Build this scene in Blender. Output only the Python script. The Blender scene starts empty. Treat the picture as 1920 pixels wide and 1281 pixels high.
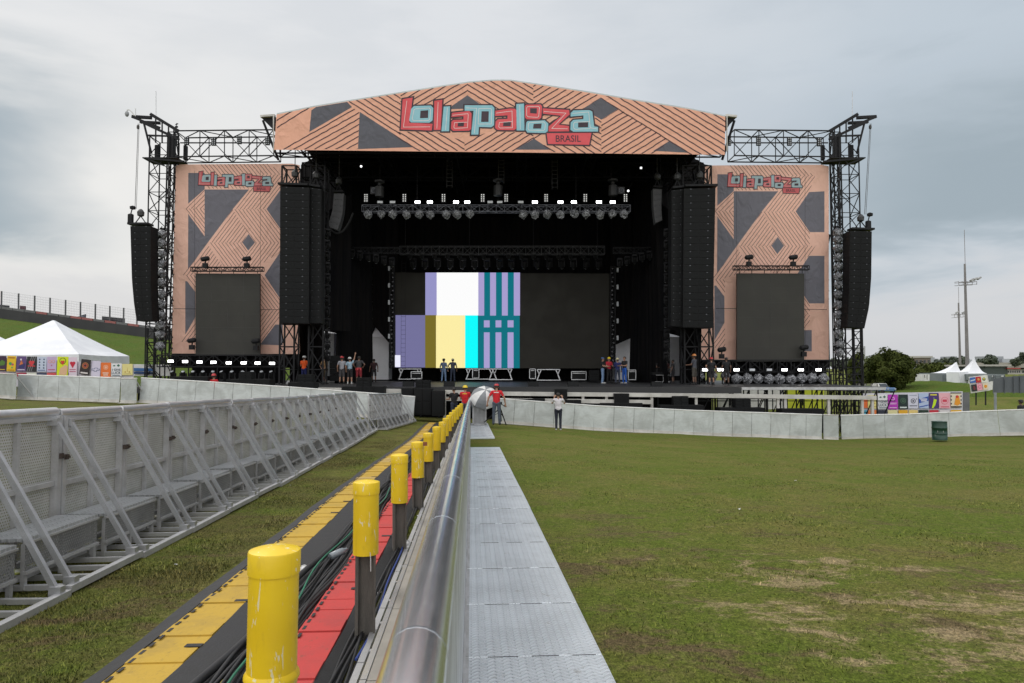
import bpy, bmesh, math, random
import numpy as np
from mathutils import Vector, Matrix, Quaternion
RND = random.Random(11)
SC = bpy.context.scene
COL = SC.collection
V = Vector
FPX, PCX, PCY, HOR, ZC = 1300.0, 960.0, 640.5, 692.0, 1.65
TH = math.atan((HOR - PCY) / FPX)
CT, ST = math.cos(TH), math.sin(TH)

def at(px, py, Y):
    """world point that lies at distance Y along the field, seen at photo pixel px, py"""
    x = (px - PCX) / FPX
    y = (PCY - py) / FPX
    d = (x, CT - y * ST, ST + y * CT)
    s = Y / d[1]
    return V((d[0] * s, Y, ZC + d[2] * s))

def interp(x, tab):
    if x <= tab[0][0]: return tab[0][1]
    for (a, b), (c, d) in zip(tab, tab[1:]):
        if x <= c:
            return b + (d - b) * (x - a) / (c - a)
    return tab[-1][1]

def sstep(a, b, x):
    t = min(1, max(0, (x - a) / (b - a)))
    return t * t * (3 - 2 * t)

Z0 = [(-30, .6), (0, 0), (10, -.26), (20, -.60), (30, -.95), (34, -1.06), (45, -1.3), (60, -1.4), (75, -1.1),
      (95, -.5), (150, .3), (400, 1.2), (1500, 1.5), (6000, 1.6)]
LT = [(-60, 2.2), (-25, 1.25), (-11, .62), (-4.8, .12), (0, 0), (4, -.3), (13.6, -.69), (16, -.72), (25, -.5), (60, -.3)]

def zg(X, Y):
    k = sstep(6, 33, Y) * (1 - sstep(50, 80, Y))
    return interp(Y, Z0) + k * interp(X, LT)

U = V((-.0584, .9983, 0)); W = V((.9983, .0584, 0))
def loc(t, s, h=0.0):
    """point in the frame of the crowd barrier: t across, s along, h above the grass"""
    X = W.x * t + U.x * s; Y = W.y * t + U.y * s
    return V((X, Y, zg(X, Y) + h))

# ---------------------------------------------------------------- materials
MATS = {}
def _nt(name):
    m = bpy.data.materials.new(name); m.use_nodes = True
    nt = m.node_tree
    return m, nt, nt.nodes['Principled BSDF']

def sock(nt, s, v):
    if isinstance(v, (int, float)): s.default_value = v
    elif isinstance(v, (tuple, list)): s.default_value = (*v[:3], 1) if len(s.default_value) == 4 else v
    else: nt.links.new(v, s)

def math_n(nt, op, a, b=0.0, c=None, clamp=False):
    n = nt.nodes.new('ShaderNodeMath'); n.operation = op; n.use_clamp = clamp
    sock(nt, n.inputs[0], a); sock(nt, n.inputs[1], b)
    if c is not None: sock(nt, n.inputs[2], c)
    return n.outputs[0]

def mixc(nt, f, a, b, mode='MIX'):
    n = nt.nodes.new('ShaderNodeMix'); n.data_type = 'RGBA'; n.blend_type = mode
    sock(nt, n.inputs[0], f); sock(nt, n.inputs[6], a); sock(nt, n.inputs[7], b)
    return n.outputs[2]

def noise(nt, vec, scale, detail=4, rough=.55, dist=0):
    n = nt.nodes.new('ShaderNodeTexNoise')
    n.inputs['Scale'].default_value = scale; n.inputs['Detail'].default_value = detail
    n.inputs['Roughness'].default_value = rough; n.inputs['Distortion'].default_value = dist
    if vec is not None: nt.links.new(vec, n.inputs['Vector'])
    return n.outputs['Fac']

def ramp(nt, f, lo, hi):
    n = nt.nodes.new('ShaderNodeMapRange'); n.interpolation_type = 'SMOOTHSTEP'
    sock(nt, n.inputs[0], f); n.inputs[1].default_value = lo; n.inputs[2].default_value = hi
    return n.outputs[0]

def wpos(nt, st=None):
    g = nt.nodes.new('ShaderNodeNewGeometry')
    if st is None: return g.outputs['Position']
    m = nt.nodes.new('ShaderNodeMapping'); m.inputs['Scale'].default_value = st
    nt.links.new(g.outputs['Position'], m.inputs['Vector'])
    return m.outputs['Vector']

def bump(nt, b, h, strength=.3, dist=.02):
    n = nt.nodes.new('ShaderNodeBump'); n.inputs['Strength'].default_value = strength
    n.inputs['Distance'].default_value = dist
    nt.links.new(h, n.inputs['Height']); nt.links.new(n.outputs[0], b.inputs['Normal'])

def mat(name, c1, c2=None, scale=3.0, rough=.6, metal=0.0, lo=.35, hi=.65, st=None, bmp=0, bscale=30, bdist=.01, fine=.12,
        emit=None, estr=1.0, spec=None):
    if name in MATS: return MATS[name]
    m, nt, b = _nt(name)
    p = wpos(nt, st)
    if c2 is None: c2 = tuple(x * .78 for x in c1)
    f = ramp(nt, noise(nt, p, scale, 6, .62), lo, hi)
    c = mixc(nt, f, c1, c2)
    if fine:
        g = noise(nt, p, scale * 17, 3, .6)
        c = mixc(nt, fine, c, mixc(nt, g, (0, 0, 0), tuple(min(1, x * 2) for x in c1)))
    nt.links.new(c, b.inputs['Base Color'])
    b.inputs['Metallic'].default_value = metal
    nt.links.new(math_n(nt, 'MULTIPLY_ADD', f, .12, rough - .06, clamp=True), b.inputs['Roughness'])
    if spec is not None: b.inputs['Specular IOR Level'].default_value = spec
    if bmp: bump(nt, b, noise(nt, p, bscale, 5, .6), bmp, bdist)
    if emit:
        b.inputs['Emission Color'].default_value = (*emit, 1); b.inputs['Emission Strength'].default_value = estr
    MATS[name] = m
    return m

def s2l(r, g, b):
    f = lambda c: (c / 255 / 12.92) if c / 255 <= .04045 else ((c / 255 + .055) / 1.055) ** 2.4
    return (f(r), f(g), f(b))

def paint(r, g, b, k=.85):
    """printed colour given in display values"""
    n = 'print_%d_%d_%d' % (r, g, b)
    if n in MATS: return MATS[n]
    c = tuple(x * k for x in s2l(r, g, b))
    return mat(n, c, tuple(x * .93 for x in c), .7, .55, fine=.04)

def cloth(name, r, g, b):
    c = s2l(r, g, b)
    return mat(name, c, tuple(x * .72 for x in c), 9, .85, fine=.15, bmp=.25, bscale=25)

def emis(name, r, g, b, s):
    if name in MATS: return MATS[name]
    m, nt, bs = _nt(name)
    bs.inputs['Base Color'].default_value = (.008, .008, .008, 1); bs.inputs['Roughness'].default_value = .6; bs.inputs['Specular IOR Level'].default_value = .1
    p = wpos(nt)
    c = s2l(r, g, b)
    cc = mixc(nt, noise(nt, p, 9, 2), tuple(x * .94 for x in c), tuple(min(1, x * 1.04) for x in c))
    nt.links.new(cc, bs.inputs['Emission Color']); bs.inputs['Emission Strength'].default_value = s
    MATS[name] = m
    return m

# ---------------------------------------------------------------- mesh building
class MB:
    def __init__(s): s.v = []; s.f = []; s.m = []; s.mi = 0
    def add(s, vs, fs, mi=None):
        o = len(s.v); s.v += [tuple(v) for v in vs]
        s.f += [tuple(i + o for i in f) for f in fs]
        s.m += [s.mi if mi is None else mi] * len(fs)
    def hexa(s, p, mi=None):
        s.add(p, [(0, 3, 2, 1), (4, 5, 6, 7), (0, 1, 5, 4), (1, 2, 6, 5), (2, 3, 7, 6), (3, 0, 4, 7)], mi)
    def box(s, c, d, rz=0.0, mi=None, M=None):
        x, y, z = d[0] / 2, d[1] / 2, d[2] / 2
        P = [V(q) for q in ((-x, -y, -z), (x, -y, -z), (x, y, -z), (-x, y, -z), (-x, -y, z), (x, -y, z), (x, y, z), (-x, y, z))]
        if rz: P = [Matrix.Rotation(rz, 3, 'Z') @ q for q in P]
        if M is not None: P = [M @ q for q in P]
        c = V(c); s.hexa([q + c for q in P], mi)
    def span(s, a, b, mi=None):
        s.box([(a[i] + b[i]) / 2 for i in range(3)], [abs(b[i] - a[i]) for i in range(3)], 0, mi)
    def bbox(s, c, d, bev, mi=None):
        x, y, z = d[0] / 2, d[1] / 2, d[2] / 2; e = bev; c = V(c); vs = []; 
        for sz in (-1, 1):
            for k in (0, 1):
                zz = sz * (z - (e if k == (0 if sz > 0 else 1) else 0)); q = e if k == (0 if sz < 0 else 1) else 0
                xx, yy = x - q, y - q
                r = [(-xx + e, -yy), (xx - e, -yy), (xx, -yy + e), (xx, yy - e), (xx - e, yy), (-xx + e, yy), (-xx, yy - e), (-xx, -yy + e)]
                vs += [c + V((a, b, zz)) for a, b in r]
        fs = [tuple(range(7, -1, -1)), tuple(range(24, 32))]
        for k in range(3):
            for i in range(8):
                j = (i + 1) % 8; fs.append((k * 8 + i, k * 8 + j, k * 8 + 8 + j, k * 8 + 8 + i))
        s.add(vs, fs, mi)
    def bar(s, a, b, w, h=None, mi=None):
        a = V(a); b = V(b); h = h or w; d = (b - a)
        if d.length < 1e-6: return
        d.normalize(); up = V((0, 0, 1)) if abs(d.z) < .95 else V((0, 1, 0))
        x = d.cross(up).normalized() * (w / 2); y = x.cross(d).normalized() * (h / 2)
        s.hexa([a - x - y, a + x - y, a + x + y, a - x + y, b - x - y, b + x - y, b + x + y, b - x + y], mi)
    def tube(s, pts, r, n=8, mi=None, caps=True):
        pts = [V(p) for p in pts]; k = len(pts); rs = r if isinstance(r, (list, tuple)) else [r] * k
        o = []; px = None
        for i, p in enumerate(pts):
            d = (pts[min(i + 1, k - 1)] - pts[max(i - 1, 0)]).normalized()
            if px is None:
                up = V((0, 0, 1)) if abs(d.z) < .9 else V((1, 0, 0)); px = d.cross(up).normalized()
            else: px = (px - d * px.dot(d)).normalized()
            y = d.cross(px)
            o += [p + (px * math.cos(2 * math.pi * j / n) + y * math.sin(2 * math.pi * j / n)) * rs[i] for j in range(n)]
        fs = []
        for i in range(k - 1):
            for j in range(n):
                q = (j + 1) % n; fs.append((i * n + j, i * n + q, i * n + n + q, i * n + n + j))
        if caps:
            o += o[:n] + o[(k - 1) * n:k * n]; fs += [tuple(range(k * n + n - 1, k * n - 1, -1)), tuple(range(k * n + n, k * n + 2 * n))]
        s.add(o, fs, mi)
    def lathe(s, c, prof, n=16, mi=None, M=None):
        c = V(c); vs = []
        for r, z in prof:
            for j in range(n):
                q = V((r * math.cos(2 * math.pi * j / n), r * math.sin(2 * math.pi * j / n), z))
                vs.append(c + (M @ q if M is not None else q))
        k = len(prof); fs = []
        for i in range(k - 1):
            for j in range(n):
                q = (j + 1) % n; fs.append((i * n + j, i * n + q, i * n + n + q, i * n + n + j))
        vs += vs[:n] + vs[(k - 1) * n:k * n]; fs += [tuple(range(k * n + n - 1, k * n - 1, -1)), tuple(range(k * n + n, k * n + 2 * n))]
        s.add(vs, fs, mi)
    def poly(s, pts, mi=None): s.add(pts, [tuple(range(len(pts)))], mi)
    def slab(s, pts, off, mi=None):
        """n-gon with a thickness"""
        n = len(pts); off = V(off); a = [V(p) for p in pts]; b = [p + off for p in a]
        fs = [tuple(range(n)), tuple(range(2 * n - 1, n - 1, -1))]
        fs += [(i, i + n, (i + 1) % n + n, (i + 1) % n) for i in range(n)]
        s.add(a + b, fs, mi)
    def build(s, name, mats, parent=None, world=False, smooth=False):
        me = bpy.data.meshes.new(name)
        off = V((0, 0, 0))
        if world and parent is not None:
            p = parent
            while p is not None: off += p.location; p = p.parent
        me.from_pydata([(a[0] - off.x, a[1] - off.y, a[2] - off.z) for a in s.v], [], s.f)
        ms = mats if isinstance(mats, (list, tuple)) else [mats]
        for m in ms: me.materials.append(m)
        if len(ms) > 1: me.polygons.foreach_set('material_index', s.m)
        if smooth: me.polygons.foreach_set('use_smooth', [len(f) <= 4 for f in s.f])
        me.update()
        o = bpy.data.objects.new(name, me); COL.objects.link(o)
        if parent is not None: o.parent = parent
        return o

def tag(o, label, cat, group=None):
    o['label'] = label; o['category'] = cat
    if group: o['group'] = group
    elif 'group' in o: del o['group']
    return o

def thing(name, label, cat, p=(0, 0, 0), rz=0.0, group=None):
    o = bpy.data.objects.new(name, None); COL.objects.link(o)
    o.location = p; o.rotation_euler = (0, 0, rz)
    o.empty_display_size = .2
    return tag(o, label, cat, group)

def struct(o, kind='structure'):
    o['kind'] = kind
    return o

def copy_tree(o, parent=None):
    c = o.copy(); COL.objects.link(c)
    if parent is not None: c.parent = parent
    for ch in o.children: copy_tree(ch, c)
    return c

def place(o, M):
    o.matrix_world = M
    return o

def frame(origin, x, y):
    x = V(x).normalized(); y = V(y).normalized(); z = x.cross(y).normalized(); x = y.cross(z)
    M = Matrix((x, y, z)).transposed().to_4x4(); M.translation = origin
    return M

def truss(mb, a, b, w, h, bay, r=.03, side=None):
    """box truss of four chords with diagonals; w across, h high"""
    a = V(a); b = V(b); d = (b - a); L = d.length; d.normalize()
    up = V((0, 0, 1)) if abs(d.z) < .9 else V((0, 1, 0))
    x = (V(side) if side else d.cross(up)).normalized() * (w / 2); y = x.cross(d).normalized() * (h / 2)
    cs = [(-1, -1), (1, -1), (1, 1), (-1, 1)]
    P = lambda k, t: a + d * t + x * cs[k][0] + y * cs[k][1]
    for k in range(4): mb.bar(P(k, 0), P(k, L), r * 1.5)
    n = max(1, round(L / bay)); s = L / n
    for i in range(n + 1):
        for k in range(4): mb.bar(P(k, i * s), P((k + 1) % 4, i * s), r)
    for i in range(n):
        for k in range(4):
            if i % 2: mb.bar(P(k, i * s), P((k + 1) % 4, i * s + s), r)
            else: mb.bar(P((k + 1) % 4, i * s), P(k, i * s + s), r)

def clip(poly, conv):
    """Sutherland-Hodgman, conv must be convex"""
    ar = sum(conv[i][0] * conv[(i + 1) % len(conv)][1] - conv[(i + 1) % len(conv)][0] * conv[i][1] for i in range(len(conv)))
    sg = 1 if ar > 0 else -1
    out = list(poly)
    for i in range(len(conv)):
        a, b = conv[i], conv[(i + 1) % len(conv)]
        side = lambda p: sg * ((b[0] - a[0]) * (p[1] - a[1]) - (b[1] - a[1]) * (p[0] - a[0]))
        src, out = out, []
        for j in range(len(src)):
            p, q = src[j], src[(j + 1) % len(src)]
            sp, sq = side(p), side(q)
            if sp >= 0: out.append(p)
            if (sp >= 0) != (sq >= 0):
                t = sp / (sp - sq); out.append((p[0] + (q[0] - p[0]) * t, p[1] + (q[1] - p[1]) * t))
        if len(out) < 3: return []
    return out

def stripes(region, dr, gap, width, rnd, phase=.5, wob=.9, step=9):
    """hand drawn parallel lines filling a convex region, as quads"""
    n = math.hypot(*dr); dx, dy = dr[0] / n, dr[1] / n; nx, ny = -dy, dx
    us = [p[0] * dx + p[1] * dy for p in region]; vs = [p[0] * nx + p[1] * ny for p in region]
    res = []; v = math.floor(min(vs) / gap) * gap + phase * gap
    while v < max(vs):
        u = min(us) - 2; e0 = 0
        while u < max(us) + 2:
            e1 = rnd.uniform(-wob, wob) * .6
            q = [(u, v + e0 - width / 2), (u + step, v + e1 - width / 2), (u + step, v + e1 + width / 2), (u, v + e0 + width / 2)]
            c = clip([(a * dx + b * nx, a * dy + b * ny) for a, b in q], region)
            if c: res.append(c)
            u += step; e0 = e1
        v += gap
    return res

def text_tris(s, bold=0.0):
    """triangles of a word in the built-in font, scaled to a unit box"""
    cu = bpy.data.curves.new('word', 'FONT'); cu.body = s; cu.offset = bold; cu.resolution_u = 3
    o = bpy.data.objects.new('word', cu); COL.objects.link(o)
    dg = bpy.context.evaluated_depsgraph_get(); me = o.evaluated_get(dg).to_mesh(); me.calc_loop_triangles()
    vs = [(v.co.x, v.co.y) for v in me.vertices]; t = [tuple(x.vertices) for x in me.loop_triangles]
    x0 = min(v[0] for v in vs); x1 = max(v[0] for v in vs); y0 = min(v[1] for v in vs); y1 = max(v[1] for v in vs)
    r = [[((vs[i][0] - x0) / (x1 - x0), (vs[i][1] - y0) / (y1 - y0)) for i in k] for k in t]
    bpy.data.objects.remove(o); bpy.data.curves.remove(cu)
    return r
# ---------------------------------------------------------------- shared materials
BLACK = mat('black_steel', (.0055, .0055, .007), (.009, .009, .0105), 4, .65, fine=.1, spec=.3)
ROOFB = mat('roof_steel', (.004, .004, .005), (.006, .006, .007), 4, .8, fine=.1, spec=.1)
DRAPE = mat('black_drape', (.006, .006, .007), (.011, .010, .010), 1.2, .95, st=(3, 3, .25), fine=.05, spec=.05)
SPK = mat('black_speaker_paint', (.005, .005, .0055), (.008, .008, .0085), 2, .7, spec=.25, fine=.2, bmp=.2, bscale=60)
GRILL = mat('speaker_grille', (.008, .0085, .009), (.011, .0115, .012), 5, .8, spec=.2, fine=.3)
DECK = mat('black_deck', (.020, .020, .022), (.030, .030, .030), .8, .5, fine=.2)
ALU = mat('aluminium', (.59, .60, .62), (.45, .45, .46), 5, .38, .75, bmp=.06, bscale=40)
ALUD = mat('dull_aluminium', (.54, .54, .55), (.41, .405, .40), 4, .5, .6, bmp=.08, bscale=50)
WHITE = mat('white_paint', (.75, .75, .74), (.6, .59, .57), 2, .5)
OFFW = mat('old_white_paint', (.56, .54, .50), (.42, .40, .36), 1.5, .55)
TENT = mat('tent_cloth', (.80, .81, .84), (.70, .71, .75), .5, .7, fine=.04, bmp=.1, bscale=2, bdist=.1)
LENS = mat('lamp_glass', (.5, .52, .55), (.32, .34, .36), 30, .2)
RUBBER = mat('black_rubber', (.016, .016, .018), (.028, .027, .027), 6, .7, fine=.3, bmp=.3, bscale=60)
CABLE = mat('cable_sheath', (.014, .014, .016), (.022, .022, .024), 8, .5, fine=.1)
PEACH = s2l(246, 198, 178); DARKP = s2l(86, 86, 93)

def bagmat():
    m, nt, b = _nt('clear_plastic_bag')
    p = wpos(nt)
    v = nt.nodes.new('ShaderNodeTexVoronoi'); v.inputs['Scale'].default_value = 14; nt.links.new(p, v.inputs['Vector'])
    f = ramp(nt, noise(nt, p, 11, 5, .7, 1.5), .42, .66)
    nt.links.new(mixc(nt, f, (.035, .035, .04), (.48, .49, .52)), b.inputs['Base Color'])
    b.inputs['Roughness'].default_value = .18
    bump(nt, b, v.outputs['Distance'], .8, .05)
    return m
BAG = bagmat()

def perfmat(name, base, pitch, hole, inv=False, metal=.55):
    """sheet metal with round punched holes one can see through; rows staggered, in the sheet's own y-z"""
    m, nt, b = _nt(name)
    tc = nt.nodes.new('ShaderNodeTexCoord'); sp = nt.nodes.new('ShaderNodeSeparateXYZ')
    nt.links.new(tc.outputs['Object'], sp.inputs[0])
    yv, zv = math_n(nt, 'DIVIDE', sp.outputs['Y'], pitch), math_n(nt, 'DIVIDE', sp.outputs['Z'], pitch * .866)
    row = math_n(nt, 'FLOOR', zv)
    yo = math_n(nt, 'ADD', yv, math_n(nt, 'MULTIPLY', row, .5))
    fy = math_n(nt, 'SUBTRACT', math_n(nt, 'FRACT', yo), .5); fz = math_n(nt, 'SUBTRACT', math_n(nt, 'FRACT', zv), .5)
    d = math_n(nt, 'SQRT', math_n(nt, 'ADD', math_n(nt, 'MULTIPLY', fy, fy), math_n(nt, 'MULTIPLY', fz, fz)))
    isin = math_n(nt, 'LESS_THAN', d, hole)
    p = wpos(nt)
    f = ramp(nt, noise(nt, p, 2.3, 5, .65), .35, .7)
    nt.links.new(mixc(nt, f, base, tuple(x * .72 for x in base)), b.inputs['Base Color'])
    b.inputs['Metallic'].default_value = metal; b.inputs['Roughness'].default_value = .48
    tr = nt.nodes.new('ShaderNodeBsdfTransparent'); mx = nt.nodes.new('ShaderNodeMixShader')
    nt.links.new(isin, mx.inputs[0]); nt.links.new(b.outputs[0], mx.inputs[1]); nt.links.new(tr.outputs[0], mx.inputs[2])
    nt.links.new(mx.outputs[0], nt.nodes['Material Output'].inputs['Surface'])
    return m
PERFD = perfmat('perforated_riser', (.27, .27, .27), .028, .36, metal=.2)
PERF = perfmat('perforated_aluminium', (.50, .495, .485), .030, .32, metal=.15)

def treadmat(name, c, sc):
    """tread plate: short raised bars in alternating directions"""
    m, nt, b = _nt(name)
    tc = nt.nodes.new('ShaderNodeTexCoord'); sp = nt.nodes.new('ShaderNodeSeparateXYZ')
    nt.links.new(tc.outputs['Object'], sp.inputs[0])
    x = math_n(nt, 'DIVIDE', sp.outputs['X'], sc); y = math_n(nt, 'DIVIDE', sp.outputs['Y'], sc)
    a = math_n(nt, 'ADD', x, y); c2 = math_n(nt, 'SUBTRACT', x, y)
    par = math_n(nt, 'MODULO', math_n(nt, 'ADD', math_n(nt, 'FLOOR', x), 1000), 2)
    s = math_n(nt, 'ADD', math_n(nt, 'MULTIPLY', par, a), math_n(nt, 'MULTIPLY', math_n(nt, 'SUBTRACT', 1, par), c2))
    h = math_n(nt, 'PINGPONG', s, .5)
    e = math_n(nt, 'PINGPONG', x, .5)
    h = math_n(nt, 'MULTIPLY', ramp(nt, h, .26, .42), ramp(nt, e, .02, .2))
    p = wpos(nt)
    f = ramp(nt, noise(nt, p, 1.7, 6, .65), .35, .7)
    g = ramp(nt, noise(nt, p, 9, 5, .7), .60, .74)
    cc = mixc(nt, f, c, tuple(q * .80 for q in c))
    cc = mixc(nt, math_n(nt, 'MULTIPLY', g, .55), cc, (.28, .25, .20))
    cc = mixc(nt, math_n(nt, 'MULTIPLY', h, .6), cc, tuple(min(1, q * 1.25) for q in c))
    cc = mixc(nt, math_n(nt, 'MULTIPLY', ramp(nt, e, .04, .0), .3), cc, tuple(q * .6 for q in c))
    nt.links.new(cc, b.inputs['Base Color']); b.inputs['Metallic'].default_value = .45
    b.inputs['Roughness'].default_value = .42
    bump(nt, b, h, 1.0, .012)
    return m
TREAD = treadmat('tread_plate', (.74, .78, .82), .045)
TREADD = treadmat('step_tread_plate', (.42, .43, .44), .06)

def railmat():
    m, nt, b = _nt('polished_rail')
    p = wpos(nt)
    f = ramp(nt, noise(nt, p, 3, 4, .6, .3), .4, .8); g = noise(nt, wpos(nt, (14, 1.2, 14)), 6, 3, .6)
    nt.links.new(mixc(nt, f, (.80, .83, .87), (.72, .74, .77)), b.inputs['Base Color'])
    b.inputs['Metallic'].default_value = .94
    nt.links.new(math_n(nt, 'MULTIPLY_ADD', f, .04, math_n(nt, 'MULTIPLY_ADD', g, .06, .185)), b.inputs['Roughness'])
    return m
RAIL = railmat()
RAILD = mat('dull_rail', (.74, .745, .76), (.60, .60, .60), 3, .36, .85, fine=.04)

def sheetmat():
    """galvanised sheet with blotches and drip stains"""
    m, nt, b = _nt('blotched_sheet_metal')
    p = wpos(nt)
    f = ramp(nt, noise(nt, p, 1.1, 7, .68, .6), .33, .68); g = ramp(nt, noise(nt, wpos(nt, (1, 1, 5)), 3.2, 5, .65), .45, .8)
    w = ramp(nt, noise(nt, p, 4.5, 6, .7), .66, .78)
    c = mixc(nt, f, (.62, .65, .66), (.44, .46, .46)); c = mixc(nt, math_n(nt, 'MULTIPLY', g, .35), c, (.34, .33, .30))
    c = mixc(nt, math_n(nt, 'MULTIPLY', w, .5), c, (.72, .73, .73))
    nt.links.new(c, b.inputs['Base Color']); b.inputs['Metallic'].default_value = .45; b.inputs['Roughness'].default_value = .40
    bump(nt, b, noise(nt, p, 2.2, 3), .15, .05)
    return m
SHEET = sheetmat()

def yellowmat():
    m, nt, b = _nt('chipped_yellow_paint')
    p = wpos(nt)
    f = ramp(nt, noise(nt, p, 3, 4), .35, .7)
    chip = math_n(nt, 'MAXIMUM', ramp(nt, noise(nt, wpos(nt, (1, 1, .4)), 21, 4, .6, 1.4), .645, .66), ramp(nt, noise(nt, wpos(nt, (1.6, 1.6, .25)), 34, 2, .5, .6), .68, .70))
    grime = ramp(nt, noise(nt, wpos(nt, (1, 1, .25)), 30, 4, .6), .55, .8)
    c = mixc(nt, f, (.82, .57, .014), (.74, .50, .012)); c = mixc(nt, math_n(nt, 'MULTIPLY', grime, .4), c, (.40, .25, .03))
    c = mixc(nt, chip, c, (.74, .66, .40))
    nt.links.new(c, b.inputs['Base Color'])
    b.inputs['Roughness'].default_value = .38
    bump(nt, b, math_n(nt, 'ADD', math_n(nt, 'MULTIPLY', chip, -.5), noise(nt, p, 40, 3)), .12, .006)
    return m
YEL = yellowmat()

def bannermat(name, c, transl=.35):
    m, nt, b = _nt(name)
    p = wpos(nt)
    f = noise(nt, p, .9, 5, .6)
    nt.links.new(mixc(nt, f, tuple(x * .92 for x in c), c), b.inputs['Base Color']); b.inputs['Roughness'].default_value = .8
    w = nt.nodes.new('ShaderNodeTexNoise'); w.inputs['Scale'].default_value = 1.4; w.inputs['Detail'].default_value = 3
    w.inputs['Distortion'].default_value = 1.0
    nt.links.new(wpos(nt, (1, 1, .7)), w.inputs['Vector'])
    bump(nt, b, w.outputs['Fac'], .5, .3)
    t = nt.nodes.new('ShaderNodeBsdfTranslucent'); t.inputs['Color'].default_value = (*[x * .9 for x in c], 1)
    mx = nt.nodes.new('ShaderNodeMixShader'); mx.inputs[0].default_value = transl
    nt.links.new(b.outputs[0], mx.inputs[1]); nt.links.new(t.outputs[0], mx.inputs[2])
    nt.links.new(mx.outputs[0], nt.nodes['Material Output'].inputs['Surface'])
    return m
B_PEACH = bannermat('peach_mesh_banner', tuple(x * 1.0 for x in PEACH), .28)
B_DARK = bannermat('slate_mesh_banner', tuple(x * 2.1 for x in DARKP), .28)
B_RED = bannermat('logo_red_mesh', s2l(222, 112, 114), .28)
B_BLU = bannermat('logo_blue_mesh', s2l(168, 196, 202), .28)
LINEB = mat('brown_print', s2l(122, 84, 80), s2l(112, 76, 74), 2, .8, fine=0)
F_PEACH = bannermat('peach_roof_banner', tuple(x * 1.0 for x in s2l(240, 181, 154)), .15)
F_DARK = bannermat('slate_roof_banner', tuple(x * 1.25 for x in DARKP), .1)
LINE = mat('plum_print', s2l(72, 52, 58), s2l(62, 45, 52), 2, .8, fine=0)
LRED = mat('logo_red', s2l(214, 84, 90), s2l(205, 78, 84), 1, .7, fine=0)
LBLU = mat('logo_blue', s2l(142, 190, 200), s2l(132, 182, 194), 1, .7, fine=0)
LWHT = mat('logo_white', (.75, .68, .66), (.7, .63, .6), 1, .7, fine=0)
LOUT = mat('logo_outline', s2l(62, 48, 56), s2l(55, 43, 50), 1, .7, fine=0)

# ---------------------------------------------------------------- grass
def grass_cols(nt):
    p = wpos(nt)
    a = ramp(nt, noise(nt, p, .42, 7, .66, .5), .38, .60)
    b = ramp(nt, noise(nt, p, 1.6, 6, .68), .38, .64)
    c = mixc(nt, a, (.106, .134, .022), (.148, .140, .040))
    c = mixc(nt, math_n(nt, 'MULTIPLY', b, .55), c, (.092, .132, .018))
    # straw mixed through the sward, dry and bare places in the trodden ground nearest the camera
    st_ = ramp(nt, noise(nt, wpos(nt, (1, .8, 1)), 7, 6, .72), .48, .66)
    c = mixc(nt, math_n(nt, 'MULTIPLY', st_, .42), c, (.195, .168, .072))
    near = nt.nodes.new('ShaderNodeSeparateXYZ'); nt.links.new(wpos(nt), near.inputs[0])
    k = math_n(nt, 'SUBTRACT', 1, ramp(nt, near.outputs['Y'], 5.5, 13))
    k = math_n(nt, 'MULTIPLY_ADD', k, .85, .16)
    d = ramp(nt, noise(nt, wpos(nt, (1, 1.5, 1)), .85, 8, .74, .4), .50, .62)
    c = mixc(nt, math_n(nt, 'MULTIPLY', d, k), c, (.128, .096, .052))
    dx = math_n(nt, 'MULTIPLY', math_n(nt, 'SUBTRACT', near.outputs['X'], 2.9), .55); dy = math_n(nt, 'MULTIPLY', math_n(nt, 'SUBTRACT', near.outputs['Y'], 5.4), .60)
    r2 = math_n(nt, 'ADD', math_n(nt, 'MULTIPLY', dx, dx), math_n(nt, 'MULTIPLY', dy, dy))
    worn = math_n(nt, 'SUBTRACT', 1, ramp(nt, r2, .0, 1.7))
    e = ramp(nt, math_n(nt, 'MULTIPLY_ADD', worn, .125, noise(nt, wpos(nt, (.8, 1.3, 1)), 1.3, 9, .76, .3)), .60, .68)
    k2 = math_n(nt, 'SUBTRACT', 1, ramp(nt, near.outputs['Y'], 7, 16)); rx = ramp(nt, near.outputs['X'], .6, 2.0)
    c = mixc(nt, math_n(nt, 'MULTIPLY', math_n(nt, 'MULTIPLY', e, k2), math_n(nt, 'MULTIPLY', rx, .85)), c, (.31, .235, .145))
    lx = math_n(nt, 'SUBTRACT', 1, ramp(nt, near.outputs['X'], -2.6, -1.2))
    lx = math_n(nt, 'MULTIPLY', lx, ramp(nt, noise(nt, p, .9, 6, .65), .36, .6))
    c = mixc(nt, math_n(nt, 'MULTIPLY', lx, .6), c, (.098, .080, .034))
    return c

def groundmat():
    m, nt, b = _nt('worn_grass')
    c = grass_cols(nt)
    p = wpos(nt)
    h = noise(nt, p, 26, 6, .75)
    h2 = noise(nt, wpos(nt, (1, .6, 1)), 85, 4, .7)
    c = mixc(nt, .75, c, mixc(nt, ramp(nt, h, .25, .75), (.30, .32, .28), (1.65, 1.65, 1.55)), 'MULTIPLY')
    c = mixc(nt, .7, c, mixc(nt, ramp(nt, h2, .3, .7), (.35, .35, .35), (1.6, 1.6, 1.5)), 'MULTIPLY')
    nt.links.new(c, b.inputs['Base Color']); b.inputs['Roughness'].default_value = .95
    b.inputs['Specular IOR Level'].default_value = .1
    bump(nt, b, math_n(nt, 'ADD', h, h2), .7, .03)
    return m
GROUND = groundmat()

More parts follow.
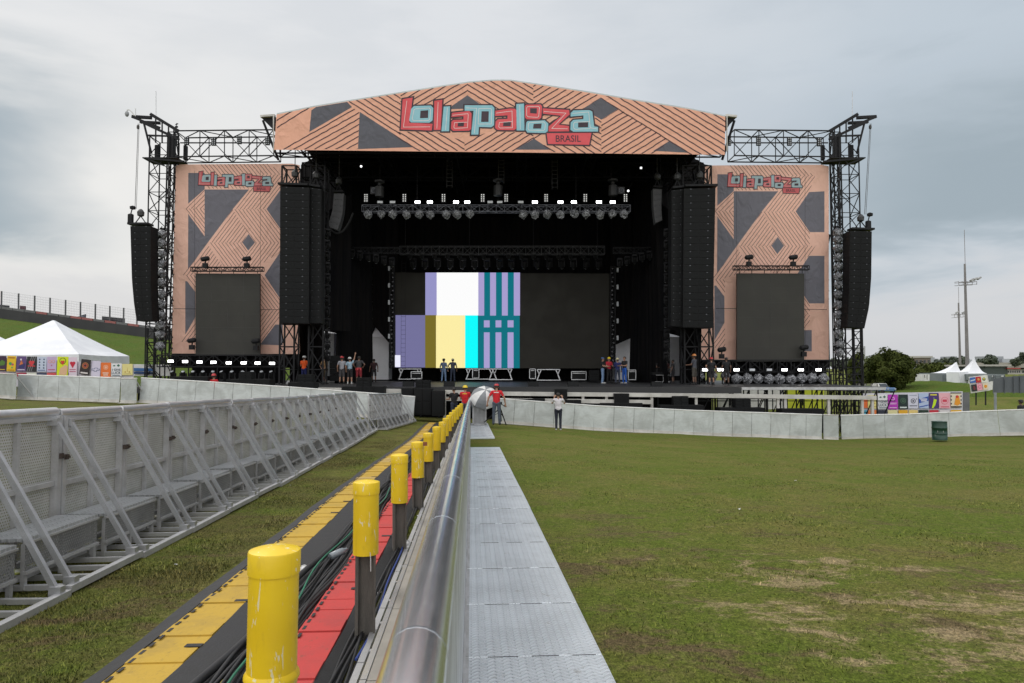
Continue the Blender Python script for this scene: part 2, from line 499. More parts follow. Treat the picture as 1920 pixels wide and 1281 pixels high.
def blademat():
    m, nt, b = _nt('grass_blades')
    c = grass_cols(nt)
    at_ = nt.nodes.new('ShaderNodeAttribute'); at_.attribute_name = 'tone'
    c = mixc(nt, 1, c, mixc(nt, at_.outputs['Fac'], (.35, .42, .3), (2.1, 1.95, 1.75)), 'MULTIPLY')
    nt.links.new(c, b.inputs['Base Color']); b.inputs['Roughness'].default_value = .7
    b.inputs['Specular IOR Level'].default_value = .2
    return m
BLADE = blademat()
HILLG = mat('hill_grass', (.075, .125, .016), (.125, .120, .035), .55, .95, fine=.6, bmp=.9, bscale=3, bdist=.5, spec=.1)
# ---------------------------------------------------------------- camera, world, sun
cam = bpy.data.cameras.new('camera'); co = bpy.data.objects.new('camera', cam); COL.objects.link(co)
cam.dof.use_dof = True; cam.dof.focus_distance = 18; cam.dof.aperture_fstop = 11.0
co.location = (0, 0, ZC); co.rotation_euler = (math.pi / 2 + TH, 0, 0)
cam.sensor_width = 36; cam.lens = FPX / 1920 * 36; cam.clip_start = .05; cam.clip_end = 9000
SC.camera = co
SUN_EL, SUN_AZ = math.radians(48), math.radians(-50)      # azimuth from +Y towards +X
wd = bpy.data.worlds.new('World'); SC.world = wd; wd.use_nodes = True
nt = wd.node_tree; bg = nt.nodes['Background']
tc = nt.nodes.new('ShaderNodeTexCoord'); gen = tc.outputs['Generated']
sky = nt.nodes.new('ShaderNodeTexSky'); sky.sky_type = 'NISHITA'; sky.sun_disc = False
sky.sun_elevation = SUN_EL; sky.sun_rotation = SUN_AZ; sky.air_density = 1.2; sky.dust_density = 2.5
def vmap(sc, off=(0, 0, 0)):
    m = nt.nodes.new('ShaderNodeMapping'); m.inputs['Scale'].default_value = sc; m.inputs['Location'].default_value = off
    nt.links.new(gen, m.inputs['Vector']); return m.outputs[0]
sp = nt.nodes.new('ShaderNodeSeparateXYZ'); nt.links.new(gen, sp.inputs[0])
X_, Y_, Z_ = sp.outputs
n1 = noise(nt, vmap((1, 1, 2.6), (.3, .1, .2)), 1.7, 5, .5, .3)
n2 = noise(nt, vmap((1.6, 1.6, 5.5), (1.3, .1, .7)), 2.6, 5, .55, .25)
# thin bright cloud in the middle and left, a heavy blue-grey belt low on both sides with a lighter gap under it
nx = math_n(nt, 'ADD', X_, math_n(nt, 'MULTIPLY_ADD', n1, .5, -.25))
warm = math_n(nt, 'MULTIPLY', ramp(nt, math_n(nt, 'MULTIPLY', nx, -1), .05, .42), math_n(nt, 'SUBTRACT', 1, ramp(nt, Z_, .22, .52)))
col = mixc(nt, ramp(nt, nx, -.06, .52), (.755, .775, .80), (.55, .62, .685))
col = mixc(nt, warm, col, (.86, .85, .825))
col = mixc(nt, ramp(nt, n2, .42, .66), col, mixc(nt, 1, col, (.93, .94, .95), 'MULTIPLY'))
zz = math_n(nt, 'ADD', Z_, math_n(nt, 'MULTIPLY_ADD', n2, .22, -.11))
belt = math_n(nt, 'MULTIPLY', ramp(nt, zz, .10, .17), math_n(nt, 'SUBTRACT', 1, ramp(nt, zz, .24, .38)))
bs = math_n(nt, 'MAXIMUM', ramp(nt, nx, .12, .48), math_n(nt, 'MULTIPLY', ramp(nt, math_n(nt, 'MULTIPLY', nx, -1), .38, .58), 1.0))
col = mixc(nt, math_n(nt, 'MULTIPLY', belt, bs), col, (.365, .435, .485))
gapf = math_n(nt, 'SUBTRACT', 1, ramp(nt, zz, .07, .145))
col = mixc(nt, math_n(nt, 'MULTIPLY', gapf, .85), col, (.70, .70, .715))
hor = math_n(nt, 'SUBTRACT', 1, ramp(nt, Z_, .0, .06))
col = mixc(nt, math_n(nt, 'MULTIPLY', hor, .6), col, (.61, .625, .65))
back = ramp(nt, math_n(nt, 'SUBTRACT', Z_, Y_), .35, 1.1)         # brighter overhead and behind
col = mixc(nt, back, col, (1.62, 1.62, 1.62))
skyc = mixc(nt, 1, sky.outputs[0], (.10, .10, .10), 'MULTIPLY')
col = mixc(nt, .94, skyc, col)
nt.links.new(col, bg.inputs['Color']); bg.inputs['Strength'].default_value = 1.0
sl = bpy.data.lights.new('sun', 'SUN'); sl.energy = 1.3; sl.angle = math.radians(24); sl.color = (1, .97, .92)
so = bpy.data.objects.new('sun', sl); COL.objects.link(so)
sd = V((math.sin(SUN_AZ) * math.cos(SUN_EL), math.cos(SUN_AZ) * math.cos(SUN_EL), math.sin(SUN_EL)))
so.rotation_euler = sd.to_track_quat('Z', 'Y').to_euler()
vs = SC.view_settings; vs.view_transform = 'Standard'; vs.look = 'None'; vs.gamma = 1; vs.exposure = 0
SC.render.engine = 'CYCLES'; SC.cycles.use_denoising = True
SC.cycles.max_bounces = 6; SC.cycles.transparent_max_bounces = 24; SC.cycles.sample_clamp_indirect = 3

# ---------------------------------------------------------------- ground
def ground():
    xs = [-2500, -1200, -600, -300, -160, -100, -75] + list(range(-60, 61, 1)) + [75, 100, 160, 300, 600, 1200, 2500]
    ys = [-60, -30, -15] + [i * .75 for i in range(-8, 94)] + [72, 75, 80, 86, 92, 100, 115, 130, 150, 200, 300, 420, 700, 1200, 2500, 5000]
    me = bpy.data.meshes.new('ground'); n = len(xs)
    vsx = [(x, y, zg(x, y) + (.02 * math.sin(x * 1.3 + y * .4) * math.sin(y * .9) if 6 < y < 60 else 0)) for y in ys for x in xs]
    me.from_pydata(vsx, [], [(j * n + i, j * n + i + 1, j * n + n + i + 1, j * n + n + i) for j in range(len(ys) - 1) for i in range(n - 1)])
    me.materials.append(GROUND); me.polygons.foreach_set('use_smooth', [True] * len(me.polygons))
    o = bpy.data.objects.new('ground', me); COL.objects.link(o); struct(o)
ground()

HT = lambda X: max(-1.5, 5.94 + .13 * (-49 - X))
def hill():
    xs = [-160, -120] + [-100 + i * 2 for i in range(47)]; ys = [56 + i * 2 for i in range(18)] + [96, 110, 140, 180]
    vsx = []
    for y in ys:
        for x in xs:
            g = zg(x, y) - .05
            k = sstep(56, 90, y) * (1 - sstep(130, 180, y))
            z = g + max(0, HT(x) - g) * k ** .85 - (.3 if k <= 0 else 0)
            if 60 < y < 88: z += .16 * math.sin(x * .7 + y * .3) + .12 * math.sin(y * 1.1 - x * .23)
            vsx.append((x, y, z))
    n = len(xs); me = bpy.data.meshes.new('hill')
    me.from_pydata(vsx, [], [(j * n + i, j * n + i + 1, j * n + n + i + 1, j * n + n + i) for j in range(len(ys) - 1) for i in range(n - 1)])
    me.materials.append(HILLG); me.polygons.foreach_set('use_smooth', [True] * len(me.polygons))
    o = bpy.data.objects.new('hill', me); COL.objects.link(o); struct(o)
hill()

def mound():
    """low grassy bank on the right"""
    vsx = []; n = 40; m = 14
    for j in range(m):
        for i in range(n):
            x = 37 + i * 1.0; y = 71 + j * 1.5
            h = 1.05 * math.exp(-((x - 50) / 6.5) ** 2) + .12 * math.sin(x * .9 + y)
            h *= sstep(0, 3, j) * (1 - sstep(m - 4, m - 1, j)) * sstep(0, 4, i)
            vsx.append((x, y, zg(x, y) - .06 + max(0, h)))
    me = bpy.data.meshes.new('grass_bank')
    me.from_pydata(vsx, [], [(j * n + i, j * n + i + 1, j * n + n + i + 1, j * n + n + i) for j in range(m - 1) for i in range(n - 1)])
    me.materials.append(HILLG); me.polygons.foreach_set('use_smooth', [True] * len(me.polygons))
    o = bpy.data.objects.new('grass_bank', me); COL.objects.link(o); struct(o)
mound()

def blades():
    rs = np.random.RandomState(3)
    P = []
    def sample(n, t0, t1, s0, s1, pw):
        s = s0 + (s1 - s0) * rs.rand(n) ** pw; t = t0 + (t1 - t0) * rs.rand(n)
        return np.stack([t, s], 1)
    A = sample(330000, .8, 24, 3.4, 32, 2.1)
    A = A[np.abs(A[:, 0] - .2) < A[:, 1] * .86]
    B = sample(150000, -4.0, -2.2, 3.4, 30, 1.8)
    Cc = sample(16000, -.92, -.5, 2.2, 12, 1.3)
    D = sample(9000, -6.5, -4.2, 3, 14, 1.3)
    T = np.concatenate([A, B, Cc, D]); n = len(T)
    X = T[:, 0] * W.x + T[:, 1] * U.x; Y = T[:, 0] * W.y + T[:, 1] * U.y
    z0 = np.interp(Y, [a for a, b in Z0], [b for a, b in Z0])
    tt = np.clip((Y - 6) / 27, 0, 1); k = tt * tt * (3 - 2 * tt)
    Z = z0 + k * np.interp(X, [a for a, b in LT], [b for a, b in LT])
    Z += np.where(Y > 6, .02 * np.sin(X * 1.3 + Y * .4) * np.sin(Y * .9), 0) - .006
    fade = 1 - .55 * np.clip((T[:, 1] - 8) / 18, 0, 1); clump = .5 + .5 * np.sin(X * 3.1 + 1.3 * np.sin(Y * 2.3)) * np.sin(Y * 2.7 + 1.1 * np.sin(X * 1.9))
    h = (.010 + .020 * rs.rand(n) ** 1.7) * (.55 + .8 * clump) * fade; wd_ = (.0016 + .0022 * rs.rand(n)) * (1 + Y * .12)
    an = rs.rand(n) * 6.283; ln = rs.rand(n) * 1.5
    dx, dy = np.cos(an), np.sin(an)
    v = np.empty((n, 3, 3), np.float32)
    v[:, 0] = np.stack([X - dy * wd_, Y + dx * wd_, Z], 1); v[:, 1] = np.stack([X + dy * wd_, Y - dx * wd_, Z], 1)
    v[:, 2] = np.stack([X + dx * h * ln, Y + dy * h * ln, Z + h], 1)
    me = bpy.data.meshes.new('grass')
    me.vertices.add(n * 3); me.vertices.foreach_set('co', v.reshape(-1))
    me.loops.add(n * 3); me.loops.foreach_set('vertex_index', np.arange(n * 3, dtype=np.int32))
    me.polygons.add(n); me.polygons.foreach_set('loop_start', np.arange(0, n * 3, 3, dtype=np.int32))
    me.update(calc_edges=True)
    a = me.attributes.new('tone', 'FLOAT', 'POINT'); a.data.foreach_set('value', np.repeat(rs.rand(n) ** 1.6, 3).astype(np.float32))
    me.materials.append(BLADE)
    o = bpy.data.objects.new('grass', me); COL.objects.link(o); struct(o, 'stuff')
    o['label'] = 'short worn grass blades on the field'
blades()
# ---------------------------------------------------------------- crowd barriers
def slope_frame(t, s, h=0.0):
    a, b = loc(t, s - .5), loc(t, s + .5)
    o = (a + b) / 2 + V((0, 0, h))
    return frame(o, W, b - a)

RUST = mat('rusty_knob', (.07, .05, .04))
def tall_barrier(L=1.2, H=1.40):
    """seen from its working side (+x): perforated face, handrail, steps and back struts"""
    t = thing('crowd_barrier', 'tall perforated aluminium barrier section with step and slanted struts in the left row', 'crowd barrier', group='tall barrier sections with steps along the left of the corridor')
    g = MB(); g.box((0, 0, H / 2), (.006, L - .02, H - .10)); g.build('perforated_panel', PERF, t)
    f = MB()
    for y in (-L / 2 + .03, L / 2 - .03): f.span((.006, y - .028, 0.0), (.075, y + .028, H - .03))
    f.span((.006, -.02, .07), (.045, .02, H - .05))
    f.span((.006, -L / 2 + .06, .70), (.05, -.02, .745)); f.span((.006, .02, .70), (.05, L / 2 - .06, .745))
    f.span((.006, -L / 2 + .06, .05), (.05, -.02, .10)); f.span((.006, .02, .05), (.05, L / 2 - .06, .10))
    f.span((.006, -L / 2 + .06, H - .075), (.05, L / 2 - .06, H - .035))
    f.build('back_frame', ALUD, t)
    r = MB(); r.tube([(0, -L / 2 + .004, H), (0, L / 2 - .004, H)], .046, 14)
    r.build('handrail', RAILD, t, smooth=True)
    for y in (-L / 2 + .03, L / 2 - .03):
        s = MB(); s.box((.088, y, .98), (.03, .035, .05)); s.box((.11, y, .98), (.02, .02, .02)); s.build('clamp_knob', RUST, t)
    for y in (-L / 2 + .10, L / 2 - .10):
        s = MB(); s.bar((.06, y, H - .07), (.80, y, .07), .040, .042); s.box((.80, y, .07), (.09, .07, .09)); s.box((.05, y, H - .09), (.09, .07, .07))
        s.build('strut', ALU, t)
    k = MB(); k.span((.078, -L / 2 + .065, .40), (.46, L / 2 - .065, .425)); st = k.build('step', TREADD, t)
    k = MB(); k.box((.455, 0, .27), (.005, L - .14, .24)); k.build('riser', PERFD, st)
    k = MB(); k.span((.44, -L / 2 + .06, .14), (.475, L / 2 - .06, .165)); k.span((.44, -L / 2 + .06, .38), (.475, L / 2 - .06, .399))
    for y in (-L / 2 + .09, 0, L / 2 - .09): k.span((.42, y - .02, .02), (.452, y + .02, .38))
    k.build('riser_frame', ALUD, st)
    b = MB()
    for y in (-.50, -.2, .1, .4): b.span((0, y - .022, .012), (.80, y + .022, .052))
    b.span((.80, -L / 2 + .006, .008), (.86, L / 2 - .006, .062)); b.span((.30, -L / 2 + .01, .055), (.34, L / 2 - .01, .09))
    b.build('base_frame', ALUD, t)
    return t
tb = tall_barrier()
GL = 'tall barrier sections with steps along the left of the corridor'
for i in range(20):
    o = tb if i == 0 else copy_tree(tb)
    s = 2.75 + 1.2 * i
    t_ = -4.0 + (-.022 * max(0, s - 12)) 
    a, b = loc(-4.0 - .022 * max(0, s - .6 - 12), s - .6), loc(-4.0 - .022 * max(0, s + .6 - 12), s + .6)
    place(o, frame((a + b) / 2 + V((RND.uniform(-.012, .012), 0, RND.uniform(-.008, .008))), V((b.y - a.y, a.x - b.x, RND.uniform(-.012, .012))), b - a + V((RND.uniform(-.008, .008), 0, RND.uniform(-.006, .006)))))
# the bend: shorter run towards the stage
for i in range(8):
    o = copy_tree(tb); tag(o, 'tall perforated barrier section in the short run beyond the bend, next to the stage', 'crowd barrier', 'tall barrier sections beyond the bend')
    s = 27.2 + i * .86; a, b = loc(-3.95 + i * .07, s - .43), loc(-3.95 + i * .07 + .07, s + .43)
    M = frame((a + b) / 2, V((b.y - a.y, a.x - b.x, 0)), b - a)
    place(o, M @ Matrix.Diagonal((.9, .72, .96, 1)))

def low_barrier(L=1.0, H=1.2):
    t = thing('crowd_barrier', 'aluminium barrier section with thick polished rail right beside the camera row', 'crowd barrier', group='polished rail barrier sections down the middle')
    g = MB(); g.box((-.047, 0, H / 2 - .02), (.006, L - .006, H - .06)); g.build('front_sheet', ALU, t)
    f = MB()
    for y in (-L / 2 + .03, L / 2 - .03): f.span((-.12, y - .025, .01), (-.051, y + .025, H - .05))
    f.span((-.09, -L / 2 + .06, .62), (-.051, L / 2 - .06, .66))
    f.span((-.043, -L / 2 + .003, .064), (-.03, L / 2 - .003, .10))
    f.build('back_frame', ALUD, t)
    r = MB(); r.tube([(-.09, -L / 2 + .002, H), (-.09, L / 2 - .002, H)], .052, 20)
    r.build('handrail', RAIL, t, smooth=True)
    r = MB(); r.tube([(-.09, L / 2 - .006, H), (-.09, L / 2 - .003, H)], .0523, 20); r.build('rail_joint', RAIL, t, smooth=True)
    k = MB(); k.span((-.46, -L / 2 + .004, .33), (-.122, L / 2 - .004, .352)); st = k.build('step', STEPM, t)
    k = MB(); k.span((-.49, -L / 2 + .004, .30), (-.462, L / 2 - .004, .358)); k.span((-.495, -L / 2 + .004, .02), (-.47, L / 2 - .004, .28)); k.build('step_edge', ALU, st)
    b = MB(); b.span((-.66, -L / 2 + .006, .01), (-.62, L / 2 - .006, .05))
    for y in (-.3, .2): b.span((-.62, y - .02, .012), (-.122, y + .02, .046))
    b.build('base_frame', ALUD, t)
    return t
RUBBERX = RUBBER
STEPM = perfmat('slotted_beige_step', (.38, .355, .315), .05, .2, metal=.2)
rb = low_barrier()
tp = thing('tread_plate', 'grey tread plate bolted along the right foot of the polished rail', 'tread plate', group='tread plates the crowd stands on')
m_ = MB(); m_.bbox((.370, 0, .035), (.82, .988, .05), .004); m_.build('plate', TREAD, tp)
m_ = MB()
for y in (-.20, .22): m_.span((.77, y - .10, .005), (.785, y + .10, .04))
m_.span((-.036, -.49, .0605), (-.012, .49, .064)); m_.build('edge_strip', ALUD, tp)
m_ = MB(); m_.span((.10, .4885, .0605), (.28, .4925, .063)); m_.span((.36, .4885, .0605), (.52, .4925, .063)); m_.span((.60, .4885, .0605), (.74, .4925, .063)); m_.build('seam_dirt', RUBBERX, tp)
n_p = 0
for i in range(34):
    s = -.35 + i
    o = rb if i == 0 else copy_tree(rb); place(o, slope_frame(0, s))
    if 1.1 < s < 19.3 or s > 23.4:
        p = tp if n_p == 0 else copy_tree(tp); n_p += 1
        if s > 23: tag(p, 'grey tread plate in the far group behind the gap, near the umbrella', 'tread plate', 'far tread plates past the gap')
        place(p, slope_frame(0, s, RND.uniform(0, .006)))

# ---------------------------------------------------------------- stage barrier: flat sheets facing the field
def sheet_panel(L, H=1.2, door=False):
    t = thing('barrier_panel', 'blotched metal barrier panel', 'barrier panel')
    g = MB(); g.box((0, 0, H / 2), (L - .015, .02, H - .04)); g.build('sheet', SHEET, t)
    g = MB(); g.tube([(-L / 2 + .004, 0, H), (L / 2 - .004, 0, H)], .034, 8); g.build('top_rail', OFFW if door else WHITE, t, smooth=True)
    g = MB(); g.box((0, -.09, .02), (L - .01, .16, .03)); g.box((0, -.0165, .09), (L - .02, .013, .12)); g.build('foot_plate', OFFW, t)
    g = MB()
    for x in (-L / 2 + .1, L / 2 - .1): g.bar((x, .03, H - .1), (x, .8, .05), .05)
    g.box((0, .8, .05), (L - .02, .05, .05)); g.build('back_strut', ALUD, t)
    return t
base = {}
def panels(pts, L, label, group, Y=34.0, skip=None):
    """pts: (px, py of the top edge); fills the run with equal panels"""
    for (p0, p1) in zip(pts, pts[1:]):
        a, b = at(p0[0], p0[1], Y if len(p0) < 3 else p0[2]), at(p1[0], p1[1], Y if len(p1) < 3 else p1[2])
        n = max(1, round((b - a).length / L)); l = (b - a).length / n
        for i in range(n):
            k = round(l, 1)
            c = a + (b - a) * ((i + .5) / n) - V((0, 0, 1.2))
            if k not in base: base[k] = sheet_panel(k); o = base[k]
            else: o = copy_tree(base[k])
            tag(o, label, 'barrier panel', group)
            M = frame(c, b - a, V((-(b - a).y, (b - a).x, 0)))
            place(o, M @ Matrix.Diagonal((l / k, 1, 1, 1)))
GA = 'barrier panels left of the corridor in front of the stage'
panels([(33, 703), (225, 709)], 1.0, 'blotched grey panel in the run left of the narrow loose panel', 'left end barrier panels')
panels([(262, 709), (400, 717), (540, 726), (700, 738), (775, 744)], 1.0, 'blotched grey sheet metal barrier panel with white top rail, left of corridor', GA)
panels([(925, 747), (1112, 761), (1300, 770), (1480, 776), (1540, 778)], 1.0, 'blotched grey sheet metal barrier panel with white top rail, right of corridor', 'barrier panels right of the corridor')
panels([(1577, 779), (1700, 777), (1820, 772), (1990, 766, 32)], 1.1, 'blotched grey barrier panel in the long run behind the oil drum', 'right end barrier panels')
def lone(px0, px1, py0, py1, Y0, Y1, label):
    a, b = at(px0, py0, Y0), at(px1, py1, Y1); o = sheet_panel((b - a).length, 1.2, True); tag(o, label, 'barrier panel')
    place(o, frame((a + b) / 2 - V((0, 0, 1.2)), b - a, V((-(b - a).y, (b - a).x, 0))))
lone(227, 257, 710, 710, 33.9, 33.6, 'narrow pale panel closing the gap in the left barrier')
lone(1543, 1572, 778, 779, 34.2, 33.9, 'narrow panel between two dark gaps in the right barrier')
lone(-40, 31, 699, 702, 36, 33.3, 'tilted panel at the left edge, turned away from the row')
t = thing('barred_gate', 'narrow grey barred gate panel at the far end of the middle rail', 'gate', at(899, 797, 31.4))
b = MB()
for k in range(10): b.bar((-.26 + .058 * k, 0, 0), (-.26 + .058 * k, 0, 1.16), .03)
b.build('bars', ALUD, t)
b = MB(); b.bar((-.30, 0, 1.17), (.30, 0, 1.2), .05); b.bar((-.30, 0, .03), (.30, 0, .03), .05); b.bar((-.29, 0, 0), (-.29, 0, 1.17), .05); b.bar((.29, 0, 0), (.29, 0, 1.2), .05); b.build('frame', ALUD, t)
b = MB(); b.span((-.28, .03, .05), (.28, .04, 1.15)); b.build('back_sheet', mat('dim_sheet', (.26, .265, .27)), t)

# ---------------------------------------------------------------- bollards
BT = [(2.42, 515, 1030), (4.62, 687, 903), (6.97, 749, 853), (9.35, 783, 829), (11.8, 803, 812.5), (14.1, 819, 800.5), (16.4, 829.5, 791.5),
      (18.7, 836, 784.5), (21.0, 842, 779), (23.3, 847, 773.5), (25.6, 852, 769), (27.9, 857, 764.5), (30.2, 861, 760.5), (32.2, 865, 757)]
BL = ['nearest yellow capped bollard with a rolled collar at its foot', 'second yellow bollard from the camera, string hanging under its sleeve',
      'third yellow bollard from the camera beside the rail', 'fourth yellow bollard with a small brown sticker on its cap']
POSTM = mat('weathered_post', (.13, .118, .102), (.085, .078, .070), 7, .85, st=(4, 4, .6), fine=.3, bmp=.4, bscale=30)
def bollard(near=False):
    t = thing('bollard', 'yellow bollard', 'bollard'); r = .083
    m = MB(); m.lathe((0, 0, 0), [(r, -.47), (r, -.075)], 28); sl_ = m.build('sleeve', YEL, t, smooth=False)
    sl_.data.polygons.foreach_set('use_smooth', [len(p.vertices) == 4 for p in sl_.data.polygons])
    m = MB(); m.lathe((0, 0, 0), [(r + .004, -.078), (r + .0045, -.008), (r + .002, -.002)], 32); m.lathe((0, 0, 0), [(r + .002, -.002), (r * .8, .004), (r * .4, .010), (.012, .013)], 32)
    c = m.build('cap', YEL, t, smooth=True)
    if near:
        m = MB(); m.lathe((0, 0, 0), [(r + .001, -.405), (r + .009, -.418), (r + .010, -.43), (r + .003, -.441), (r + .002, -.452)], 28); m.build('collar', YEL, t, smooth=True)
    m = MB(); m.span((-.066, -.045, -1.25), (-.052, .045, -.44)); m.span((.052, -.045, -1.25), (.066, .045, -.44)); m.span((-.0525, -.012, -1.25), (.0525, .012, -.44))
    m.span((-.066, -.047, -1.25), (-.045, -.0455, -.45)); m.build('post', POSTM, t)
    return t
b1 = bollard(True); b2 = bollard()
for i, (Y, px, py) in enumerate(BT):
    o = b1 if i == 0 else (b2 if i == 1 else copy_tree(b2))
    o.location = at(px, py, Y); o.rotation_euler = (RND.uniform(-.012, .012), RND.uniform(-.015, .015), RND.uniform(-.3, .3))
    tag(o, BL[i] if i < 4 else 'yellow capped bollard on a grey post in the far part of the row', 'bollard', None if i < 4 else 'yellow bollards far down the row')
    if i >= 4: o['group'] = 'yellow bollards far down the row'
m = MB(); q = at(694, 1036, 4.53); m.tube([q, q + V((.004, 0, -.05)), q + V((.006, -.004, -.12))], .003, 5)
tag(m.build('string', WHITE), 'white string dangling below the second bollard sleeve', 'string')
m = MB(); q = at(797, 832.5, 9.25); m.box(q, (.055, .012, .05)); tag(m.build('sticker', mat('brown_sticker', (.25, .08, .03))), 'small brown sticker on the cap of the fourth bollard', 'sticker')

# ---------------------------------------------------------------- cable mats
def matmat(name, c):
    """trodden rubber: mud film, scuffs and a fine moulded grain"""
    m, nt, b = _nt(name); p = wpos(nt)
    f = ramp(nt, noise(nt, p, 2.4, 7, .7, .4), .42, .70); g = ramp(nt, noise(nt, wpos(nt, (3, 1, 1)), 11, 6, .7), .56, .72); w = ramp(nt, noise(nt, wpos(nt, (1, 4, 1)), 26, 3, .6), .62, .72)
    cc = mixc(nt, math_n(nt, 'MULTIPLY', f, .5), c, tuple(x * .55 + .035 for x in c)); cc = mixc(nt, math_n(nt, 'MULTIPLY', g, .45), cc, (.11, .085, .055)); cc = mixc(nt, math_n(nt, 'MULTIPLY', w, .3), cc, tuple(min(1, x * 1.3 + .08) for x in c))
    nt.links.new(cc, b.inputs['Base Color']); b.inputs['Roughness'].default_value = .78; b.inputs['Specular IOR Level'].default_value = .3
    bump(nt, b, noise(nt, p, 70, 4, .7), .3, .006)
    return m
YMAT = matmat('yellow_mat', (.50, .32, .045))
YMAT2 = matmat('faded_yellow_mat', (.50, .345, .105))
RMAT = matmat('red_mat', (.52, .06, .055))
def mat_tile(t0, t1, s0, s1, m, name, label, cat, group, notch=True, dh=.05):
    """a rubber tile that follows the ground, with interlocking teeth along its left edge"""
    b = MB(); n = 4
    sh = lambda s: .10 * sstep(5, 14, s) + .06 * math.sin(s * .35)
    for i in range(n):
        a, c = s0 + (s1 - s0) * i / n + (.003 if i == 0 else 0), s0 + (s1 - s0) * (i + 1) / n - (.003 if i == n - 1 else 0)
        P = [loc(t0 + sh(a), a, .004), loc(t1 + sh(a), a, .004), loc(t1 + sh(c), c, .004), loc(t0 + sh(c), c, .004)]
        b.hexa(P + [p + V((0, 0, dh - .004 + .006 * math.sin(17 * a + 5))) for p in P], 0)
    if notch:
        k = 7
        for i in range(k):
            s = s0 + (s1 - s0) * (i + .5) / k; u = t0 + sh(s)
            p = [loc(u + .016, s - .034, dh + .0045), loc(u + .036, s - .034, dh + .0045), loc(u + .036, s + .034, dh + .0045), loc(u + .016, s + .034, dh + .0045)]
            b.hexa(p + [q + V((0, 0, .003)) for q in p], 1)
        if RND.random() < .6:
            u = t1 + sh(s0) - .09; p = [loc(u, s0 + .01, dh + .004), loc(u + .1, s0 + .01, dh + .004), loc(u + .1, s0 + .06, dh + .004), loc(u, s0 + .06, dh + .004)]
            b.hexa(p + [q + V((0, 0, .004)) for q in p], 1)
    o = b.build(name, [m, RUBBER]); tag(o, label, cat, group)
s = 1.7; i = 0
while s < 33:
    L = RND.uniform(.86, .94)
    fd = RND.random() < .3
    mat_tile(-2.06, -1.73, s, s + L, YMAT2 if fd else YMAT, 'cable_mat', 'faded pale yellow cable mat tile with black teeth in the corridor' if fd else 'strong yellow cable mat tile with black teeth in the corridor',
             'cable mat', 'faded yellow mat tiles' if fd else 'strong yellow mat tiles'); s += L
s = 1.7
while s < 22:
    L = RND.uniform(.9, 1.0)
    mat_tile(-1.17, -.90, s, s + L, RMAT, 'cable_mat', 'red rubber mat tile with a toothed edge between cables and bollards', 'cable mat', 'red mat tiles', True, .075); s += L
def strip(t0, t1, s0, s1, h0, h1, name, label, cat, m=RUBBER, step=.5):
    b = MB(); s = s0; sh = lambda s: .10 * sstep(5, 14, s) + .06 * math.sin(s * .35)
    while s < s1:
        c = min(s1, s + step); w0 = .012 * math.sin(3.1 * s); w1 = .012 * math.sin(3.1 * c)
        P = [loc(t0 + sh(s) + w0, s, .002), loc(t1 + sh(s), s, .002), loc(t1 + sh(c), c, .002), loc(t0 + sh(c) + w1, c, .002)]
        b.hexa(P + [P[0] + V((0, 0, h0)), P[1] + V((0, 0, h1)), P[2] + V((0, 0, h1)), P[3] + V((0, 0, h0))]); s = c
    tag(b.build(name, m), label, cat)
strip(-2.21, -2.062, 1.7, 33, .012, .05, 'rubber_ramp', 'black rubber ramp edge on the left of the yellow mats', 'rubber ramp')
strip(-1.728, -1.44, 1.7, 33, .05, .03, 'rubber_ramp', 'black rubber sheet between the yellow mats and the cables', 'rubber ramp')
strip(-1.42, -1.175, 1.7, 24, .012, .02, 'rubber_strip', 'black rubber strip lying under the cable bundle', 'rubber strip')
strip(-.898, -.775, 1.7, 22, .07, .012, 'rubber_ramp', 'black rubber ramp between red mats and bollards', 'rubber ramp')
CG = mat('green_cable', (.02, .16, .09)); CB = mat('blue_cable', (.02, .05, .24)); CY = mat('yellow_cable', (.35, .27, .03))
def cable(t0, w, r, m, label, group, s0=1.6, s1=31, h=.04, seed=0):
    q = random.Random(seed); pts = []; s = s0; ph = q.random() * 6; p2 = q.random() * 6; f = q.uniform(.5, 1.1)
    sh = lambda s: .10 * sstep(5, 14, s) + .06 * math.sin(s * .35)
    while s < s1:
        pts.append(loc(t0 + sh(s) + w * math.sin(f * s + ph) + w * .5 * math.sin(2.7 * s + p2), s, h + r + .012 * (1 + math.sin(1.9 * s + p2)))); s += .22 if s < 14 else .6
    b = MB(); b.tube(pts, r, 7); tag(b.build('cable', m, smooth=True), label, 'cable', group)
for i in range(16):
    cable(-1.43 + .0165 * i, .035, RND.choice([.009, .011, .014, .010]), CABLE, 'black cable in the loose bundle beside the red mats', 'black cables in the bundle', seed=i, h=.024 + .018 * (i % 3))
cable(-1.46, .05, .026, CABLE, 'thickest black power cable, on the left side of the bundle', None, seed=30, h=.04)
cable(-1.30, .06, .008, CG, 'green cable winding through the black cable bundle', None, seed=31, h=.09, s0=3.4, s1=14)
cable(-1.40, .02, .005, CY, 'thin yellow cable in the bundle by the nearest bollard', None, seed=33, h=.085, s1=4.5)
for i in range(5):
    cable(-.80 + .012 * i, .022, .009, CABLE, 'black cable lying along the foot of the bollards', 'black cables by the bollards', seed=40 + i, s1=14, h=.012 * (1 + i % 2))
cable(-.755, .035, .008, CB, 'blue cable lying by the foot of the bollards', None, seed=50, s0=4.2, s1=8, h=.03)
def disc(px, py, Y, r, nrm):
    b = MB(); M = V(nrm).to_track_quat('Z', 'Y').to_matrix()
    b.lathe(at(px, py, Y), [(r, 0), (r * 1.02, .006), (r * .92, .012), (r * .88, .006), (r * .5, .006), (r * .45, .010), (.004, .010)], 18, M=M); return b.build('cup_lid', WHITE, smooth=True)
tag(disc(569, 1067, 6.05, .036, (-.2, -1, .8)), 'white cup lid lying among the cables behind the nearest bollard', 'cup lid')
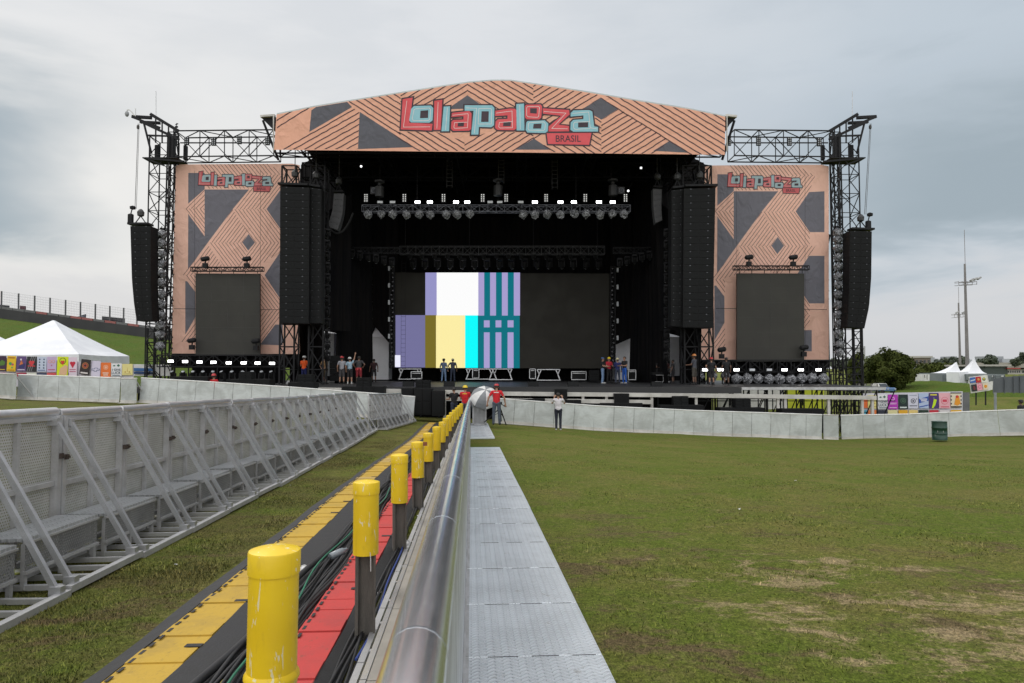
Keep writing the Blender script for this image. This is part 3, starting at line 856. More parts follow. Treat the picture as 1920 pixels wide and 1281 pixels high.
tag(disc(764, 1020, 7.12, .04, (-.6, -1, .5)), 'white cup lid on the bare ground under the rail', 'cup lid')
b = MB(); M = V((.5, .8, .12)).to_track_quat('Z', 'Y').to_matrix()
b.lathe(at(634, 1037, 6.55), [(.012, -.1), (.032, -.098), (.034, .02), (.03, .06), (.013, .09), (.014, .11), (.004, .112)], 12, M=M)
gl = mat('clear_bottle', (.26, .29, .31), (.2, .23, .25), 9, .08, fine=0); tag(b.build('bottle', gl, smooth=True), 'clear plastic bottle dropped on the cables', 'bottle')
def drum():
    t = thing('oil_drum', 'dark green ribbed oil drum standing before the right barrier', 'oil drum', at(1762, 825, 31.5))
    g = mat('green_drum_paint', (.006, .045, .026), (.004, .03, .018), 3, .4)
    m = MB(); r = .31; pr = [(r, 0), (r, .27)]
    for z in (.27, .53): pr += [(r, z), (r + .014, z + .012), (r + .014, z + .028), (r, z + .04)]
    pr += [(r, .82)]; m.lathe((0, 0, 0), pr, 28); m.build('body', g, t, smooth=True)
    m = MB(); m.lathe((0, 0, .82), [(r + .008, -.01), (r + .012, .012), (r - .01, .016), (r - .02, 0), (.02, -.004)], 28); m.build('rim', g, t)
    for x in (-.22, -.02):
        m = MB(); m.box((x, -math.sqrt(r * r - x * x) - .006, .40), (.02, .012, .07), rz=x * -3); m.build('label_mark', ALUD, t)
drum()

for i, (t_, s_) in enumerate(((3.6, 9.2), (5.9, 12.4), (-2.7, 6.6), (-3.0, 11.8), (-.72, 5.6), (-.66, 8.9))):
    q = loc(t_, s_, .018); b = MB(); r = RND.uniform(.014, .024); n = 5
    vsx = [q + V(((i_ - 1) * r * .8 + RND.uniform(-.006, .006), (j_ - 1) * r * .6 + RND.uniform(-.006, .006), RND.uniform(0, .02))) for j_ in range(3) for i_ in range(3)]
    b.add(vsx, [(j_ * 3 + i_, j_ * 3 + i_ + 1, j_ * 3 + i_ + 4, j_ * 3 + i_ + 3) for j_ in range(2) for i_ in range(2)])
    tag(b.build('paper_scrap', WHITE), 'small crumpled white paper scrap lying on the worn ground', 'litter', 'paper scraps on the ground')
# ---------------------------------------------------------------- printed banners
class Print:
    """flat printed sheet: polygons in photo pixels of the left banner, laid on a plane in layers 2 mm apart"""
    def __init__(s, fn): s.fn = fn; s.mb = MB()
    def p(s, poly, mi, layer):
        if len(poly) >= 3: s.mb.add([s.fn(q[0], q[1], layer) for q in poly], [tuple(range(len(poly)))], mi)

c2 = lambda L: [(480 + x / 4, 130 + y / 4) for x, y in L]
c3 = lambda L: [(900 + x / 4, 130 + y / 4) for x, y in L]
# letters: (outer shape, hole or None, white inner strokes, colour 0 red / 1 blue)
LETTERS = [
 (c2([(1100, 225), (1176, 213), (1150, 402), (1325, 410), (1318, 460), (1086, 452)]), None, [c2([(1132, 238), (1106, 435), (1305, 433)])], 0),
 (c2([(1185, 277), (1312, 273), (1330, 292), (1324, 385), (1300, 402), (1164, 400), (1149, 384), (1164, 298)]), c2([(1234, 312), (1292, 308), (1291, 366), (1230, 368)]), [c2([(1198, 298), (1300, 292), (1310, 305), (1304, 378), (1290, 386), (1180, 386), (1172, 372), (1186, 305), (1198, 298)])], 1),
 (c2([(1338, 238), (1398, 229), (1385, 456), (1333, 456)]), None, [c2([(1366, 250), (1357, 445)])], 0),
 (c2([(1408, 281), (1456, 278), (1448, 466), (1391, 466)]), None, [c2([(1436, 290), (1422, 455)])], 1),
 (c2([(1470, 328), (1600, 314), (1617, 332), (1614, 450), (1598, 461), (1478, 463), (1462, 446), (1466, 394), (1480, 381), (1556, 378), (1556, 352), (1466, 360)]), c2([(1515, 402), (1562, 398), (1558, 430), (1512, 430)]), [c2([(1475, 346), (1590, 334), (1592, 345), (1586, 440), (1490, 444), (1484, 436), (1490, 402), (1582, 398)])], 0),
 (c2([(1565, 271), (1770, 271), (1788, 290), (1785, 420), (1765, 436), (1672, 433), (1668, 491), (1614, 491), (1632, 312), (1565, 312)]), c2([(1692, 316), (1746, 316), (1744, 396), (1688, 396)]), [c2([(1576, 291), (1655, 294), (1638, 480)]), c2([(1672, 296), (1762, 296), (1768, 308), (1764, 412), (1666, 412), (1672, 296)])], 1),
 (c3([(115, 312), (225, 295), (262, 297), (273, 308), (272, 445), (255, 458), (130, 456), (113, 440), (118, 392), (135, 376), (206, 373), (206, 347), (113, 352)]), c3([(176, 397), (233, 394), (230, 428), (172, 428)]), [c3([(122, 330), (240, 314), (243, 440), (150, 442), (140, 432), (146, 400), (240, 394)])], 0),
 (c3([(272, 262), (330, 258), (333, 460), (275, 460)]), None, [c3([(298, 270), (302, 450)])], 1),
 (c3([(345, 267), (455, 265), (466, 280), (459, 364), (442, 378), (350, 376), (337, 361), (337, 280)]), c3([(376, 293), (426, 293), (426, 334), (376, 330)]), [c3([(356, 282), (440, 280), (446, 290), (440, 355), (430, 362), (360, 358), (350, 348), (350, 290), (356, 282)])], 0),
 (c3([(356, 390), (486, 384), (512, 408), (508, 465), (490, 478), (356, 476), (342, 456), (348, 400)]), c3([(402, 411), (463, 408), (458, 446), (397, 446)]), [c3([(372, 402), (478, 396), (490, 412), (486, 452), (476, 460), (368, 458), (360, 446), (364, 408), (372, 402)])], 1),
 (c3([(470, 294), (668, 306), (672, 340), (588, 416), (668, 426), (668, 466), (514, 468), (515, 430), (610, 350), (472, 334)]), None, [c3([(480, 318), (645, 330), (538, 445), (655, 448)])], 0),
 (c3([(680, 330), (700, 310), (820, 307), (842, 318), (856, 430), (885, 434), (885, 468), (700, 469), (678, 455), (680, 400), (700, 381), (775, 375), (775, 347), (680, 356)]), c3([(736, 401), (811, 398), (811, 436), (735, 438)]), [c3([(694, 332), (815, 322), (826, 440), (880, 450)]), c3([(822, 394), (712, 398), (702, 410), (702, 440), (712, 452), (826, 446)])], 1),
]
def offset(poly, d):
    n = len(poly); ar = sum(poly[i][0] * poly[(i + 1) % n][1] - poly[(i + 1) % n][0] * poly[i][1] for i in range(n)); sg = 1 if ar > 0 else -1
    out = []
    for i in range(n):
        a, b, c = poly[i - 1], poly[i], poly[(i + 1) % n]
        e1 = (b[0] - a[0], b[1] - a[1]); e2 = (c[0] - b[0], c[1] - b[1]); l1 = math.hypot(*e1) or 1; l2 = math.hypot(*e2) or 1
        n1 = (e1[1] / l1 * sg, -e1[0] / l1 * sg); n2 = (e2[1] / l2 * sg, -e2[0] / l2 * sg)
        m = (n1[0] + n2[0], n1[1] + n2[1]); k = (m[0] * n1[0] + m[1] * n1[1])
        f = d / k if k > .45 else d / .45
        out.append((b[0] + m[0] * f, b[1] + m[1] * f))
    return out
def stroke(pl, w):
    r = []
    for a, b in zip(pl, pl[1:]):
        d = (b[0] - a[0], b[1] - a[1]); l = math.hypot(*d); nx, ny = -d[1] / l * w / 2, d[0] / l * w / 2; ex, ey = d[0] / l * w * .4, d[1] / l * w * .4
        r.append([(a[0] - ex - nx, a[1] - ey - ny), (b[0] + ex - nx, b[1] + ey - ny), (b[0] + ex + nx, b[1] + ey + ny), (a[0] - ex + nx, a[1] - ey + ny)])
    return r
def logo(pr, xf, ids, layer0=4, outline=2.6):
    """word mark; ids = material slots (outline, red, blue, white)"""
    jit = 0
    for k, (sh, hole, wl, c) in enumerate(LETTERS):
        pr.p([xf(*q) for q in offset(sh, outline)], ids[0], layer0 + .08 * k)
    pl = c3([(500, 480), (836, 478), (818, 568), (510, 561)])
    pr.p([xf(*q) for q in offset(pl, outline)], ids[0], layer0 + 1.1); pr.p([xf(*q) for q in pl], ids[1], layer0 + 2)
    for t in text_tris('BRASIL', .01): pr.p([xf(1042 + u * 47, 266.5 - w * 12.5) for u, w in t], ids[0], layer0 + 3)
    for k, (sh, hole, wl, c) in enumerate(LETTERS):
        pr.p([xf(*q) for q in sh], ids[1 + c], layer0 + 2 + .05 * k)
        if hole: pr.p([xf(*q) for q in hole], ids[0], layer0 + 3)
        for w in wl:
            for i, s in enumerate(stroke(w, .85)): pr.p([xf(*q) for q in s], ids[3], layer0 + 4 + .1 * i)

# roof fascia
YF = 41.0
OUTL = [(518.5, 215), (587.5, 201), (650, 190.7), (751, 175), (830, 162.5), (880, 155.2), (925, 151.7), (957.5, 151.9), (1025, 161.5), (1112.5, 175.2), (1190, 188.7), (1290, 204.5), (1360, 219), (1359, 290.5), (513.7, 281)]
BOW = lambda px: .5 * (1 - ((px - 936) / 425) ** 2)
def f_fn(px, py, layer):
    q = at(px, py, YF); q.y -= .003 * layer; return q
fa = Print(f_fn)
fa.p(OUTL, 0, 0)
for poly in ([(592.5, 200.8), (651, 191.2), (660, 201), (580, 247.5), (584, 207)], c2([(778, 320), (1185, 584), (765, 599)]), c2([(1585, 195), (1470, 275), (1460, 300), (1720, 290)]),
             c3([(905, 215), (1040, 295), (910, 378), (770, 297)]), c3([(405, 520), (530, 604), (265, 603)]), c3([(1425, 535), (1555, 626), (1300, 612)])):
    fa.p(clip(poly, OUTL), 1, 1)
rr = random.Random(5)
REG = [([(518, 216), (588, 200), (582, 214), (520, 252)], (1, -.62), 11.5), ([(530, 280.5), (580, 248.5), (661, 202), (674.5, 212), (671, 279.5)], (1, -.56), 9.6),
       ([(653, 189), (751, 173), (751, 260), (660, 201)], (1, .64), 9.4), ([(735, 250), (751, 247), (815, 247), (871, 265), (871, 283), (777, 283)], (1, .62), 9.4),
       ([(751, 173), (876, 153), (876, 178), (751, 256)], (1, -.6), 9.4), ([(876, 152), (1000, 153), (1000, 262), (876, 178)], (1, .6), 9.4),
       ([(1000, 153), (1126, 174), (1126, 184), (1000, 262)], (1, -.6), 9.4), ([(1126, 174), (1362, 214), (1362, 294), (1289, 292), (1126, 184)], (1, .62), 9.6),
       ([(1127.5, 225), (1160, 204), (1256, 264), (1227, 288), (1127.5, 288)], (1, -.62), 9.4), ([(1100, 208), (1127.5, 225), (1127.5, 290), (1030, 285), (1000, 260), (1060, 240)], (1, .62), 9.4),
       ([(871, 265), (920, 246), (1000, 250), (1001, 260), (966, 284), (871, 283)], (1, -.62), 9.4)]
for reg, dr, gap in REG:
    c = clip(reg, OUTL)
    if c:
        for q in stripes(c, dr, gap, 2.0, rr): fa.p(q, 2, 2)
logo(fa, lambda x, y: (x, y), (3, 4, 5, 6))
roof = thing('stage_roof', 'arched black stage roof with a striped peach banner carrying the festival name', 'stage roof', at(936, 285, YF))
fb = fa.mb.build('front_banner', [F_PEACH, F_DARK, LINE, LOUT, LRED, LBLU, LWHT], roof, True)
# roof skin: the arch runs back; its light outer cloth shows as a thin line over the banner
ROOFW = mat('roof_cloth', (.50, .56, .55), (.42, .48, .48), 1, .6)
m = MB(); top = OUTL[:13]; lift = V((0, 0, .10))
for a, b in zip(top, top[1:]):
    p, q = at(*a, YF + .03) + V((0, .05, .0)), at(*b, YF + .03) + V((0, .05, .0)); bk = V((0, 19, -.6))
    m.slab([p, q, q + bk, p + bk], lift)
m.build('roof_skin', ROOFW, roof, True)
m = MB()
for a, b in zip(top, top[1:]):
    p, q = at(*a, YF + .05) - V((0, 0, .05)), at(*b, YF + .05) - V((0, 0, .05)); bk = V((0, 18.8, -.6)); p.y += .1; q.y += .1
    m.slab([p, q, q + bk, p + bk], V((0, 0, .03)))
m.build('roof_lining', DRAPE, roof, True)
m = MB()
for yy in (YF + .7, YF + 6, YF + 12, YF + 17.5):
    za = at(530, 292, YF).z + .75; truss(m, (at(517, 0, YF).x, yy, za), (at(1357, 0, YF).x, yy, za), .8, 1.0, 1.6, .05)
for px in (560, 700, 840, 980, 1120, 1315):
    q = at(px, 292, YF); truss(m, (q.x, YF + 1.2, at(530, 292, YF).z + 1.2), (q.x, YF + 18, at(530, 292, YF).z + .7), .6, .8, 1.7, .045)
m.build('roof_truss', ROOFB, roof, True)
m = MB()
for sx, x0, x1 in ((1, 489, 516), (-1, 1381, 1360)):
    a, b, c_, d = at(x0, 220, YF + .5), at(x1, 219, YF + .5), at(x1, 247, YF + .5), at(x0 + 12 * sx, 232, YF + .5)
    m.slab([a, b, c_, d], (0, .5, 0)); m.bar(at(x0 + 4 * sx, 226, YF + .6), at(x1 + 6 * sx, 300, YF + 1), .12)
    m.bar(at(x0, 219, YF + .4), at(x1, 217, YF + .4), .25, .12, mi=1); m.bar(at(x1 - 3 * sx, 216, YF + .2), at(x1 - 3 * sx, 284, YF + .2), .06, mi=1)
m.build('corner_bracket', [BLACK, OFFW], roof, True)
m = MB()
for px in (547, 600, 1290, 1316):
    for yy in (43.5, 58): 
        q = at(px, 290, 43.5); truss(m, (q.x, yy, .2), (q.x, yy, at(600, 292, YF).z), .9, .9, 1.4, .06, side=(1, 0, 0))
m.build('roof_column', BLACK, roof, True)
# ladders hanging in the roof space
for px, y0, y1, Y in ((843, 300, 352, 46), (940, 298, 345, 46), (1040, 300, 355, 46)):
    m = MB(); a, b = at(px - 5, y0, Y), at(px + 5, y0, Y); h = at(px, y1, Y).z
    for q in (a, b): m.bar(q, (q.x, q.y, h), .03)
    for k in range(7): z = a.z + (h - a.z) * (k + .5) / 7; m.bar((a.x, a.y, z), (b.x, b.y, z), .025)
    tag(m.build('rope_ladder', mat('dark_grey_steel', (.05, .05, .055))), 'dark ladder hanging under the stage roof, %s' % {843: 'left of the middle', 940: 'in the middle', 1040: 'right of the middle'}[px], 'ladder')

# ---------------------------------------------------------------- side banners with their frames
YB = 46.3
BOUT = [(330, 311), (338, 308.5), (548, 307), (562, 310), (562, 664), (322.5, 663), (325, 500)]
def side_banner(dx, dy, label, Yp, frame_label):
    fn = lambda px, py, layer: at(px + dx, (py - 308) * (1.0 if dx == 0 else 1.028) + 308 + dy, Yp) - V((0, .003 * layer, 0))
    pr = Print(fn); pr.p(BOUT, 0, 0)
    A = lambda L: [(200 + x / 4, 140 + y / 4) for x, y in L]; B = lambda L: [(200 + x / 4, 420 + y / 4) for x, y in L]
    for P in (A([(612, 738), (735, 738), (735, 860), (612, 968)]), A([(735, 862), (1068, 862), (945, 1010), (735, 1292)]), A([(612, 1045), (735, 1213), (735, 1292), (610, 1462)]),
              A([(1415, 862), (1300, 868), (1200, 1010), (1305, 1160), (1415, 1160)]), B([(1065, 75), (1112, 140), (1062, 200), (1018, 140)]), B([(1300, 213), (1415, 213), (1415, 560), (1300, 560), (1185, 385)]),
              B([(603, 430), (665, 510), (665, 700), (590, 830), (590, 430)]), B([(1150, 905), (1265, 755), (1320, 755), (1320, 910)])):
        pr.p(clip(P, BOUT), 1, 1)
    q = random.Random(9)
    RG = [(A([(577, 1005), (735, 863), (735, 1005)]), (1, -1.0), 6.2), (A([(577, 1005), (735, 1005), (735, 1212)]), (1, 1.28), 5.2),
          (A([(688, 668), (1205, 668), (1345, 750), (760, 750)]), (1, 1.2), 5.6), (A([(1075, 850), (1140, 750), (1345, 750), (1300, 868), (1200, 1010), (945, 1010)]), (1, -1.28), 5.6),
          (A([(700, 750), (1140, 750), (1075, 855), (760, 855)]), (1, 1.2), 5.6),
          (A([(945, 1010), (1200, 1010), (1305, 1160), (1305, 1260), (1112, 1260), (1065, 1193)]), (1, 1.35), 5.6), (A([(945, 1010), (1062, 1190), (1018, 1260), (770, 1260)]), (1, -1.33), 5.6),
          (B([(1112, 140), (1415, 140), (1300, 213), (1185, 385), (1120, 385), (985, 320), (1065, 200)]), (1, -1.33), 5.6), (B([(770, 140), (1018, 140), (1062, 200), (985, 318), (880, 318)]), (1, 1.33), 5.6),
          (B([(757, 152), (870, 318), (640, 385), (572, 385)]), (1, -1.33), 5.6), (B([(572, 385), (670, 385), (670, 510)]), (1, 1.33), 5.6),
          (B([(1140, 380), (1185, 385), (1305, 565), (1305, 640), (1140, 640)]), (1, 1.33), 5.6), (B([(1140, 640), (1305, 640), (1305, 700), (1150, 905)]), (1, -1.33), 5.6),
          (B([(560, 885), (670, 735), (670, 885)]), (1, -1.33), 5.6)]
    for reg, dr, gap in RG:
        c = clip(reg, BOUT)
        if c:
            for s in stripes(c, dr, gap, .95, q, wob=.5, step=7): pr.p(s, 2, 2)
    k = 140 / 371
    logo(pr, lambda x, y: (372 + (x - 751) * k, 321 + (y - 182) * .425), (3, 4, 5, 6), outline=3.2)
    o = pr.mb.build('side_banner', [B_PEACH, B_DARK, LINEB, LOUT, B_RED, B_BLU, LWHT]); tag(o, label, 'banner')
    # scaffold frame behind, which shows through the cloth
    t = thing('banner_scaffold', frame_label, 'scaffold', at(442 + dx, 690, Yp + .7))
    m = MB()
    for px in (330, 372, 440, 505, 556):
        for yy in (.35, 1.2): a = at(px + dx, 312, Yp + yy); m.bar((a.x, a.y, -.8), a, .075)
    for py in (330, 395, 460, 520, 575, 630, 672):
        m.bar(at(330 + dx, py, Yp + .4), at(556 + dx, py, Yp + .4), .07)
    m.build('frame', BLACK, t, True)
    m = MB(); sg = 1 if dx == 0 else -1; X0 = 330 if dx == 0 else 562 
    e = lambda u: (X0 + sg * u + dx)
    m.bar(at(e(0), 440, Yp + .25), at(e(42), 625, Yp + .25), .2); m.bar(at(e(4), 560, Yp + .25), at(e(16), 660, Yp + .25), .16)
    for py, l in ((525, 18), (561, 24), (595, 32), (627, 38)): m.bar(at(e(0), py, Yp + .25), at(e(l), py, Yp + .25), .08)
    for a, b in (((0, 545), (22, 561)), ((24, 561), (4, 595)), ((6, 595), (36, 627)), ((36, 605), (12, 660))): m.bar(at(e(a[0]), a[1], Yp + .25), at(e(b[0]), b[1], Yp + .25), .08)
    m.build('brace', BLACK, t, True)
    m = MB(); m.slab([at(322 + dx, 630, Yp + .5), at(562 + dx, 622, Yp + .5), at(562 + dx, 690, Yp + .5), at(322 + dx, 690, Yp + .5)], (0, .05, 0)); m.build('back_cloth', DRAPE, t, True)
side_banner(0, 0, 'tall printed peach banner with grey diamonds, left of the stage', YB, 'black scaffold frame holding the left side banner')
side_banner(992, 2, 'tall printed peach banner with grey diamonds, right of the stage', YB, 'black scaffold frame holding the right side banner')

# ---------------------------------------------------------------- drapes closing the stage
def drape(name, label, pts, fold=.12):
    """pleated black cloth over a quad of four corners (bl, br, tr, tl)"""
    b = MB(); bl, br, tr, tl = [V(p) for p in pts]; n = max(6, int((br - bl).length / .22)); d = (br - bl).normalized(); nm = V((d.y, -d.x, 0))
    r = random.Random(len(name) + int(bl.x * 10)); vsx = []
    for i in range(n + 1):
        f = i / n; o = nm * (fold * math.sin(i * 1.9 + r.uniform(-.4, .4)))
        vsx += [bl.lerp(br, f) + o, tl.lerp(tr, f) + o * .6]
    b.add(vsx, [(2 * i, 2 * i + 2, 2 * i + 3, 2 * i + 1) for i in range(n)])
    tag(b.build(name, DRAPE, smooth=True), label, 'drape')
zt = at(900, 270, 58).z + 1.2; DZ = .68
Q = lambda px, Y, z: (at(px, 700, Y).x, Y, z)
drape('back_drape', 'black drape closing the back of the stage behind the main screen', [Q(600, 58.8, DZ), Q(1310, 58.8, DZ), Q(1310, 58.8, zt - 2.6), Q(600, 58.8, zt - 2.6)])
drape('side_drape', 'black drape on the left side of the stage, behind the hung speakers', [Q(628, 47, DZ), Q(700, 52, DZ), Q(690, 52, zt - 2), Q(640, 47, zt - 3.6)])
drape('side_drape', 'black drape on the right side of the stage, behind the hung speakers', [Q(1180, 53, DZ), Q(1252, 46.5, DZ), Q(1240, 46.5, zt - 3.6), Q(1196, 53, zt - 2)])
drape('wing_drape', 'black drape hung beside the left speaker tower', [Q(598, 45.0, 4.2), Q(655, 46.9, 4.2), Q(655, 46.9, 13.6), Q(598, 45.0, 11.6)])
drape('wing_drape', 'black drape hung beside the right speaker tower', [Q(1236, 46.9, 4.2), Q(1272, 45.0, 4.2), Q(1272, 45.0, 11.4), Q(1228, 46.9, 13.6)])
drape('inner_drape', 'black drape between the left wing and the main screen, above the white tent', [Q(698, 55, 5.2), Q(744, 55, 3.0), Q(744, 55, zt - 1), Q(694, 55, zt - 1)])
drape('inner_drape', 'black drape between the right wing and the main screen, above the white tent', [Q(1146, 55, 3.4), Q(1200, 55, 4.4), Q(1206, 55, zt - 1), Q(1146, 55, zt - 1)])
drape('high_drape', 'black drape high in the left roof corner of the stage', [Q(650, 50, 9.5), Q(560, 56, 9.5), Q(560, 56, zt - 3.6), Q(650, 50, zt - 3.2)])
drape('high_drape', 'black drape high in the right roof corner of the stage', [Q(1230, 50, 9.5), Q(1330, 56, 9.5), Q(1330, 56, zt - 3.6), Q(1230, 50, zt - 3.2)])
drape('low_drape', 'black drape behind the legs of the left speaker tower', [Q(543, 49, DZ), Q(606, 48.6, DZ), Q(606, 48.6, 5.6), Q(543, 49, 5.6)])
drape('low_drape', 'black drape behind the legs of the right speaker tower', [Q(1274, 48.6, DZ), Q(1322, 49, DZ), Q(1322, 49, 5.6), Q(1274, 48.6, 5.6)])
# pale tents behind the stage, seen through the gaps
def tentwall(px0, px1, py0, py1, Y, peak, label):
    t = thing('white_tent', label, 'tent', at((px0 + px1) / 2, py1, Y))
    m = MB(); a, b = at(px0, py0, Y), at(px1, py0, Y); z = at(px0, py1, Y).z
    m.slab([(a.x, Y, z), (b.x, Y, z), b, a], (0, 3, 0)); m.build('wall', TENT, t, True)
    m = MB(); c = (a + b) / 2; top_ = V((c.x + peak[0], Y + 1.5, at(px0, peak[1], Y).z)); cs = [a, b, b + V((0, 3, 0)), a + V((0, 3, 0))]
    for i in range(4): m.poly([cs[i] + V((0, -.02, .0)), cs[(i + 1) % 4] + V((0, -.02, 0)), top_])
    m.build('roof', TENT, t, True)
tentwall(697, 729, 632, 712, 57, (-.6, 606), 'pale tent wall seen in the gap left of the main screen')
tentwall(1154, 1190, 637, 712, 57, (.9, 612), 'pale tent wall seen in the gap right of the main screen')
tentwall(600, 626, 625, 705, 50, (-.5, 618), 'pale tent wall seen behind the stack of cabinets on the left')
tentwall(1256, 1277, 632, 705, 50, (-.3, 622), 'pale tent wall seen at the foot of the right speaker tower')

# ---------------------------------------------------------------- deck
def deck():
    t = thing('stage_deck', 'wide black stage floor raised on scaffolding', 'stage', (0, 40, 0))
    m = MB(); m.span((-21, 37.6, DZ - .12), (20.2, 59, DZ)); m.build('floor', DECK, t, True)
    m = MB(); m.span((-21, 37.52, DZ - .34), (12.4, 37.595, DZ - .02)); m.span((12.4, 37.5, DZ - .16), (20.2, 37.595, DZ - .01), 1); m.build('front_edge', [DECK, ALUD], t, True)
    m = MB(); x = -21
    for yy in (38.1, 41): m.bar((-21, yy, DZ - .15), (20.2, yy, DZ - .15), .07)
    for k in range(40): m.bar((-21 + k, 38.1, DZ - .19), (-21 + k, 48, DZ - .19), .06)
    while x < 20.3:
        for yy in (38.1, 41, 44, 48): m.bar((x, yy, zg(x, yy) - .2), (x, yy, DZ - .12), .06)
        if x > 9:
            for yy in (38.1, 41): m.bar((x, yy, zg(x, yy) + .1), (x + 1.0, yy, DZ - .2), .045); m.bar((x, yy, -.9), (x + 1.0, yy, -.9), .045); m.bar((x, yy, -.1), (x + 1.0, yy, -.1), .045)
        x += 1.0
    m.build('scaffold', BLACK, t, True)
    m = MB(); m.slab([(-21, 39, -2.5), (11.2, 39, -2.5), (11.2, 39, DZ - .12), (-21, 39, DZ - .12)], (0, .05, 0)); m.build('skirt', DRAPE, t, True)
deck()
def walkway():
    t = thing('camera_walkway', 'pale steel walkway on legs below the stage edge, right of the corridor', 'walkway', at(1250, 760, 36))
    m = MB()
    for (x0, y0, x1, y1) in ((925, 738, 1300, 741.5), (1300, 741.5, 1560, 745), (1560, 745, 1640, 746)): m.bar(at(x0, y0, 36), at(x1, y1, 36), .4, .2)
    m.build('upper_beam', OFFW, t, True)
    m = MB(); m.bar(at(925, 750, 35.7), at(1222, 754, 35.7), .3, .2); m.build('lower_beam', OFFW, t, True)
    for px in (1093, 1137, 1222, 1305, 1458, 1472, 1553, 1616, 1635):
        m = MB(); a = at(px, 743, 35.95); m.bar((a.x, a.y, zg(a.x, 36) - .1), a, .13); m.build('leg', OFFW, t, True)
walkway()
def walk2():
    t = thing('pit_platform', 'pale low platform edge behind the left barrier and the big black cabinets', 'platform', at(800, 760, 36))
    m = MB(); m.bar(at(560, 731, 36), at(760, 735, 36), .3, .28); m.bar(at(835, 735, 36.3), at(870, 736, 36.3), .3, .2); m.bar(at(835, 748, 36.3), at(870, 748, 36.3), .3, .2); m.build('edge_beam', OFFW, t, True)
    for px in (600, 700, 834, 868):
        m = MB(); a = at(px, 733, 36); m.bar((a.x, a.y, -1.4), a, .12); m.build('leg', OFFW, t, True)
walk2()
m = MB(); m.slab([at(1345, 731, 60), at(1470, 731, 60), at(1470, 790, 60), at(1345, 790, 60)], (0, .1, 0)); tag(m.build('white_hoarding', WHITE), 'white hoarding seen under the right wing of the stage', 'hoarding')
m = MB(); m.slab([at(1471, 731, 60), at(1545, 731, 60), at(1545, 790, 60), at(1471, 790, 60)], (0, .1, 0)); tag(m.build('yellow_hoarding', mat('lime_yellow_cloth', (.50, .55, .02), (.44, .48, .02), .6)), 'lime yellow hoarding seen under the right wing of the stage', 'hoarding')

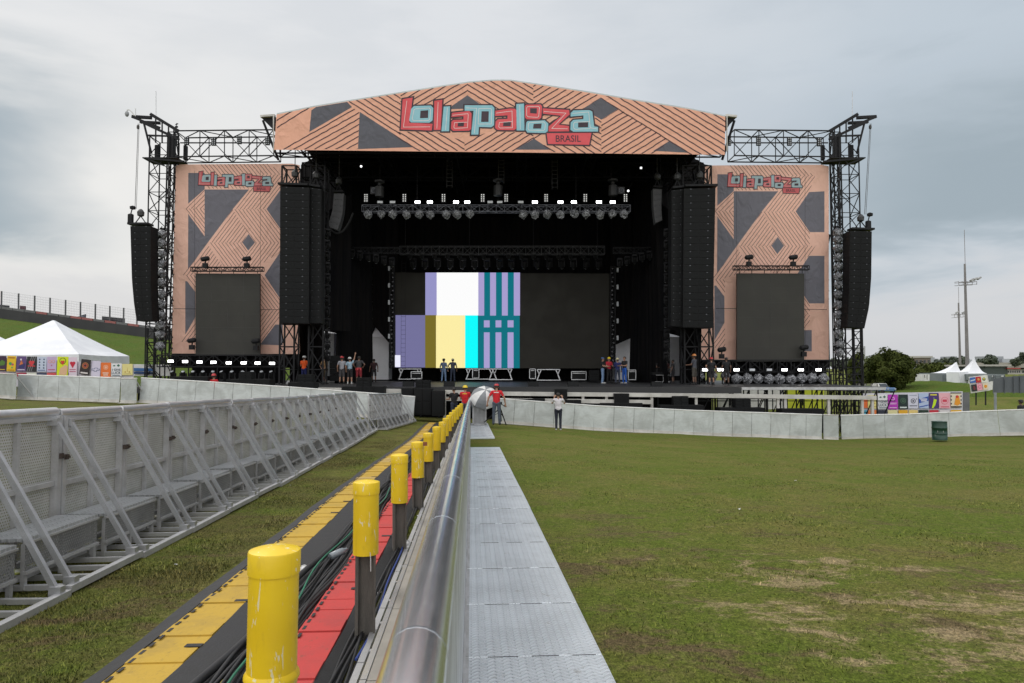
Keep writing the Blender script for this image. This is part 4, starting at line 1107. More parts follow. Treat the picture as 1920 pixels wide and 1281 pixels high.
# ---------------------------------------------------------------- towers and bridges
def tower(sg, label):
    """sg 1 left tower, -1 right; x pixels measured outward from the left one"""
    X = (lambda px: px) if sg == 1 else (lambda px: 1890.5 - px)
    Y = 46.0
    t = thing('truss_tower', label, 'tower', at(X(302), 730, Y))
    m = MB(); a, b = at(X(304), 742, Y), at(X(304), 262, Y); b.x = a.x = (a.x + b.x) / 2; a.z = zg(a.x, Y) - .2
    truss(m, a, b, 1.3, 1.35, 1.25, .042, side=(1, 0, 0)); m.build('mast', BLACK, t, True)
    m = MB(); bb = at(X(286), 0, Y).x
    truss(m, (at(X(326), 0, Y + 1.4).x, Y + 1.4, a.z), (at(X(330), 0, Y + 1.4).x, Y + 1.4, at(330, 250, Y + 1.4).z), .5, .5, 1.5, .05, side=(1, 0, 0)); m.build('inner_mast', BLACK, t, True)
    m = MB()
    for dy in (-.5, .5):
        m.bar(at(X(282), 214, Y + dy), at(X(335), 246, Y + dy), .10, .2); m.bar(at(X(247), 219, Y + dy), at(X(300), 240, Y + dy), .09, .14)
        m.bar(at(X(264), 228, Y + dy), at(X(336), 262, Y + dy), .12, .16); m.bar(at(X(270), 232, Y + dy), at(X(284), 288, Y + dy), .1)
        m.bar(at(X(278), 254, Y + dy), at(X(334), 256, Y + dy), .1)
        for u in (292, 304, 316, 326): m.bar(at(X(u), 214 + (u - 282) * .6, Y + dy), at(X(u), 268, Y + dy), .07)
    for u, v in ((250, 221), (282, 215), (300, 226), (318, 237), (334, 246), (272, 230)): m.bar(at(X(u), v, Y - .5), at(X(u), v, Y + .5), .1)
    m.bar(at(X(248), 219, Y), at(X(284), 221, Y), .2, .18); m.bar(at(X(263), 229, Y), at(X(300), 231, Y), .2, .16)
    m.build('head_arm', BLACK, t, True)
    m = MB()
    for dy in (-.75, .75):
        m.bar(at(X(275), 297, Y + dy), at(X(345), 303, Y + dy), .1, .12); m.bar(at(X(278), 299, Y + dy), at(X(308), 311, Y + dy), .08)
    m.box(at(X(310), 302, Y), (2.3, 1.5, .06)); m.build('platform', BLACK, t, True)
    for c_, d_ in ((at(X(322), 278, Y - .4), (.42, .4, 1.5)), (at(X(348), 287, Y + .3), (.2, .3, 1.0)), (at(X(295), 285, Y), (.25, .3, .9))): m = MB(); m.bbox(c_, d_, .03); m.build('winch_box', BLACK, t, True)
    m = MB(); m.bar(at(X(292.5), 216, Y), at(X(292.5), 171, Y), .028); m.build('lightning_rod', ALUD, t, True)
    m = MB(); q = at(X(259), 232, Y - .3); e = at(X(253 if sg == 1 else 269.5), 392 if sg == 1 else 402, 44.6); m.bar(q, e, .025); m.bar(q + V((.07, 0, 0)), e + V((.09, 0, 0)), .02); m.lathe(q - V((0, 0, .2)), [(.03, -.18), (.09, -.12), (.09, .05), (.03, .12)], 8); m.build('hoist_rope', mat('dark_rope', (.06, .055, .05)), t, True)
    # lattice outrigger at the foot, with a ladder on the outer side
    m = MB(); 
    for u in (277, 290): q = at(X(u), 615, Y - .2); m.bar((q.x, q.y, -1.5), q, .09)
    for k in range(9): m.bar(at(X(277), 622 + k * 13, Y - .2), at(X(290), 622 + k * 13, Y - .2), .04)
    for k in range(3): m.bar(at(X(277), 640 + k * 36, Y - .2), at(X(298), 676 + k * 36, Y), .06)
    m.build('foot_ladder', BLACK, t, True)
    m = MB(); truss(m, at(X(338), 276, Y + .2), at(X(520), 274, Y + .2), 1.4, at(0, 252, Y).z - at(0, 300, Y).z, 1.75, .048); u0 = 338
    a, b = at(X(338), 268, Y - .5), at(X(520), 268, Y - .5); m.bar(a, b, .07)
    m.build('bridge_truss', BLACK, t, True)
    return X
XL = tower(1, 'black lattice tower with head arms and bridge, on the left of the stage')
XR = tower(-1, 'black lattice tower with head arms and bridge, on the right of the stage')
t = thing('surveillance_camera', 'white dome camera on a curved arm at the top of the left tower', 'camera', at(238, 212, 45.7))
m = MB(); m.lathe(at(238, 214, 45.7), [(.02, .18), (.1, .14), (.13, .02), (.12, -.06), (.07, -.16), (.01, -.18)], 12); m.build('dome', mat('camera_grey', (.3, .31, .32)), t, True, smooth=True)
m = MB(); m.tube([at(238, 209, 45.7), at(239, 206, 45.7), at(243, 206, 45.7), at(248, 211, 45.7), at(252, 217, 45.7)], .04, 6); m.bar(at(254, 218, 45.7), at(254, 203, 45.7), .04); m.build('arm', WHITE, t, True)
m = MB(); m.bar(at(331, 246, 46), at(331, 231, 46), .03); m.bar(at(329, 234, 46), at(334, 232, 46), .05); m.box(at(331, 238, 46), (.16, .1, .1)); tag(m.build('weather_sensor', BLACK), 'small sensor mast on the left tower beside the bridge', 'sensor')

# ---------------------------------------------------------------- hung loudspeakers
GST = mat('worn_grey_truss', (.10, .105, .115), (.05, .05, .06), 3, .4, .5)
GSP = mat('grey_speaker_paint', (.075, .075, .08), (.09, .09, .095), 3, .6)
def cabinet(parent, a, b, ta, tb, Y, dep, ms=None):
    """one box of a hung array between two slightly turned edges; corner pixels top-left, top-right, bottom-right, bottom-left"""
    m = MB(); P = [at(*q, Y) for q in (a, b, tb, ta)]; c = sum(P, V()) / 4
    P = [c + (p - c) * .985 for p in P]; bk = V((0, dep, 0)); m.slab(P, bk, 0)
    I = lambda u, v: (P[0] * (1 - u) + P[1] * u) * (1 - v) + (P[3] * (1 - u) + P[2] * u) * v
    m.slab([I(u, v) - V((0, .016, 0)) for u, v in ((.03, .09), (.485, .09), (.485, .93), (.03, .93))], (0, .01, 0), 1)
    m.slab([I(u, v) - V((0, .016, 0)) for u, v in ((.515, .09), (.97, .09), (.97, .93), (.515, .93))], (0, .01, 0), 1)
    for u in (.22, .78): m.slab([I(u + du, v) - V((0, .022, 0)) for du, v in ((-.02, .02), (.02, .02), (.02, .14), (-.02, .14))], (0, .008, 0), 2)
    m.build('cabinet', ms or [SPK, GRILL, GST], parent, True)
def array(label, L, Rr, n, Y, dep, rig, name='line_array', ms=None):
    """L, Rr: the left and right edge as lists of pixels from top to bottom"""
    t = thing(name, label, 'speaker array', at((L[0][0] + Rr[0][0]) / 2, L[0][1], Y))
    def al(pl, f):
        ls = [math.dist(p, q) for p, q in zip(pl, pl[1:])]; tot = sum(ls) * f
        for (p, q), l in zip(zip(pl, pl[1:]), ls):
            if tot <= l + 1e-6: return (p[0] + (q[0] - p[0]) * tot / l, p[1] + (q[1] - p[1]) * tot / l)
            tot -= l
        return pl[-1]
    for i in range(n): cabinet(t, al(L, i / n), al(Rr, i / n), al(L, (i + 1) / n), al(Rr, (i + 1) / n), Y, dep, ms)
    m = MB(); a, b = at(L[0][0], L[0][1] - 3, Y + dep / 2), at(Rr[0][0], Rr[0][1] - 3, Y + dep / 2); m.bar(a, b, dep * .8, .12)
    c = (a + b) / 2
    for q in (a.lerp(b, .2), a.lerp(b, .8)): m.bar(q, c + V((0, 0, .55)), .05)
    m.build('fly_frame', BLACK, t, True)
    m = MB(); c = c + V((0, 0, .75)); m.lathe(c, [(.08, -.25), (.2, -.18), (.22, .05), (.12, .2), (.03, .26)], 10)
    if rig: m.bar(c + V((0, 0, .2)), c + V((0, 0, rig)), .04)
    m.build('chain_hoist', mat('hoist_grey', (.02, .02, .022), (.05, .05, .05), 8, .5), t, True, smooth=False)
array('tall hung array of wide black cabinets left of the stage opening', [(525, 350), (524, 606)], [(580.5, 352), (579, 607)], 20, 42.0, 1.1, 3.0)
array('narrow hung column of black cabinets beside the left main array', [(581.5, 352), (580, 607)], [(603, 355), (602, 606)], 20, 42.4, .9, 3.0)
array('tall hung array of wide black cabinets right of the stage opening', [(1282, 354), (1280, 614)], [(1342, 353), (1337, 615)], 20, 42.0, 1.1, 3.0)
array('narrow hung column of black cabinets beside the right main array', [(1259, 357), (1258, 612)], [(1281, 355), (1279, 613)], 20, 42.4, .9, 3.0)
array('curved outer array hanging free left of the left tower', [(244, 424), (247, 525), (251, 570), (256, 602)], [(283, 424), (283, 525), (284, 570), (286, 602)], 15, 44.0, .9, 0)
array('curved outer array hanging free right of the right tower', [(1593, 433), (1592, 540), (1590, 580), (1588, 614)], [(1635, 434), (1634, 520), (1630, 575), (1621, 616)], 15, 44.0, .9, 0)
array('small curved side fill array hanging inside the left of the stage', [(626, 363), (623, 395), (618, 412), (613, 425)], [(645, 363), (643, 395), (639, 415), (633, 432)], 6, 45.0, .6, 2.6, ms=[GSP, GSP, SPK])
array('small curved side fill array hanging inside the right of the stage', [(1224, 354), (1225, 390), (1227, 407), (1229, 419)], [(1241, 355), (1240, 390), (1241, 403), (1242, 413)], 6, 45.0, .6, 2.6, ms=[GSP, GSP, SPK])
for px, py, nm in ((245, 410, 'left'), (1628, 423, 'right')):
    m = MB(); q = at(px, py, 44.4); m.bbox(q, (.30, .28, .62), .05); m.bar(q + V((0, 0, .3)), q + V((.1, 0, .7)), .05); m.lathe(q + V((.12, 0, .68)), [(.03, -.1), (.17, -.06), (.18, .1), (.05, .16)], 10); tag(m.build('chain_bag', BLACK), 'black chain bag and motor above the %s outer array' % nm, 'chain bag')
# thick cable loops beside the left main array
m = MB(); m.tube([at(606 + i * 4, 405 + 36 * math.sin(math.pi * i / 14) ** .8 - i * .4, 44.2) for i in range(15)], .07, 8); tag(m.build('cable_loop', SPK, smooth=True), 'thick black cable hanging in a loop left of the light truss', 'cable')
# ---------------------------------------------------------------- screens
SCR = mat('dark_screen_face', s2l(62, 61, 57), s2l(60, 59, 56), .8, .6, fine=.05, spec=.2)
def side_screen(x0, x1, y0, y1, Y, label, tx0, tx1, ty):
    t = thing('led_screen', label, 'screen', at((x0 + x1) / 2, y1, Y))
    m = MB(); m.slab([at(x0, y0, Y), at(x1, y0 + .5, Y), at(x1, y1, Y), at(x0, y1, Y)], (0, .18, 0)); m.build('panel', SCR, t, True)
    m = MB()
    for k in range(1, 4): a, b = at(x0 + (x1 - x0) * k / 4, y0, Y), at(x0 + (x1 - x0) * k / 4, y1, Y); m.bar(a - V((0, .001, 0)), b - V((0, .001, 0)), .012)
    for k in range(1, 6): a, b = at(x0, y0 + (y1 - y0) * k / 6, Y), at(x1, y0 + (y1 - y0) * k / 6, Y); m.bar(a - V((0, .001, 0)), b - V((0, .001, 0)), .012)
    m.build('seam', mat('screen_seam', s2l(62, 62, 60), s2l(56, 56, 54), 1, .6), t, True)
    m = MB(); truss(m, at(tx0, ty, Y - .15), at(tx1, ty, Y - .15), .26, .26, .32, .03)
    for k in range(6): x = x0 + 4 + (x1 - x0 - 8) * k / 5; m.bar(at(x, ty + 4, Y), at(x, y0, Y + .05), .04)
    m.build('header_truss', BLACK, t, True)
    m = MB()
    for x in (x0 - 1.5, x1 + 1.5): m.bar(at(x, 320, Y + .3), at(x, y1, Y + .3), .012)
    m.bar(at(x0 - 40, y0 + 66, Y + .4), at(x1 + 42, y0 + 68, Y + .4), .03); m.build('guy_wire', BLACK, t, True)
side_screen(366.5, 487, 513, 665, 45.5, 'switched off screen in front of the left side banner', 359, 494, 505)
side_screen(1382, 1508, 512.5, 678, 45.5, 'switched off screen in front of the right side banner', 1375, 1516, 502.5)
def main_screen():
    Y = 54.0; t = thing('main_screen', 'wide stage screen showing coloured test blocks on its left half', 'screen', at(942, 690, Y))
    m = MB(); m.slab([at(741, 511, Y), at(1143, 513, Y), at(1142, 691, Y), at(740, 690, Y)], (0, .2, 0))
    m.build('panel', mat('main_screen_face', s2l(48, 46, 41), s2l(46, 44, 40), .6, .6, fine=.05, spec=.2), t, True)
    X = lambda c: 600 + c / 4.8; Yp = lambda c: 480 + c / 4.8
    lav, dl, teal = (150, 148, 198), (114, 112, 154), (0, 110, 124); lv2 = (166, 157, 206)
    R_ = [((680, 533, 946, 1004), dl), ((667, 893, 724, 1000), (236, 236, 255)), ((948, 150, 1050, 533), lav), ((1050, 150, 1425, 535), (255, 255, 255)), ((946, 533, 1044, 1006), (118, 106, 36)),
          ((1044, 535, 1306, 1008), (255, 238, 166)), ((1306, 535, 1421, 1008), (0, 252, 255)), ((1425, 150, 1478, 537), lv2), ((1478, 150, 1531, 537), teal), ((1531, 150, 1584, 537), lv2), ((1584, 150, 1637, 537), teal),
          ((1637, 150, 1690, 537), lv2), ((1690, 150, 1744, 537), teal), ((1744, 150, 1800, 537), lv2), ((1421, 537, 1797, 1010), teal)]
    for i, ((a, b, c, d), col_) in enumerate(R_):
        m = MB(); l = .006 if i != 1 else .012; m.slab([at(X(q), Yp(w), Y - l) for q, w in ((a, b), (c, b), (c, d), (a, d))], (0, .004, 0)); m.build('lit_block', emis('screen_%d_%d_%d' % col_, *col_, 1.0), t, True)
    m = MB()
    for a, c in ((1475, 1527), (1580, 1632), (1688, 1742)):
        for b, d in ((580, 643), (688, 1009)): m.slab([at(X(q), Yp(w), Y - .012) for q, w in ((a, b), (c, b), (c, d), (a, d))], (0, .004, 0))
    m.build('lit_bar', emis('screen_%d_%d_%d' % lv2, *lv2, 1.0), t, True)
main_screen()
# ladders dangling in front of the screen's left part
m = MB(); a, b = at(753, 490, 53.2), at(761, 490, 53.2); h = at(753, 690, 53.2).z
for q in (a, b): m.bar(q, (q.x, q.y, h), .015)
for k in range(24): z = a.z + (h - a.z) * (k + .5) / 24; m.bar((a.x, a.y, z), (b.x, b.y, z), .018)
tag(m.build('rope_ladder', BLACK), 'thin rope ladder hanging in front of the left edge of the main screen', 'ladder')

# ---------------------------------------------------------------- lamps
def truss_bar(label, x0, x1, y, Y, w, h, bay, m_, drop=None, r=.028):
    t = thing('light_truss', label, 'truss', at((x0 + x1) / 2, y, Y))
    m = MB(); truss(m, at(x0, y, Y), at(x1, y, Y), w, h, bay, r); m.build('lattice', m_, t, True)
    if drop:
        m = MB()
        for px in drop: q = at(px, y - 4, Y); m.bar(q, (q.x, q.y, at(900, 292, YF).z + .6), .03)
        m.build('hanging_cable', BLACK, t, True)
    return t
DST = mat('dim_grey_truss', (.014, .0145, .016), (.010, .010, .011), 3, .5)
truss_bar('long grey front light truss hung across the stage opening', 680, 1181, 392, 45, .5, .42, .55, GST, (712, 782, 934, 1080, 1146), .02)
truss_bar('dim rear light truss above the main screen', 750, 1133, 470, 52, .5, .6, .6, DST, (760, 880, 1000, 1120))
truss_bar('dim side truss running back on the left of the stage', 652, 752, 470, 49, .4, .4, .5, BLACK)
truss_bar('dim side truss running back on the right of the stage', 1150, 1240, 470, 49, .4, .4, .5, BLACK)
ON = emis('flood_on', 255, 255, 250, 9.0); DIM = mat('flood_off', (.62, .64, .68), (.55, .57, .6), 9, .4)
BULB = emis('blinder_bulb', 250, 250, 245, .75)
def flood(px, py, Y, on, label, group, w=.38, h=.18):
    t = thing('flood_light', label, 'flood light', at(px, py, Y), 0, group)
    m = MB(); m.box((0, .08, 0), (w, .14, h)); m.box((0, .02, -h * .75), (.06, .06, h * .7)); m.build('housing', BLACK, t)
    m = MB(); m.box((0, .0, 0), (w * .9, .012, h * .82)); m.build('lamp_face', ON if on else DIM, t)
    return t
for px, on in ((712.5, 0), (736, 0), (783, 1), (806, 1), (855, 1), (876, 1), (919, 0), (937, 0), (976.5, 0), (1003, 1), (1051, 1), (1076, 1), (1123, 1), (1149, 1)):
    flood(px, 379, 44.7, on, 'lit white flood on top of the long front truss' if on else 'unlit flood with a pale face on top of the long front truss', 'lit floods on the front truss' if on else 'unlit floods on the front truss')
for px, py in ((320, 677.5), (347, 678), (374, 679), (400, 679.5), (429, 680.5), (457, 680.5), (483, 681), (510, 681.5)):
    flood(px, py, 44.5, 1, 'lit white flood in the low row under the left side screen', 'lit floods under the left screen')
for px, on in ((1322, 1), (1351, 1), (1381, 1), (1410.5, 0), (1442.5, 0), (1471, 1), (1501.5, 1), (1535, 1)):
    flood(px, 693.5, 44.5, on, 'lit white flood in the low row under the right side screen' if on else 'unlit flood in the low row under the right side screen', 'lit floods under the right screen' if on else 'unlit floods under the right screen')
def blinder(px, py, Y, label, group, on=True, s=1.0):
    t = thing('blinder_light', label, 'blinder light', at(px, py, Y), 0, group)
    m = MB(); m.box((0, .08, 0), (.3 * s, .12, .56 * s)); m.build('housing', BLACK, t)
    for i in range(2):
        for j in range(4):
            m = MB(); M = Matrix.Rotation(math.pi / 2, 3, 'X'); m.lathe(((i - .5) * .14 * s, .018, (j - 1.5) * .135 * s), [(.042 * s, -.005), (.038 * s, .012), (.02 * s, .02)], 8, M=M); m.build('bulb', BULB if on else LENS, t)
for px in (686, 758, 831.5, 905, 949, 1024, 1097.5, 1173): blinder(px, 371, 44.6, 'glowing eight bulb blinder standing on the long front truss', 'blinders on the front truss')
for px, py in ((349, 264), (400, 265), (448, 262), (501, 264)): blinder(px, py, 45, 'dark eight bulb blinder on the left bridge', 'blinders on the left bridge', False, .95)
for px, py in ((1367, 265), (1423, 265), (1481, 265), (1537, 266)): blinder(px, py, 45, 'dark eight bulb blinder on the right bridge', 'blinders on the right bridge', False, .95)
def bagged_proto():
    t = thing('bagged_lamp', 'x', 'moving light'); rs = random.Random(2)
    bm = bmesh.new(); bmesh.ops.create_icosphere(bm, subdivisions=3, radius=.30)
    for v in bm.verts:
        k = 1 + .16 * math.sin(v.co.x * 19 + 2) * math.sin(v.co.z * 17) + rs.uniform(-.10, .10)
        v.co.x *= k * .95; v.co.y *= k; v.co.z *= k * (1.1 if v.co.z < 0 else .95)
        if v.co.z > .15: v.co.x *= .75; v.co.y *= .75
    me = bpy.data.meshes.new('plastic_bag'); bm.to_mesh(me); bm.free(); me.materials.append(BAG)
    o = bpy.data.objects.new('plastic_bag', me); COL.objects.link(o); o.parent = t
    m = MB(); m.box((0, .05, .36), (.3, .2, .1)); m.bar((-.1, .05, .4), (-.1, .05, .52), .04); m.bar((.1, .05, .4), (.1, .05, .52), .04); m.build('clamp', BLACK, t)
    return t
bp = bagged_proto(); first = [bp]
def bagged(px, py, Y, label, group, s=.92):
    o = first.pop() if first else copy_tree(bp)
    o.location = at(px, py, Y); o.rotation_euler = (RND.uniform(-.25, .25), RND.uniform(-.35, .35), RND.uniform(0, 6)); o.scale = (s, s, s * RND.uniform(.9, 1.1)); tag(o, label, 'moving light', group)
for px in (690, 715, 736, 763, 786, 807, 837, 857, 881, 981, 1003, 1026, 1051, 1077, 1099, 1125, 1148, 1170): bagged(px, 401 + RND.uniform(-1, 1), 44.9, 'stage lamp wrapped in clear plastic under the long front truss', 'bagged lamps under the front truss')
for py in (439, 456, 476, 495, 512, 530, 551, 570, 590, 610, 627, 648): bagged(302 + (548 - py) * .018, py, 45.2, 'lamp wrapped in plastic hung in the column inside the left tower', 'bagged lamps in the left tower', 1.0)
for py in (436, 449, 465, 482, 500, 518, 534, 552, 571, 590, 607, 625, 645, 661): bagged(1571 + (py - 440) * .012, py, 45.2, 'lamp wrapped in plastic hung in the column inside the right tower', 'bagged lamps in the right tower', .95)
for i in range(9): bagged(1381 + i * 20.3, 710 + RND.uniform(-2, 2), 44.7, 'lamp wrapped in plastic standing under the right side screen', 'bagged lamps under the right screen', 1.12)
for i in range(3): bagged(1312 + i * 24, 704, 44.9, 'lamp wrapped in plastic behind the crew under the right screen', 'bagged lamps behind the right crew', 1.0)
def head_proto():
    t = thing('moving_head', 'x', 'moving light')
    m = MB(); m.bbox((0, 0, .34), (.36, .3, .16), .03); m.build('base', BLACK, t)
    m = MB()
    for x in (-.17, .17): m.span((x - .03, -.06, -.1), (x + .03, .06, .3))
    m.span((-.2, -.05, .28), (.2, .05, .32))
    m.build('yoke', BLACK, t)
    m = MB(); M = Matrix.Rotation(.5, 3, 'X'); m.lathe((0, 0, 0), [(.09, .2), (.13, .12), (.135, -.14), (.12, -.22)], 12, M=M); m.build('head', SPK, t, smooth=False)
    m = MB(); m.lathe(V((0, 0, 0)) + M @ V((0, 0, -.225)), [(.1, .0), (.085, -.02), (.03, -.03)], 12, M=M); m.build('lens', LENS, t)
    return t
hp = head_proto(); hfirst = [hp]
def head(px, py, Y, label, group, s=1.0, flip=False):
    o = hfirst.pop() if hfirst else copy_tree(hp)
    o.location = at(px, py, Y); o.rotation_euler = (math.pi if flip else 0, 0, RND.uniform(-.7, .7)); o.scale = (s, s, s); tag(o, label, 'moving light', group)
for i in range(16):
    px = 768 + i * 23.2 + RND.uniform(-1, 1)
    head(px, 481, 51.9, 'dim moving light under the rear light truss', 'moving lights under the rear truss', .85)
    head(px + 6, 497, 52.4, 'dark moving light in the lower row just above the main screen', 'moving lights above the main screen', 1.25)
for i in range(6): head(660 + i * 15, 478 + i * 3.2, 48.5, 'dark moving light under the left side truss', 'moving lights on the left side truss')
for i in range(6): head(1232 - i * 14, 478 + i * 3.4, 48.5, 'dark moving light under the right side truss', 'moving lights on the right side truss')
for i in range(12): head(614, 440 + i * 21, 43.6, 'dark moving light in the column beside the left main array', 'moving lights beside the left array', .9)
for i in range(12): head(1250, 440 + i * 21, 43.9, 'dark moving light in the column beside the right main array', 'moving lights beside the right array', .9)
for i in range(11): head(325 + i * 18.5, 703, 44.8, 'dark moving light standing under the left side screen', 'moving lights under the left screen', 1.1, True)
for px, py, nm in ((385, 492, 'left end of the truss over the left screen'), (463, 492, 'right end of the truss over the left screen'), (1404, 489, 'left end of the truss over the right screen'), (1487, 489, 'right end of the truss over the right screen'),
                   (360, 645, 'lower left corner of the left screen'), (480, 646, 'lower right corner of the left screen'), (1353, 662, 'lower left corner of the right screen'), (1507, 658, 'lower right corner of the right screen')):
    t = thing('profile_lamp', 'black lamp on bracket at ' + nm, 'stage lamp', at(px, py, 45.1))
    m = MB(); m.box((0, 0, -.22), (.3, .25, .3)); m.bar((0, 0, -.1), (.03, 0, .2), .07); m.build('bracket', BLACK, t)
    m = MB(); M = Matrix.Rotation(math.pi / 2 * .9, 3, 'Y'); m.lathe((0, -.05, .22), [(.07, -.28), (.15, -.2), (.16, .2), (.1, .27)], 10, M=M); m.build('lamp_body', BLACK, t)
for k in range(5):
    for px, side in ((729.5, 'left'), (1158, 'right')):
        m = MB(); q = at(px, 503.5 + k * 31.8 + (3 if side == 'right' else 0), 53.0); m.bbox(q, (.15, .1, .36), .02); tag(m.build('strobe_light', LENS), 'pale strobe in the upright row beside the %s edge of the main screen' % side, 'strobe light', 'strobes on the %s of the main screen' % side)
for px0, side in ((735, 'left'), (1149, 'right')):
    t = thing('pixel_lamp_column', 'black upright ladder of small lamps along the %s edge of the main screen' % side, 'lamp column', at(px0, 690, 53.4))
    m = MB(); truss(m, at(px0, 690, 53.4), at(px0, 500, 53.4), .34, .3, .5, .04, side=(1, 0, 0)); m.build('ladder', BLACK, t, True)
    m = MB()
    for k in range(22): m.lathe(at(px0 + RND.uniform(-2, 2), 504 + k * 8.2, 53.2), [(.02, -.06), (.07, -.03), (.07, .04), (.02, .07)], 6)
    m.build('small_lamps', mat('dim_lens', (.06, .06, .065), (.14, .14, .15), 20, .2), t, True)
WL = emis('work_light', 255, 255, 255, 2.5)
for px, py, Y, nm in ((677, 312, 47, 'left roof corner'), (1202, 315, 47, 'right roof corner'), (1178, 358, 46, 'right end of the front truss')):
    t = thing('work_light', 'small bright work light at the ' + nm, 'work light', at(px, py, Y))
    m = MB(); m.box((0, .08, .02), (.2, .12, .14)); m.bar((0, .08, .05), (-.3 if px < 900 else .3, .1, -.7 if px < 900 else .6), .03); m.build('housing', BLACK, t)
    m = MB(); m.lathe((0, .01, 0), [(.075, .0), (.07, .02), (.02, .03)], 10, M=Matrix.Rotation(math.pi / 2, 3, 'X')); m.build('lamp_face', WL, t)
for px, py, nm in ((712, 345, 'left'), (934, 343, 'middle'), (1149, 343, 'right')):
    m = MB(); q = at(px, py, 44.9); m.lathe(q, [(.1, -.9), (.3, -.85), (.3, -.2), (.12, -.1), (.12, .05), (.34, .1), (.34, .2), (.05, .3)], 12); tag(m.build('chain_hoist', mat('hoist_black', (.010, .010, .011), (.02, .02, .02), 7, .5)), 'black chain hoist with its bag above the %s of the front truss' % nm, 'chain hoist')
for px, nm in ((701, 'left'), (1165, 'right')):
    t = thing('hung_fan', 'dark square fan box hung above the %s end of the front truss' % nm, 'fan', at(px, 357, 45.1))
    m = MB(); m.box((0, .1, 0), (.46, .2, .46)); m.build('case', DST, t)
    m = MB(); m.lathe((0, -.01, 0), [(.19, .0), (.18, .02), (.12, .02), (.1, 0), (.05, .03)], 16, M=Matrix.Rotation(math.pi / 2, 3, 'X')); m.build('grille', GST, t)
# low scaffold rows that carry the floods on the wings
for x0, x1, y0, y1, nm in ((300, 535, 667, 715, 'left'), (1300, 1556, 679, 722, 'right')):
    t = thing('low_scaffold', 'low black scaffold row under the %s side screen' % nm, 'scaffold', at((x0 + x1) / 2, y1, 45.2))
    m = MB(); truss(m, at(x0, (y0 + y1) / 2 - 14, 45.2), at(x1, (y0 + y1) / 2 - 14, 45.2), .7, .75, .9, .05)
    k = x0
    while k <= x1: a = at(k, y0 + 2, 45.0); m.bar((a.x, 45.0, DZ), a, .06); k += 27
    m.build('frame', BLACK, t, True)
    m = MB(); m.slab([at(x0 + 60, y0 + 2, 46.2), at(x1 - (0 if nm == 'left' else 6), y0 + 2, 46.2), at(x1 - (0 if nm == 'left' else 6), y1 + 4, 46.2), at(x0 + 60, y1 + 4, 46.2)], (0, .06, 0)); m.build('back_cloth', DRAPE, t, True)
# right wing edge platform with rails
t = thing('edge_platform', 'black railed platform at the outer right end of the stage', 'platform', at(1600, 740, 43))
m = MB(); m.slab([at(1555, 727, 43), at(1617, 727, 43), at(1617, 733, 43), at(1555, 733, 43)], (0, 3, 0)); m.build('deck', DECK, t, True)
m = MB()
for px in (1558, 1588, 1616):
    a = at(px, 702, 43); m.bar((a.x, 43, -1.6), a, .06)
for py in (702, 714): m.bar(at(1556, py, 43), at(1617, py, 43), .05)
m.build('railing', BLACK, t, True)

# ---------------------------------------------------------------- stage kit
def stand(x0, x1, y0, y1, Y, label):
    t = thing('trestle', label, 'trestle', at((x0 + x1) / 2, y1, Y))
    m = MB(); m.bar(at(x0 - 1, y1, Y), at(x1 + 1, y1, Y), .06); m.bar(at(x0, y0, Y), at(x1, y0, Y), .06); m.build('rail', ALU, t, True)
    for a, b, c in ((x0, x0 + 8, x0), (x1, x1 - 8, x1)):
        m = MB(); m.bar(at(a, y0, Y), at((a + b) / 2, y0 + 9, Y), .06); m.bar(at(b, y0, Y), at((a + b) / 2, y0 + 9, Y), .06); m.bar(at((a + b) / 2 , y0 + 9, Y), at(c, y1, Y), .07); m.build('leg', ALU, t, True)
stand(748, 790, 692, 711, 52.6, 'silver trestle under the far left of the main screen'); stand(874, 931, 692, 711, 52.6, 'silver trestle below the yellow and cyan blocks')
stand(917.5, 960, 692, 712, 52.2, 'silver trestle below the teal striped blocks'); stand(1007, 1050, 693, 713, 52.2, 'silver trestle under the dark half of the main screen')
def case_(x0, x1, y0, y1, Y, label):
    t = thing('flight_case', label, 'flight case', at((x0 + x1) / 2, y1, Y))
    m = MB(); m.slab([at(x0, y0, Y), at(x1, y0, Y), at(x1, y1, Y), at(x0, y1, Y)], (0, .6, 0)); m.build('body', SPK, t, True)
    m = MB(); c = [at(x0, y0, Y), at(x1, y0, Y), at(x1, y1, Y), at(x0, y1, Y)]
    for i in range(4): m.bar(c[i] - V((0, .01, 0)), c[(i + 1) % 4] - V((0, .01, 0)), .05)
    m.bar(at(x0 + 2, y0 + 3, Y - .02), at(x1 - 2, y0 + 3, Y - .02), .04); m.build('edging', ALU, t, True)
    m = MB()
    for x in (x0 + 2, x1 - 2): m.lathe(at(x, y1 + .5, Y + .1), [(.05, -.05), (.06, 0), (.05, .05)], 8)
    m.build('castor', BLACK, t, True)
case_(771, 791, 697, 710, 51.5, 'silver edged case under the left trestle'); case_(886, 898, 692, 709, 52.5, 'upright silver edged case below the cyan block')
case_(993, 1004, 692, 710, 52.5, 'upright silver edged case left of the dark half trestle'); case_(1071.5, 1099, 697, 712, 51.5, 'wide silver edged case on the right of the screen'); case_(1178, 1192, 694, 712, 50, 'open silver edged case right of the group of four crew')
